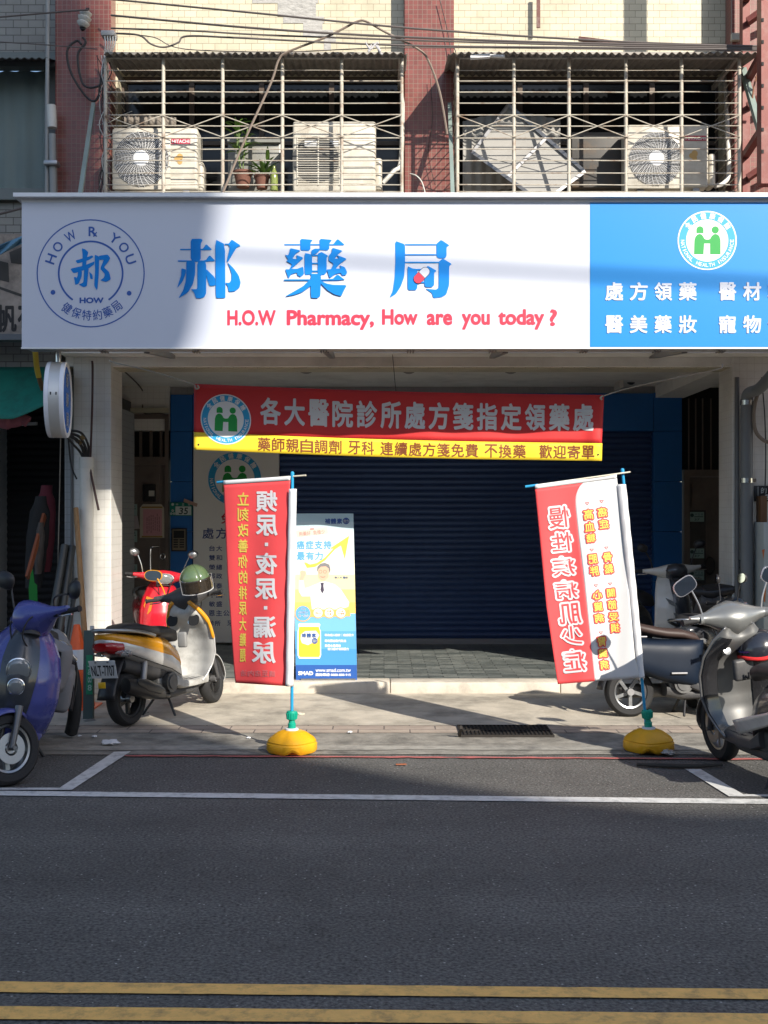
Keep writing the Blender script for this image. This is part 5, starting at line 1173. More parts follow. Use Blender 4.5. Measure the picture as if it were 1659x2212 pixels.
solo(MB().tube(spline([at(-60, 905, 11.2), at(-10, 905, 11.2), at(25, 911, 11.2), at(48, 906, 11.2), at(62, 912, 11.2)]), [.09] * 6 + [.08] * 6 + [.06] * 6 + [.055] * 6 + [.02], 12), 'rolled_cloth', pk, 'roll of pink cloth on a bar under the green awning', 'rolled cloth')
solo(MB().bar(at(-60, 920, 11.25), at(80, 915, 11.2), .03, .03), 'awning_bar', STEEL, 'steel bar under the roll of pink cloth', 'bar', smooth=False)
yp = thing('yellow_hose', 'yellow-taped hose curving down left of the round sign', 'hose', at(90, 840, 10.9))
MB().tube(spline([at(76, 755, 10.7), at(79, 790, 10.8), at(84, 815, 10.85)]), .026, 10).build('yellow_hose_part', M('hose_yellow', (.42, .30, .03), .6, var=.2), yp).name = 'yellow_sleeve'
MB().tube(spline([at(84, 815, 10.85), at(92, 840, 10.95), at(102, 870, 11.1)]), .024, 10).build('brown_hose', M('hose_brown', (.16, .09, .04), .7), yp)

# stack pipe and cables on the left pillar
sp = thing('stack_pipe', 'fat white standpipe in front of the left pillar with cables entering its top', 'pipe', at(186, 1600, 11.16))
MB().cyl((xpx(187, 11.14), 11.14, .02), (xpx(187, 11.14), 11.14, zpy(1012, 11.14)), .066, n=24).build('pipe', M('standpipe', (.62, .60, .55), .4, var=.06, dirt=((.35, .33, .3), .4, 3)), sp)
MB().cyl((xpx(187, 11.14), 11.14, zpy(1012, 11.14)), (xpx(187, 11.14), 11.14, zpy(988, 11.14)), .072, n=24).build('coupling', pipe_w, sp)
cbm = M('cable_tape', (.16, .10, .03), .6)
for k, (pts, r) in enumerate(((W((148, 940, 10.95), (165, 950, 11.0), (178, 968, 11.1), (184, 992, 11.14)), .016), (W((152, 936, 10.95), (172, 944, 11.0), (184, 965, 11.1), (190, 992, 11.14)), .014), (W((150, 930, 10.95), (175, 935, 10.98), (190, 960, 11.1), (193, 992, 11.14)), .012), (W((146, 945, 10.95), (158, 960, 11.0), (172, 975, 11.1), (181, 992, 11.12)), .012))):
    MB().tube(spline(pts), r, 8).build('cable', CABLE, sp)
for x, y, Y in ((166, 951, 11.02), (178, 945, 10.99), (172, 955, 11.04)): MB().tube([at(x - 3, y - 3, Y), at(x + 3, y + 4, Y)], .018, 8).build('tape_band', cbm, sp)
wire('black_cable', W((147, 935, 10.95), (150, 975, 11.05), (155, 1010, 11.1), (166, 1035, 11.1)), .008, CABLE, 'thin black cable hanging below the round sign', 'cable')
wire('black_cable', W((152, 800, 11.1), (156, 830, 11.1), (154, 860, 11.1), (150, 870, 11.1)), .012, CABLE, 'short black cable behind the round sign', 'cable')
wire('wall_conduit', W((155, 935, 11.24), (155, 1100, 11.24), (155, 1300, 11.24)), .014, M('conduit_grey', (.14, .14, .14), .6), 'thin grey conduit down the left edge of the left pillar', 'conduit')
wire('rope_line', W((131, 942, 10.9), (129, 1050, 10.95), (126, 1180, 11.0), (125, 1240, 11.0)), .005, M('old_rope', (.2, .18, .15), .8), 'thin rope hanging down in front of the dark shopfront', 'rope')

# things leaning between the scooters and the left pillar
dk_pipe = M('dark_pipe', (.06, .063, .06), .42, .3, var=.15, vscale=4)
for a, b_, r, lab in ((W((140, 1178, 11.0)), W((98, 1420, 10.5)), .036, 'leftmost of the dark steel pipes leaning on the left pillar'), (W((156, 1180, 11.05)), W((118, 1430, 10.55)), .036, 'middle one of the dark steel pipes leaning on the left pillar'), (W((166, 1250, 11.05)), W((138, 1430, 10.6)), .022, 'thinnest dark pipe leaning on the left pillar, nearest the wooden pole')):
    a, b_ = a[0], b_[0]; d = (b_ - a); b2 = a + d * ((a.z - .03) / (a.z - b_.z)); solo(MB().cyl(a, b2, r, n=16), 'steel_pipe', dk_pipe, lab, 'pipe', group='dark steel pipes on the pillar')
wood = M('wood_pole', (.30, .17, .075), .7, var=.2, vscale=6, stretch=(8, 8, .6))
solo(MB().cyl(at(164, 1098, 11.08), at(193, 1520, 10.35), .025, .028, n=16), 'wooden_pole', wood, 'round brown wooden pole leaning in front of the white standpipe', 'pole')
slv_ = thing('bumper_plank', 'dark green-grey plank with a green lettered sleeve standing by the white pillar', 'plank', at(190, 1580, 10.0))
gp = M('plank_grey', (.05, .075, .07), .6, var=.15)
MB().bar(at(193, 1362, 10.05), at(191, 1590, 9.9), .085, .05).build('plank', gp, slv_, smooth=False)
MB().bar(at(193.6, 1415, 9.985), at(193.2, 1500, 9.93), .055, .012).build('green_sleeve', M('sleeve_green', (.01, .20, .09), .5), slv_, smooth=False)
MB().bar(at(199, 1352, 10.1), at(198, 1510, 10.0), .03, .03).build('white_edge', M('plank_white', (.4, .41, .4), .6), slv_, smooth=False)
mb = MB()
for i, ch in enumerate('3&∞8'): text(mb, ch, 189.5, 1428 + i * 17, 198, 1441 + i * 17, lambda u, v, d=0: at(u, v, 9.965 - .0006 * (v - 1415) - d), bold=.02)
mb.build('lettering', M('sleeve_ink', (.3, .45, .36), .6), slv_, smooth=False)
cone_o = M('cone_orange', (.72, .10, .015), .45, var=.06)
cn = thing('traffic_cone', 'orange traffic cone with a silver band behind the blue scooter', 'traffic cone', at(166, 1500, 10.5)); cn.location.z = 0
cp = Vector((cn.location.x, 10.5, 0)); m = Matrix.Translation(cp)
h0 = zpy(1349, 10.5)
MB().lathe([(.165, .03), (.030, h0 - .01), (.024, h0), (.018, h0 - .005), (.0, h0 - .02)], m, 28).build('body', cone_o, cn)
def cr(z): return .165 + (.030 - .165) * (z - .03) / (h0 - .04) + .002
z1, z2 = zpy(1402, 10.5), zpy(1444, 10.5); MB().lathe([(cr(z2), z2), (cr(z1), z1)], m, 28).build('reflective_band', M('cone_band', (.55, .56, .58), .4, .2), cn)
MB().rbox(cp.x - .19, cp.x + .19, cp.y - .19, cp.y + .19, 0, .032, .01).build('foot', cone_o, cn)
# bags and cloths in the dark shop front
def bag(label, px, py, Y, w, h, mat, nm='hanging_bag', cat='bag', lean=0):
    def f(u, v):
        a = 2 * math.pi * u; ww = w * (.55 + .45 * math.sin(math.pi * min(1, v * .75 + .1))) * (1 - .3 * (v > .9)); return Vector((px_w + ww * math.cos(a) + lean * v, Y + .06 * math.sin(a) + .01 * math.sin(v * 20), zc + h * v))
    px_w = xpx(px, Y); zc = zpy(py, Y); return solo(MB().grid(f, 20, 12), nm, mat, label, cat)
bag('dark red cloth hanging in the black shopfront', 94, 1235, 11.4, .10, .85, M('cloth_maroon', (.10, .015, .025), .85, var=.2), 'hanging_cloth', 'cloth', .03)
bag('black raincoat hanging left of the dark red cloth', 72, 1270, 11.35, .11, .9, M('cloth_black', (.015, .015, .016), .8), 'hanging_cloth', 'cloth', .08)
bag('grey-brown sheet hanging among the dark clothes', 82, 1240, 11.2, .04, .5, M('cloth_grey', (.07, .06, .055), .7), 'hanging_cloth', 'cloth', .03)
solo(MB().bar(at(96, 1112, 11.3), at(59, 1248, 10.9), .025, .06), 'orange_board', M('orange_board', (.22, .06, .02), .5), 'narrow orange board leaning in the black shopfront', 'board', smooth=False)
solo(MB().poly([(64, 1330), (62, 1270), (66, 1240), (71, 1228), (74, 1258), (80, 1264), (82, 1330)], lambda u, v, d: at(u, v, 10.9 - d), .05), 'green_panel', M('green_plastic', (.008, .15, .02), .4), 'bright green plastic panel behind the blue scooter', 'panel', smooth=False)
# litter and the drain
white_trash = M('tissue', (.62, .63, .65), .8)
def crumple(px, py, s, lab, mat=white_trash, nm='crumpled_paper', cat='litter', sx=1):
    p = gnd(px, py); random.seed(int(px)); mb = MB()
    mb.lathe([(0, 0), (s * .8, .0), (s, s * .25), (s * .6, s * .55), (0, s * .6)], Matrix.Translation(p + Vector((0, 0, .012))), 14, sx=sx)
    for v in mb.b.verts: v.co += Vector((random.uniform(-1, 1), random.uniform(-1, 1), random.uniform(0, .8))) * s * .28
    return solo(mb, nm, mat, lab, cat, smooth=False)
crumple(238, 1612, .05, 'crumpled white tissue on the gutter near the parking line', sx=1.5)
crumple(203, 1596, .022, 'small white paper scrap left of the crumpled tissue')
crumple(172, 1594, .016, 'tiny white scrap beside the plank, furthest left')
crumple(756, 1586, .020, 'small white scrap in the gutter between the flags')
crumple(648, 1547, .028, 'pale crumpled leaf on the concrete near the left flag pole', M('dry_leaf', (.5, .46, .36), .8), sx=1.6)
crumple(537, 1598, .016, 'tiny white scrap in the gutter left of the left flag')
crumple(1442, 1633, .05, 'clear crumpled plastic bag against the right yellow base', M('clear_plastic', (.5, .48, .45), .25, trans=.4), 'plastic_bag')
solo(MB().bar(gnd(855, 1651, .012), gnd(878, 1650.5, .012), .02, .006), 'orange_straw', M('straw_orange', (.28, .09, .04), .6), 'short orange strip lying on the sunlit asphalt', 'litter', smooth=False)
g0 = thing('drain_grate', 'dark iron drain grate in the gutter between the flags', 'drain grate', gnd(1085, 1581))
gx0, gx1, gy0, gy1 = gnd(992, 1581).x, gnd(1186, 1581).x, gnd(0, 1594).y, gnd(0, 1572).y
iron_d = M('drain_iron', (.035, .03, .026), .7, .4, var=.3, vscale=12)
gm = MB()
for k in range(24): x = gx0 + (gx1 - gx0) * k / 23; gm.box(x - .006, x + .006, gy0, gy1, .0, .022)
for y in (gy0, (gy0 + gy1) / 2, gy1): gm.box(gx0 - .0061, gx1 + .0061, y - .01, y + .01, .001, .024)
gm.build('bars', iron_d, g0, smooth=False); MB().box(gx0, gx1, gy0, gy1, .013, .0145).build('dark_gap', MATTE, g0, smooth=False)
solo(MB().bar(gnd(992, 1588, .02), gnd(996, 1571, .1) , .02, .03), 'iron_lug', iron_d, 'upturned iron lug at the left end of the drain grate', 'iron lug', smooth=False)
solo(MB().tube([gnd(1375, 1651, .02), gnd(1440, 1654, .02), gnd(1500, 1655, .02), gnd(1560, 1652, .02)], [.012, .016, .015, .01], 8), 'timber_strip', M('old_timber', (.045, .04, .035), .9, var=.3), 'dark old timber strip lying behind the right parking line', 'timber')

# ------------------------------------------------------------------ right neighbour
rn = thing('neighbour_house', 'white and red tiled house at the right edge beyond the grey drainpipe', 'building', (8, 12, 0))
MB().box(3.99, 14, 11.30, 11.7, 3.2, 10.5).build('upper_wall', redm, rn, smooth=False)
MB().box(3.832, 5.4, 11.26, 11.7, -.02, 3.199).build('tile_wall', whitet, rn, smooth=False)
MB().box(5.4, 14, 12.9, 13, 0, 3.2).box(3.9, 14, 11.701, 13, 3.0, 3.199).build('shopfront', M('black_shutter', ()), rn, smooth=False)
MB().box(10, 10.5, 11.26, 11.7, 0, 3.2).build('pillar', whitet, rn, smooth=False)
ns = thing('sun_blocker_board', 'added white board out of view beyond the blue sign panel, blocking the sun', 'shop sign', (6.5, 9.8, 3.1))  # unseen board, added to keep sun off the shutter and right pillar
MB().rbox(3.78, 9.5, 9.62, 9.95, 3.12, 4.55, .01).build('casing', sign_white, ns)
cv = thing('sun_blocker_sheet', 'grey roll-down canvas shade hanging below the right neighbour\'s signboard', 'awning', (5, 9.85, 1.3))  # unseen sheet below it, added to put the right pillar in shade
MB().grid(lambda u, v: Vector((3.86 + 2.2 * u, 9.83 + .03 * math.sin(v * 5 + u * 3), 1.05 + 2.06 * v)), 20, 12).build('canvas', M('blocker_grey', (.3, .3, .28), .8), cv, solid=.004)
MB().cyl((3.84, 9.83, 1.05), (6.08, 9.83, 1.05), .025).build('bottom_rod', STEEL, cv)
gpm = M('drainpipe_grey', (.155, .165, .17), .45, var=.1, vscale=3)
dp = thing('drainpipe', 'fat grey drainpipe with steel clamps down the right pillar', 'drainpipe', (xpx(1612, 11.15), 11.15, 0))
xp_ = xpx(1613, 11.15); MB().cyl((xp_, 11.15, 0), (xp_, 11.15, zpy(862, 11.15)), .058, n=24).build('pipe', gpm, dp)
MB().tube(spline([(xp_, 11.15, zpy(866, 11.15)), (xp_ + .01, 11.12, zpy(850, 11.15)), (xp_ + .08, 11.0, zpy(838, 11.0)), tuple(at(1680, 795, 10.6))]), .055, 20).build('elbow_pipe', gpm, dp)
for py in (870, 1038): MB().cyl((xp_, 11.15, zpy(py + 5, 11.15)), (xp_, 11.15, zpy(py - 5, 11.15)), .062, n=24).box(xp_ + .062, xp_ + .09, 11.14, 11.16, zpy(py + 4, 11.15), zpy(py - 4, 11.15)).build('clamp', CHROME, dp)
solo(MB().cyl((xpx(1592, 11.2), 11.2, 0), (xpx(1592, 11.2), 11.2, zpy(815, 11.2)), .022, n=14), 'conduit_pipe', M('conduit_dark', (.12, .125, .125), .5), 'thin dark grey conduit left of the fat drainpipe', 'pipe')
wire('garden_hose', W((1645, 838, 11.1), (1634, 860, 11.1), (1628, 895, 11.1), (1632, 930, 11.1), (1648, 950, 11.1), (1668, 955, 11.1), (1690, 940, 11.1)), .018, M('hose_tan', (.20, .165, .13), .6), 'brown hose looping on the white tile wall at the right edge', 'hose', n=10)
wire('black_cable', W((1645, 815, 11.12), (1652, 900, 11.12), (1654, 1000, 11.14), (1650, 1150, 11.14), (1652, 1330, 11.14)), .006, CABLE, 'thin black cable hanging down the white tile wall at the right edge', 'cable')
pl_ = thing('metal_plate', 'small black metal plate with white characters on the white tile wall', 'plate', at(1650, 1083, 11.22))
MB().rbox(at(1629, 0, 11.22).x, at(1690, 0, 11.22).x, 11.22, 11.235, zpy(1083, 11.22), zpy(1049, 11.22), .004).build('plate', BLACK, pl_)
mb = MB(); f2 = lambda u, v, d=0: at(u, v, 11.218 - d); text(mb, '的', 1644, 1053, 1656, 1066, f2, bold=.01); text(mb, '-3', 1646, 1068, 1662, 1080, f2, bold=.03); mb.poly([(1637, 1051), (1638, 1051), (1638, 1081), (1637, 1081)], f2); mb.build('lettering', plate_w, pl_, smooth=False)
nb = thing('notice_cabinet', 'white cabinet with orange marks at the right edge of the tile wall', 'cabinet', at(1670, 1300, 11.0))
MB().rbox(at(1642, 0, 11).x, at(1720, 0, 11).x, 10.9, 11.2, zpy(1400, 11), zpy(1128, 11), .01).build('cabinet', M('cabinet_white', (.42, .45, .43), .5, var=.15), nb)
mb = MB(); g3 = lambda u, v, d=0: at(u, v, 10.897 - d)
mb.poly([(1646, 1188), (1652, 1186), (1649, 1208)], g3); mb.poly([(1650, 1275), (1655, 1262), (1653, 1300), (1650, 1300)], g3); mb.build('orange_mark', M('mark_orange', (.5, .14, .04), .6), nb, smooth=False)
solo(MB().rbox(at(1640, 0, 11.1).x, at(1654, 0, 11.1).x, 11.05, 11.2, zpy(1148, 11.1), zpy(1071, 11.1), .01), 'wall_hook', M('hook_wood', (.14, .07, .03), .6, var=.2), 'small dark wooden bracket on the tile wall below the black plate', 'bracket')

# ------------------------------------------------------------------ the houses across the street (behind the photographer) that shade the left half
across = M('render_grey', (.42, .40, .37), .8, var=.1, vscale=.6); winm = M('across_window', (.05, .06, .07), .1)
def across_house(label, outline, wins):
    r_ = thing('street_house', label, 'building', (sum(p[0] for p in outline) / len(outline) + 7.26, -18, 0))
    MB().poly(outline, lambda u, v, d: Vector((u + 7.26, -14 - (0 if d else 8), v + (7.7 if v > .01 else 0))), 1).build('wall', across, r_, smooth=False)
    for x0, x1, z0, z1 in wins: MB().box(x0 + 7.26, x1 + 7.26, -14.0, -13.97, z0 + 7.7, z1 + 7.7).build('window', winm, r_, smooth=False)
across_house('tall grey house across the street, behind the photographer on the left', [(.5, 0), (6.72, 0), (6.72, 8.3), (6.5, 9.1), (6.5, 10.2), (6.6, 11.0), (6.6, 11.8), (6.78, 12.05), (7.0, 13.2), (6.66, 14.4), (6.62, 16.4), (6.2, 18), (.5, 18)], [(x, x + 1.8, z, z + 1.5) for x in (2.6, 4.6) for z in (4.6, 7.8, 11, 14.2)])
across_house('middle-height grey house across the street, behind the photographer and left of the tall one', [(-28, 0), (.499, 0), (.499, 1.5), (-28, 1.5)], [(x, x + 1.8, -2.6, -1.1) for x in (-25, -20, -15, -11.5, -8, -4.5)])
across_house('low grey house across the street, behind the photographer on the right', [(6.721, 0), (24, 0), (24, 6.9), (8.2, 6.9), (7.7, 7.15), (7.2, 7.6), (6.721, 8.28)], [(x, x + 1.8, 3.9, 5.4) for x in (8.5, 12, 15.5, 19)])
for z, y, lab in ((13.1, -2.2, 'upper cable bundle strung along the street above the camera'), (12.3, -2.4, 'lower cable bundle strung along the street above the camera')):
    wire('street_cable', [(-25, y, z + 1.6), (-10, y, z + .75), (8, y, z), (16, y, z - .25), (25, y, z - .4)], .03, CABLE, lab, 'cable', group='cable bundles over the street')
# ------------------------------------------------------------------ motor scooters: local axes x forward, y to the scooter's left, z up
def ell(cx, cy, cz, a, b_, ax1, ax2, n=20, p=2.4):
    out = []
    for k in range(n):
        t = 2 * math.pi * k / n; c, s = math.cos(t), math.sin(t)
        out.append(Vector((cx, cy, cz)) + Vector(ax1) * (a * math.copysign(abs(c) ** (2 / p), c)) + Vector(ax2) * (b_ * math.copysign(abs(s) ** (2 / p), s)))
    return out
def sec_loft(mb, secs, p=2.6, n=20, S=None):
    """secs: (x, z, half width, half height, pitch degrees) rings across the scooter"""
    rings = []
    for x, z, w, h, *r in secs:
        a = R(r[0] if r else 0); rg = ell(x, 0, z, w, h, (0, 1, 0), (math.sin(a), 0, math.cos(a)), n, p)
        rings.append([S @ q for q in rg] if S is not None else rg)
    return mb.loft(rings)
def paint(name, col, rough=.28, dirt=.25): return M(name, col, rough, 0, var=.06, vscale=6, coat=.6, dirt=((.10, .09, .08), dirt, 7))
amber = M('amber_lens', (.60, .20, .01), .15, coat=.5); redl = M('red_lens', (.30, .004, .006), .12, coat=.8); clearl = M('headlamp_lens', (.20, .21, .21), .08, .2, coat=.8)
seat_b = M('seat_vinyl', (.022, .022, .024), .55, bump=.12, bscale=160); dkgrey = M('dark_grey_plastic', (.05, .05, .053), .5, var=.15, vscale=8, dirt=((.14, .13, .11), .3, 6))
eng_m = M('engine_cast', (.14, .14, .14), .45, .7, var=.25, vscale=10)
def wheel(root, name, cx, r, wid, spokes, rimm, S=None, disc=True):
    S = S or Matrix.Identity(4); m = S @ Matrix.Translation((cx, 0, r)) @ Matrix.Rotation(R(-90), 4, 'X')
    ri = r * .66; e = bpy.data.objects.new(name, None); C.objects.link(e); e.parent = root; e.empty_display_size = .05
    prof = [(ri, -wid * .36), (ri * 1.06, -wid * .47), (r * .88, -wid * .5), (r * .96, -wid * .36), (r, -wid * .1), (r, wid * .1), (r * .96, wid * .36), (r * .88, wid * .5), (ri * 1.06, wid * .47), (ri, wid * .36), (ri * .97, 0), (ri, -wid * .36)]
    MB().lathe(prof, m, 40).build('tyre', RUBBER, e, local=True)
    rm = MB().lathe([(ri * 1.01, -wid * .36), (ri * .99, -wid * .40), (ri * .90, -wid * .36), (ri * .86, -wid * .1), (ri * .86, wid * .1), (ri * .90, wid * .36), (ri * .99, wid * .40), (ri * 1.01, wid * .36)], m, 40)
    for k in range(spokes):
        a = 2 * math.pi * k / spokes; q0 = m @ Vector((.03 * math.cos(a), .03 * math.sin(a), 0)); q1 = m @ Vector((ri * .9 * math.cos(a + .25), ri * .9 * math.sin(a + .25), 0)); rm.bar(q0, q1, .03, .026, up=m.to_3x3() @ Vector((0, 0, 1)))
    rm.build('rim', rimm, e, local=True)
    MB().cyl(m @ Vector((0, 0, -wid * .55)), m @ Vector((0, 0, wid * .55)), .032, n=16).build('hub', STEEL, e, local=True)
    if disc:
        MB().lathe([(.045, wid * .58), (.095, wid * .58), (.095, wid * .61), (.045, wid * .61)], m, 32).build('brake_disc', STEEL, e, local=True)
    return e
def plate(root, txt, m, col=None):
    """registration plate in its own frame: x right, y up, facing +z"""
    b_ = MB().rbox(-.13, .13, -.075, .075, -.003, 0, .0014, 1, m).build('license_plate', M('plate_face', (.62, .63, .63), .35, var=.03), root, local=True)
    mb = MB(); f = lambda u, v, d=0: m @ Vector((u, -v, .0012 + d)); text(mb, txt, -.115, -.035, .115, .055, f, bold=.012); mb.build('plate_lettering', M('plate_black', (.02, .02, .025), .4), b_, local=True, smooth=False)
    mb = MB()
    for x in (-.06, .06): mb.lathe([(0, .006), (.009, .006), (.009, 0)], m @ Matrix.Translation((x, .062, 0)), 10)
    mb.build('plate_screws', STEEL, b_, local=True)
def scooter(label, x, y, z, heading, steer=0, lean=0, s=1.0, P=None):
    """P: dict of paints and options"""
    D = dict(main=None, side=None, inner=dkgrey, seat=seat_b, bar=None, wheelm=ALLOY, r=.225, mirror=BLACK, rail=ALLOY, head='round', plate=None, tail=True, sig=True, shield_w=.23, spokes=5, exhaust=True, fender=None, front=True, inner_shape='pocket', mirror_dir=1, mirror_r=(.062, .045), body_w=1.0, mirrors=(1, -1), tailz=0)
    D.update(P or {}); main = D['main']; side = D['side'] or main; bar = D['bar'] or main; r = D['r']
    root = thing('motor_scooter', label, 'motor scooter', (x, y, z), R(heading), group='scooters parked in front of the arcade')
    root.rotation_euler = (R(lean), 0, R(heading)); root.scale = (s, s, s)
    wb = .62
    ax = Vector((-.33, 0, .94)).normalized(); pv = Vector((.44, 0, .86)); S = Matrix.Translation(pv) @ Matrix.Rotation(R(steer), 4, ax) @ Matrix.Translation(-pv)
    # wheels, fork, front fender
    wheel(root, 'front_wheel', wb + .04, r, .10, D['spokes'], D['wheelm'], S); wheel(root, 'rear_wheel', -wb, r, .11, D['spokes'], D['wheelm'], None, False)
    fk = MB()
    for sy in (-.075, .075): fk.tube([S @ Vector((wb + .045, sy, r)), S @ Vector((wb - .005, sy, r + .14)), S @ Vector((.575, sy * .9, .47))], [.018, .022, .025], 10)
    fk.tube([S @ Vector((wb + .04, -.1, r)), S @ Vector((wb + .04, .1, r))], .014, 8); fk.build('fork', M('fork_grey', (.12, .12, .125), .35, .6), root, local=True)
    ff = MB(); rings = []
    for k in range(15):
        a = R(-18 + 150 * k / 14); rr = r + .022; w = .070 * min(1, .45 + 1.6 * math.sin(math.pi * k / 14)); c = Vector((wb + .04 + rr * math.cos(a), 0, r + rr * math.sin(a))); o = Vector((math.cos(a), 0, math.sin(a)))
        rings.append([S @ (c + Vector((0, w * math.sin(t), 0)) + o * (.030 * math.cos(t) - .030)) for t in [R(-95 + 190 * j / 10) for j in range(11)]])
    ff.loft(rings, cap=False, closed=False); ff.build('front_fender', D['fender'] or main, root, local=True, solid=.006)
    # leg shield: outer cover and rider-side panel
    prof = [(.405, .93, .085), (.455, .85, .15), (.505, .74, .20), (.535, .62, .222), (.54, .50, .222), (.515, .40, .205), (.46, .31, .18), (.40, .26, .165)]
    def interp(v):
        t = v * (len(prof) - 1); i = min(int(t), len(prof) - 2); f = t - i; a, b_ = prof[i], prof[i + 1]; return [a[k] + (b_[k] - a[k]) * f for k in range(3)]
    kw = D['shield_w'] / .222
    def outer(u, v):
        px, pz, w = interp(v); q = (u * 2 - 1); w *= kw; return Vector((px - .13 * abs(q) ** 2.2 - .02 * (abs(q) > .8), w * q, pz + .03 * q * q * (v < .5)))
    MB().grid(outer, 24, 28).build('leg_shield', main, root, local=True, solid=.012, angle=60)
    def inn(u, v):
        px, pz, w = interp(v); q = (u * 2 - 1); w *= kw * .985; d = .085 * (1 - abs(q) ** 4) * math.sin(math.pi * min(1, max(0, .12 + v * .9))) ** .7 + .10 * math.exp(-((v - .12) / .13) ** 2) * (1 - abs(q) ** 3)
        return Vector((px - .13 * abs(q) ** 2.2 - .022 - d, w * q, pz + .03 * q * q * (v < .5)))
    ip = MB().grid(inn, 24, 28).build('inner_panel', D['inner'], root, local=True, angle=60)
    MB().lathe([(0, .012), (.022, .012), (.028, 0)], Matrix.Translation((.315, -.05, .78)) @ Matrix.Rotation(R(-80), 4, 'Y'), 16).build('key_lock', CHROME, ip, local=True)
    # dark centre of the front cover
    if D.get('centre'):
        def cen(u, v):
            p_ = outer(.5 + (u - .5) * (.62 - .34 * v), .02 + v * .80); return p_ + Vector((.012 + .02 * math.sin(math.pi * u), 0, 0))
        MB().grid(cen, 12, 16).build('centre_panel', D['centre'], root, local=True)
    # floor, belly
    MB().loft([ell(xx, 0, zz, w, h, (0, 1, 0), (0, 0, 1), 20, 5) for xx, zz, w, h in ((.44, .275, .13, .035), (.36, .26, .175, .035), (.15, .255, .185, .032), (-.02, .265, .185, .04), (-.10, .31, .16, .06))]).build('floorboard', D.get('floor') or D['inner'], root, local=True)
    MB().loft([ell(xx, 0, zz, w, h, (0, 1, 0), (0, 0, 1), 16, 3) for xx, zz, w, h in ((.42, .24, .10, .03), (.2, .20, .13, .04), (-.15, .20, .13, .05), (-.30, .24, .10, .06))]).build('belly_cover', dkgrey, root, local=True)
    # rear body
    bw = D['body_w']
    body = [(.02, .36, .12 * bw, .12, -25), (-.06, .46, .165 * bw, .17, -22), (-.20, .53, .19 * bw, .165, -15), (-.40, .575, .205 * bw, .135, -12), (-.60, .625, .195 * bw, .105, -10), (-.76, .67 + D['tailz'], .155 * bw, .08, -8), (-.87, .70 + D['tailz'], .10 * bw, .055, -6), (-.91, .71 + D['tailz'], .05 * bw, .03, -5)]
    sec_loft(MB(), body, 2.8, 28).build('rear_body', side, root, local=True, angle=60)
    gp_ = MB()
    for k in (25, 17):
        pts = []
        for bx, bz, w_, h_, pt_ in body[1:-1]:
            a = R(pt_); q = ell(bx, 0, bz, w_ * 1.004, h_ * 1.004, (0, 1, 0), (math.sin(a), 0, math.cos(a)), 28, 2.8)[k]; pts.append(q)
        gp_.tube(pts, .0035, 5)
    gp_.build('panel_gap', MATTE, root, local=True)
    rb_ = MB()
    for k in range(5): rb_.box(.02, .34, -.12 + .06 * k - .006, -.12 + .06 * k + .006, .284, .293)
    rb_.build('floor_ribs', dkgrey, root, local=True, smooth=False)
    cbl = MB()
    for sy in (1, -1): cbl.tube(spline([S @ Vector((.36, sy * .13, 1.02)), S @ Vector((.45, sy * .10, 1.0)), S @ Vector((.49, sy * .06, .9)), Vector((.47, sy * .04, .82))], 5), .005, 6)
    cbl.build('brake_cable', BLACK, root, local=True)
    if D.get('upper'):
        up_ = [(a + .0, b_ + .045, c * 1.02, d * .80, e) for a, b_, c, d, e in body[1:]]
        sec_loft(MB(), up_, 2.8, 28).build('upper_panel', D['upper'], root, local=True, angle=60)
    MB().loft([ell(xx, 0, zz, w, h, (0, 1, 0), (0, 0, 1), 20, 2.6) for xx, zz, w, h in ((-.02, .43, .10, .10), (-.25, .42, .13, .09), (-.5, .46, .12, .08), (-.72, .52, .09, .06))]).build('under_body', dkgrey, root, local=True)
    st = [(.04, .655, .085, .03), (-.02, .705, .125, .045), (-.15, .735, .150, .05), (-.30, .745, .158, .05), (-.42, .765, .160, .052), (-.55, .795, .15, .05), (-.68, .80, .125, .04), (-.76, .795, .08, .022)]
    sec_loft(MB(), [(a, b_ + .005, c, d, -8) for a, b_, c, d in st], 2.6, 24).build('seat', D['seat'], root, local=True, angle=60)
    if D['rail']:
        rl = MB().tube(spline([(-.42, .175, .725), (-.60, .185, .77), (-.78, .15, .80), (-.92, .06, .815), (-.92, -.06, .815), (-.78, -.15, .80), (-.60, -.185, .77), (-.42, -.175, .725)], 5), .016, 10); rl.build('grab_rail', D['rail'], root, local=True)
    # tail: lamp, mudguard, plate
    tz = D['tailz']
    tl = MB().loft([ell(-.80, 0, .665 + tz, .148 * bw, .062, (0, 1, 0), (0, 0, 1), 20, 2.6), ell(-.88, 0, .672 + tz, .118 * bw, .052, (0, 1, 0), (0, 0, 1), 20, 2.6), ell(-.925, 0, .68 + tz, .06 * bw, .034, (0, 1, 0), (0, 0, 1), 20, 2.6)]); tl.build('tail_light', D.get('tailm') or redl, root, local=True)
    if D['sig']:
        for sy in (1, -1):
            MB().loft([ell(-.74, sy * .125 * bw, .612 + tz, .045, .030, (0, 1, 0), (0, 0, 1), 12), ell(-.82, sy * .12 * bw, .622 + tz, .036, .026, (0, 1, 0), (0, 0, 1), 12), ell(-.86, sy * .105 * bw, .63 + tz, .012, .012, (0, 1, 0), (0, 0, 1), 12)]).build('turn_signal', LENS if not D.get('ambsig') else amber, root, local=True)
    mg = MB(); rings = []
    for k in range(9):
        t = k / 8; c = Vector((-.72 - .20 * math.sin(t * 1.25), 0, .58 - .33 * t)); w = .075 + .012 * t
        rings.append([c + Vector((.02 * (q / w) ** 2, q, 0)) for q in [w * (-1 + 2 * j / 8) for j in range(9)]])
    mg.loft(rings, cap=False, closed=False); mg.build('mudguard', BLACK, root, local=True, solid=.008)
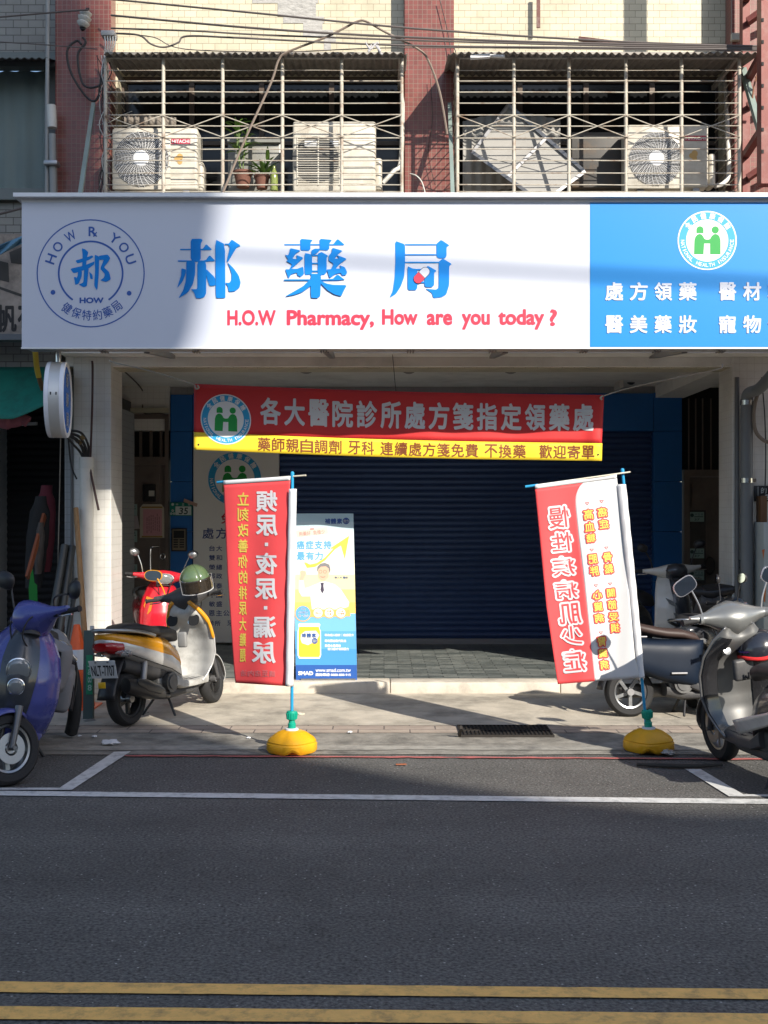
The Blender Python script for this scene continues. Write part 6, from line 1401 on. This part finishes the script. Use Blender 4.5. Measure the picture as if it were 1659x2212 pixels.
    if D['plate']:
        plate(root, D['plate'], Matrix.Translation((-.905, 0, .50)) @ Matrix.Rotation(R(-12), 4, 'Y') @ Matrix(((0, 0, -1, 0), (-1, 0, 0, 0), (0, 1, 0, 0), (0, 0, 0, 1))))
        MB().rbox(-.935, -.925, -.035, .035, .35, .40, .004).build('reflector', D.get('refl') or amber, root, local=True)
    # drive: engine, gearbox, exhaust, stand
    en = MB().rbox(-.28, .0, -.10, .12, .20, .36, .03, 3).rbox(-.70, -.18, .065, .15, .16, .29, .04, 3)
    en.cyl((-.16, -.10, .30), (-.16, -.15, .30), .085, n=24).cyl((-.16, -.15, .30), (-.16, -.16, .30), .06, n=20); en.build('engine', eng_m, root, local=True)
    if D['exhaust']:
        ex = MB().tube(spline([(-.10, -.06, .24), (-.2, -.12, .19), (-.34, -.15, .22)], 5), .022, 10)
        ex.loft([ell(xx, -.165, zz, a, b_, (0, 1, 0), (0, 0, 1), 20, 2.4) for xx, zz, a, b_ in ((-.32, .225, .02, .02), (-.36, .235, .05, .055), (-.55, .28, .062, .072), (-.78, .345, .062, .072), (-.84, .36, .05, .058), (-.845, .361, .02, .025))]); e_ = ex.build('exhaust', M('exhaust_black', (.025, .025, .026), .38, .4), root, local=True)
        MB().loft([ell(xx, -.215, zz, .018, b_, (0, 1, 0), (0, 0, 1), 16, 2.4) for xx, zz, b_ in ((-.40, .265, .01), (-.45, .28, .045), (-.62, .33, .055), (-.74, .37, .03), (-.76, .375, .008))]).build('heat_guard', M('guard_black', (.04, .04, .04), .3, .3), e_, local=True)
    MB().tube([(-.55, -.12, .30), (-.50, -.13, .56)], .012, 8).tube([(-.545 + .002 * 0, -.12, .34), (-.51, -.128, .52)], .026, 12).build('shock_absorber', STEEL, root, local=True)
    ks = MB().tube([(-.12, .06, .18), (-.16, .19, .015), (-.10, .22, .012), (-.04, .21, .012)], .011, 8).tube([(-.12, -.06, .18), (-.17, -.16, .015)], .011, 8); ks.build('kickstand', BLACK, root, local=True)
    # steering head and handlebar cover
    hd = MB(); xs = [(-.30, .018, .018), (-.24, .028, .026), (-.17, .045, .04), (-.08, .078, .066), (0, .095, .08), (.08, .078, .066), (.17, .045, .04), (.24, .028, .026), (.30, .018, .018)]
    bs_ = D.get('bar_scale', 1.0); kk = lambda yy: 1 + (bs_ - 1) * math.exp(-(yy / .13) ** 2)
    hd.loft([[S @ q for q in ell(.375 - .35 * abs(yy) ** 1.6 - .04 * (bs_ - 1), yy, .985 + .10 * abs(yy) + .03 * (bs_ - 1), a * 1.05 * kk(yy), b_ * kk(yy), (.94, 0, .34), (-.34, 0, .94), 20, 2.3)] for yy, a, b_ in xs]); hb = hd.build('handlebar_cover', bar, root, local=True, angle=60)
    if D.get('visor'):
        MB().loft([[S @ q for q in ell(.375 + .02, yy, .99, a * 1.08, b_ * .98, (.94, 0, .34), (-.34, 0, .94), 20, 2.3)] for yy, a, b_ in ((-.11, .04, .035), (-.08, .08, .066), (0, .1, .08), (.08, .08, .066), (.11, .04, .035))]).build('headset_cover', D['visor'], root, local=True, angle=60)
    MB().loft([[S @ q for q in ell(xx, 0, zz, w, w * .8, (0, 1, 0), (1, 0, .3), 16)] for xx, zz, w in ((.40, .90, .075), (.385, .94, .06), (.37, .98, .06))]).build('steering_neck', dkgrey, root, local=True)
    dash = MB().loft([[S @ q for q in ell(.325 + d * -.02, 0, 1.035 + d * .012, a, a * .55, (0, 1, 0), (.8, 0, .55), 24, 2.4)] for d, a in ((-1, .105), (0, .10), (.6, .085))]).build('instrument_cover', D.get('dash') or BLACK, root, local=True)
    MB().loft([[S @ q for q in ell(.325 - .0145, 0, 1.0435, a, a * .5, (0, 1, 0), (.8, 0, .55), 24)] for a in (.07, .0699)]).build('dial', M('dial', (.30, .33, .34), .15), dash, local=True) if D.get('dialshow') else None
    for sy in (1, -1):
        MB().tube([S @ Vector((.315, sy * .245, 1.012)), S @ Vector((.27, sy * .36, 1.015))], .0165, 12).tube([S @ Vector((.27, sy * .36, 1.015)), S @ Vector((.267, sy * .372, 1.015))], .021, 12).build('grip', RUBBER, hb, local=True)
        MB().tube(spline([S @ Vector((.33, sy * .22, .995)), S @ Vector((.345, sy * .28, .985)), S @ Vector((.325, sy * .36, .985))], 4), .006, 6).build('brake_lever', CHROME, hb, local=True)
        MB().loft([[S @ q for q in ell(.325 - .012 * k, sy * (.205 + .03 * k), 1.012, .03, .027, (1, 0, 0), (0, 0, 1), 12, 3)] for k in (0, 1)]).build('switch_box', D.get('switch') or BLACK, hb, local=True)
        if sy in D['mirrors']:
            mp = S @ Vector(D.get('mirror_at', {}).get(sy, (.32 + .02, sy * .30, 1.24))); st_ = MB().tube(spline([S @ Vector((.33, sy * .20, 1.02)), S @ Vector((.335, sy * .22, 1.11)), mp + Vector((0, -sy * .04, -.03))], 5), .006, 8).build('mirror_stalk', D.get('stalk') or BLACK, root, local=True)
            q = Matrix.Translation(mp) @ Matrix.Rotation(R(steer), 4, 'Z') @ Matrix.Rotation(R(sy * D.get('mirror_tilt', 12)), 4, 'X') @ Matrix.Rotation(R(-sy * D.get('mirror_yaw', 14)), 4, 'Z')
            a, b_ = D['mirror_r']; rings = [[q @ v for v in ell(xx, 0, 0, a * k, b_ * k, (0, 1, 0), (0, 0, 1), 20, D.get('mirror_p', 2.5))] for xx, k in ((-.006, .97), (0, 1), (.012, .95), (.028, .7), (.036, .3))]
            mo = MB().loft(rings).build('mirror', D['mirror'], root, local=True, angle=50); MB().loft([[q @ v for v in ell(-.0066 - e, 0, 0, a * .9, b_ * .9, (0, 1, 0), (0, 0, 1), 20, D.get('mirror_p', 2.5))] for e in (0, .0008)]).build('mirror_glass', GLASS, mo, local=True)
    # front lamps
    def lamp(px, py, pz, ry, rz_, depth=.03, nm='headlight', mat=None, yaw=0):
        q = Matrix.Translation((px, py, pz)) @ Matrix.Rotation(R(yaw), 4, 'Z')
        h = MB().loft([[q @ v for v in ell(xx, 0, 0, ry * k, rz_ * k, (0, 1, 0), (0, 0, 1), 20, 2.2)] for xx, k in ((-depth, 1.12), (.002, 1.11), (.005, 1.0), (.001, .97))]).build(nm, mat or CHROME, root, local=True)
        MB().loft([[q @ v for v in ell(xx, 0, 0, ry * k, rz_ * k, (0, 1, 0), (0, 0, 1), 20, 2.2)] for xx, k in ((.001, .98), (.008, .85), (.013, .5), (.014, .05))]).build('lens', clearl, h, local=True)
    if D['head'] == 'round': lamp(.540, 0, .695, .070, .070); lamp(.565, .0, .595, .048, .048)
    elif D['head'] == 'bar':
        lamp(.468, 0, .985, .09, .05)
    elif D['head'] == 'slant':
        for sy in (1, -1):
            for (ya, za, yb, zb) in ((.02, .66, .165, .735), (.03, .565, .12, .60)):
                pts = [(ya, za), (yb, zb), (yb - .02, zb - .055), (ya + .005, za - .035)]
                MB().poly([(sy * a, b_) for a, b_ in pts], lambda u, v, d: Vector((outer(.5 + u / (2 * .21 * kw), (.93 - v) / .67).x + .012 + d, u, v)), .014).build('headlight', clearl, root, local=True, smooth=False)
    if D.get('front_sig'):
        for sy in (1, -1):
            q = [(sy * a, b_) for a, b_ in ((.10, .78), (.16, .80), (.185, .70), (.15, .62), (.12, .66))]
            MB().poly(q, lambda u, v, d: Vector((outer(.5 + u / (2 * .205 * kw), (.93 - v) / .67).x + .010 + d, u, v)), .014).build('turn_signal', D['front_sig'], root, local=True, smooth=False)
    return root, S

silver = M('silver_paint', (.60, .60, .59), .33, .35, var=.05, vscale=5, coat=.4, dirt=((.2, .18, .15), .35, 6))
gold = paint('gold_paint', (.62, .27, .012), .25, .1)
inner_g = M('inner_grey', (.46, .455, .43), .5, var=.12, vscale=5, dirt=((.14, .13, .11), .6, 5))
# the gold and silver scooter seen from behind
gs, S = scooter('gold and silver scooter seen from behind, a green helmet on its handlebar', -1.87, 10.16, .012, 66, 12, -4, 1.0, dict(main=silver, side=silver, upper=gold, inner=inner_g, bar=dkgrey, wheelm=M('black_rim', (.03, .03, .03), .4, .4), mirror=gold, mirrors=(1,), mirror_r=(.085, .052), mirror_tilt=6, mirror_yaw=-8, stalk=gold, bar_scale=1.45, plate='NLT-7707', head='none', refl=M('yellow_reflector', (.75, .45, .02), .3), fender=silver, shield_w=.245, floor=inner_g))
_pr = [(.405, .93, .085), (.455, .85, .15), (.505, .74, .20), (.535, .62, .222), (.54, .50, .222)]
for sy in (1, -1):
    pts = [Vector((a - .155, sy * w * .245 / .222 * .985, b_ + .03 * (i < 3))) for i, (a, b_, w) in enumerate(_pr)]
    MB().tube(spline([Vector((.40, sy * .02, .965))] + pts[:4], 6), [.014] * 6 + [.02] * 6 + [.022] * 6 + [.016] * 6 + [.004], 10).build('shield_trim', gold, gs, local=True)
    MB().loft([ell(.275 - .01 * k, sy * .115, .80, .055, .05, (0, 1, 0), (.25, 0, 1), 18, 2.6) for k in (0, 1)]).build('glove_pocket', MATTE, gs, local=True)
MB().rbox(.225, .262, -.045, .045, .56, .70, .015, 3).build('bag_hook_panel', M('hook_panel', (.2, .2, .195), .5, var=.1), gs, local=True)
mm_ = gs.matrix_basis
hel_o = M('helmet_olive', (.085, .13, .06), .22, var=.05, coat=.9, dirt=((.2, .2, .17), .2, 9)); visor_m = M('helmet_visor', (.10, .08, .06), .06, trans=.75, coat=.6)
def helmet(label, c, rad, mat, yaw, pitch, roll=0, visor=True, trim=None):
    root = thing('helmet', label, 'helmet', c); q = Matrix.Rotation(R(yaw), 4, 'Z') @ Matrix.Rotation(R(pitch), 4, 'Y') @ Matrix.Rotation(R(roll), 4, 'X')
    mb = MB(); nu, nv = 32, 16
    def f(u, v):
        a = 2 * math.pi * u; t = R(2 + 108 * v); front = max(0, math.cos(a)); t *= 1 - .22 * front ** 2; return q @ Vector((rad * 1.12 * math.sin(t) * math.cos(a), rad * math.sin(t) * math.sin(a), rad * 1.02 * math.cos(t)))
    mb.grid(f, nu, nv); sh = mb.build('shell', mat, root, local=True, solid=.008, angle=60)
    rim = MB().tube([f(k / 40, 1) for k in range(40)], .007, 6, closed=True); rim.build('rim', BLACK, sh, local=True)
    if visor:
        def g(u, v): a = R(-78 + 156 * u); rr = rad * 1.17; return q @ Vector((rr * 1.1 * math.cos(a) * (1 - .06 * v), rr * .97 * math.sin(a), rad * (.22 - .95 * v)))
        MB().grid(g, 20, 8).build('visor', visor_m, root, local=True, solid=.003)
        er = MB().tube([g(0, k / 10) for k in range(11)] + [g(k / 20, 1) for k in range(1, 20)] + [g(1, 1 - k / 10) for k in range(11)], .004, 6); er.build('visor_edge', M('visor_edge', (.6, .6, .6), .2), root, local=True)
        for sy in (-1, 1): MB().lathe([(0, .008), (.014, .006), (.016, 0)], Matrix.Translation(q @ Vector((rad * .35, sy * rad * .99, rad * .12))) @ q @ Matrix.Rotation(R(-90 * sy), 4, 'X'), 12).build('hinge', CHROME, root, local=True)
    if trim:
        MB().tube([f(k / 40, .93) * 1.02 for k in range(-13, 14)], .014, 8).build('trim', trim, root, local=True)
        MB().grid(lambda u, v: q @ (Vector((rad * 1.13 * math.cos(R(-30 + 60 * u)) * (1 - .1 * v), rad * math.sin(R(-30 + 60 * u)), rad * (.55 - .22 * v)))), 8, 3).build('badge', M('helmet_badge', (.05, .09, .4), .3), root, local=True)
    return root
helmet('green open-face helmet with a clear visor hung on the gold scooter\'s handlebar', at(421, 1252, 10.1), .128, hel_o, -62, 8, 14)
# the red scooter behind it
redp = paint('red_paint', (.48, .012, .025), .25, .1)
scooter('red scooter half hidden behind the gold scooter, facing the street', -2.43, 12.2, .13, -72, 0, -3, 1.0, dict(main=redp, side=redp, bar=redp, inner=dkgrey, head='bar', front_sig=amber, mirror=ALLOY, stalk=CHROME, mirror_r=(.055, .045), mirror_p=2, shield_w=.22))
# the blue scooter at the left edge
bluep = paint('blue_paint', (.06, .07, .27), .28, .15); dkp = paint('charcoal_paint', (.028, .032, .04), .3, .2)
bs, S = scooter('blue scooter with two round headlights at the left edge of the photo', -2.63, 8.21, 0, -79, -52, -8, 1.06, dict(main=bluep, side=dkgrey, bar=bluep, visor=None, centre=dkp, inner=dkgrey, head='round', bar_scale=1.5, mirror_at={1: (.33, .43, 1.13), -1: (.34, -.27, 1.29)}, mirror=BLACK, mirror_r=(.078, .06), rail=CHROME, shield_w=.25, fender=bluep, r=.225, front_sig=None, floor=bluep, spokes=5, wheelm=M('grey_rim', (.26, .27, .28), .3, .85)))
shm = M('grey_cover_cloth', (.19, .19, .195), .85, var=.12, bump=.3, bscale=14)
def drape(u, v):
    a = R(-100 + 200 * u); L = -.02 - .62 * v; w = .20 + .05 * math.sin(v * 9) + .02 * math.sin(u * 17); zz = .70 + .16 * math.cos(a) - (.32 * max(0, -math.cos(a) + .35)) + .02 * math.sin(u * 23 + v * 11)
    return Vector((L, w * math.sin(a) * (1 + .1 * math.sin(v * 13)), zz))
dr_ = MB().grid(drape, 40, 24).build('seat_cover', shm, bs, local=True, solid=.004)
inv = bs.matrix_basis.inverted()
MB().tube(spline([inv @ at(*q) for q in ((112, 1389, 8.5), (128, 1387, 8.6), (143, 1395, 8.6), (150, 1410, 8.6), (163, 1425, 8.7))], 5), .016, 10).build('rear_bar', CHROME, bs, local=True)
MB().rbox(-.62, -.10, .17, .30, .34, .62, .04, 3).build('grey_saddle_bag', shm, bs, local=True)
MB().tube(spline([(-.10, .24, .64), (-.3, .30, .50), (-.2, .31, .36)], 5), .008, 6).tube(spline([(-.4, .29, .66), (-.45, .31, .5), (-.5, .3, .3)], 5), .008, 6).build('strap', BLACK, bs, local=True)
solo(MB().tube(spline([at(148, 1425, 9.1), at(158, 1460, 9.1), at(163, 1505, 9.1), at(160, 1550, 9.1), at(152, 1588, 9.1)]), [.05] * 24 + [.03], 10), 'black_bag', MATTE, 'black crumpled bag hanging behind the blue scooter by the plank', 'bag')
solo(MB().tube(spline([at(170, 1580, 9.75), at(185, 1568, 9.8), at(205, 1566, 9.85), at(225, 1574, 9.85)]), [.03] * 6 + [.05] * 6 + [.045] * 6 + [.02], 10), 'grey_rag', M('grey_rag_dark', (.22, .21, .19), .9, var=.3), 'grey rag lying on the ground beside the plank', 'rag')
# the scooters on the right
whitep = paint('white_paint_scooter', (.60, .58, .53), .3, .1)
scooter('white and black scooter with slanted headlights behind the leaning flag', 2.74, 12.25, .13, -60, -20, -3, 1.06, dict(main=whitep, side=dkp, bar=whitep, visor=dkp, centre=dkp, inner=dkgrey, head='slant', mirror=BLACK, mirrors=(-1, 1), mirror_r=(.06, .04), shield_w=.235, fender=dkp))
navyp = M('navy_paint', (.006, .012, .025), .5, var=.08, vscale=6, spec=.3)
sb5, S = scooter('dark blue scooter side-on behind the leaning flag\'s yellow base', 2.72, 10.08, .012, 5, 0, -4, .96, dict(main=navyp, side=navyp, bar=navyp, inner=dkgrey, seat=M('seat_brown', (.045, .028, .024), .55), rail=None, exhaust=False, plate='ENP-1578', body_w=1.12, head='bar', spokes=5, ambsig=True, wheelm=ALLOY))
def sp_(u, v):
    b_ = 1 - abs(2 * v - 1) ** 4; e_ = 1 - abs(2 * u - 1) ** 6
    return Vector((.03 - .90 * u - .05 * v * (1 - u), -.135 - .085 * (b_ * e_) ** .5, .685 + .015 * u - (.41 - .25 * u ** 1.6) * v))
MB().grid(sp_, 20, 12).build('side_cover', navyp, sb5, local=True, solid=.02, angle=60)
for (xa, xb_, zz) in ((-.16, -.30, .40), (-.52, -.66, .725)): MB().tube([(xa, -.238, zz), (xb_, -.236, zz)], .011, 10).build('chrome_strip', M('strip_grey', (.2, .2, .21), .35, .5), sb5, local=True)
scooter('black scooter hidden behind the silver one, its round mirror up by the drainpipe', 3.10, 11.0, .02, 62, 6, -3, 1.0, dict(main=dkp, side=dkp, bar=BLACK, inner=dkgrey, head='none', tailm=BLACK, mirrors=(-1,), mirror_r=(.045, .055), mirror_p=2, mirror_tilt=0, mirror=M('mirror_shell_dark', (.02, .02, .03), .12, coat=1), stalk=STEEL))
scooter('dark red and black scooter cut off by the right edge, behind the silver-grey one', 3.62, 9.1, 0, 112, -4, -5, 1.0, dict(main=paint('dark_red_paint', (.22, .012, .018), .3, .2), side=dkp, bar=dkp, inner=dkgrey, head='none', mirrors=(), shield_w=.24))
silv2 = M('silver_grey_paint', (.20, .205, .20), .38, .5, var=.06, vscale=5, coat=.5, dirt=((.16, .15, .13), .3, 6))
ss6, S = scooter('silver-grey scooter at the right edge seen from its dashboard side', 2.60, 7.63, 0, 103, -4, -7, 1.06, dict(main=M('silver_shield', (.16, .16, .165), .3, .5, var=.06), side=dkp, upper=None, inner=M('inner_silver', (.12, .12, .118), .45, .3, var=.12, dirt=((.1, .09, .08), .4, 6)), bar=silv2, bar_scale=1.35, dash=silv2, dialshow=True, switch=silv2, stalk=STEEL, mirror=M('mirror_shell_chrome', (.45, .45, .5), .2, .7), mirror_r=(.08, .055), mirror_p=3.2, mirror_tilt=-28, mirror_yaw=4, head='none', shield_w=.255, floor=dkgrey, rail=None))
MB().lathe([(0, .016), (.026, .014), (.030, .0)], Matrix.Translation((.30, .09, .80)) @ Matrix.Rotation(R(-75), 4, 'Y'), 20).build('fuel_cap', CHROME, ss6, local=True)
for lo_, hi_ in ((.02, .25), (.75, .98)):
    def wing(u, v, lo_=lo_, hi_=hi_):
        uu = lo_ + (hi_ - lo_) * u; q = uu * 2 - 1; v_ = .10 + .78 * v; i = min(int(v_ * 7), 6); f_ = v_ * 7 - i
        PR = [(.405, .93, .085), (.455, .85, .15), (.505, .74, .20), (.535, .62, .222), (.54, .50, .222), (.515, .40, .205), (.46, .31, .18), (.40, .26, .165)]
        px, pz, w = [PR[i][k] + (PR[i + 1][k] - PR[i][k]) * f_ for k in range(3)]; w *= .255 / .222 * .985
        d = .085 * (1 - abs(q) ** 4) * math.sin(math.pi * min(1, .12 + v_ * .9)) ** .7 + .10 * math.exp(-((v_ - .12) / .13) ** 2) * (1 - abs(q) ** 3)
        return Vector((px - .13 * abs(q) ** 2.2 - .032 - d, w * q, pz + .03 * q * q * (v_ < .5)))
    MB().grid(wing, 10, 24).build('dark_wing', M('wing_black', (.015, .015, .017), .25, coat=.5), ss6, local=True, angle=60)
MB().rbox(.25, .30, -.07, .07, .60, .74, .02, 3).build('key_panel', dkgrey, ss6, local=True)
MB().tube(spline([(.27, 0, .64), (.22, 0, .62), (.21, 0, .66)], 4), .008, 6).build('bag_hook', BLACK, ss6, local=True)
def sw(u, v): return Vector((.12 - .95 * u, .215 - .02 * (2 * u - 1) ** 2 - .03 * v, .40 + .26 * u - .10 * v * (1 - .5 * u)))
MB().grid(sw, 16, 4).build('silver_stripe', silver, ss6, local=True, solid=.012)
helmet('black helmet with red trim hung below the silver-grey scooter\'s handlebar', at(1640, 1402, 7.95), .13, paint('helmet_black', (.02, .022, .03), .22, .1), 200, 30, 0, visor=False, trim=M('helmet_red', (.6, .03, .03), .35))
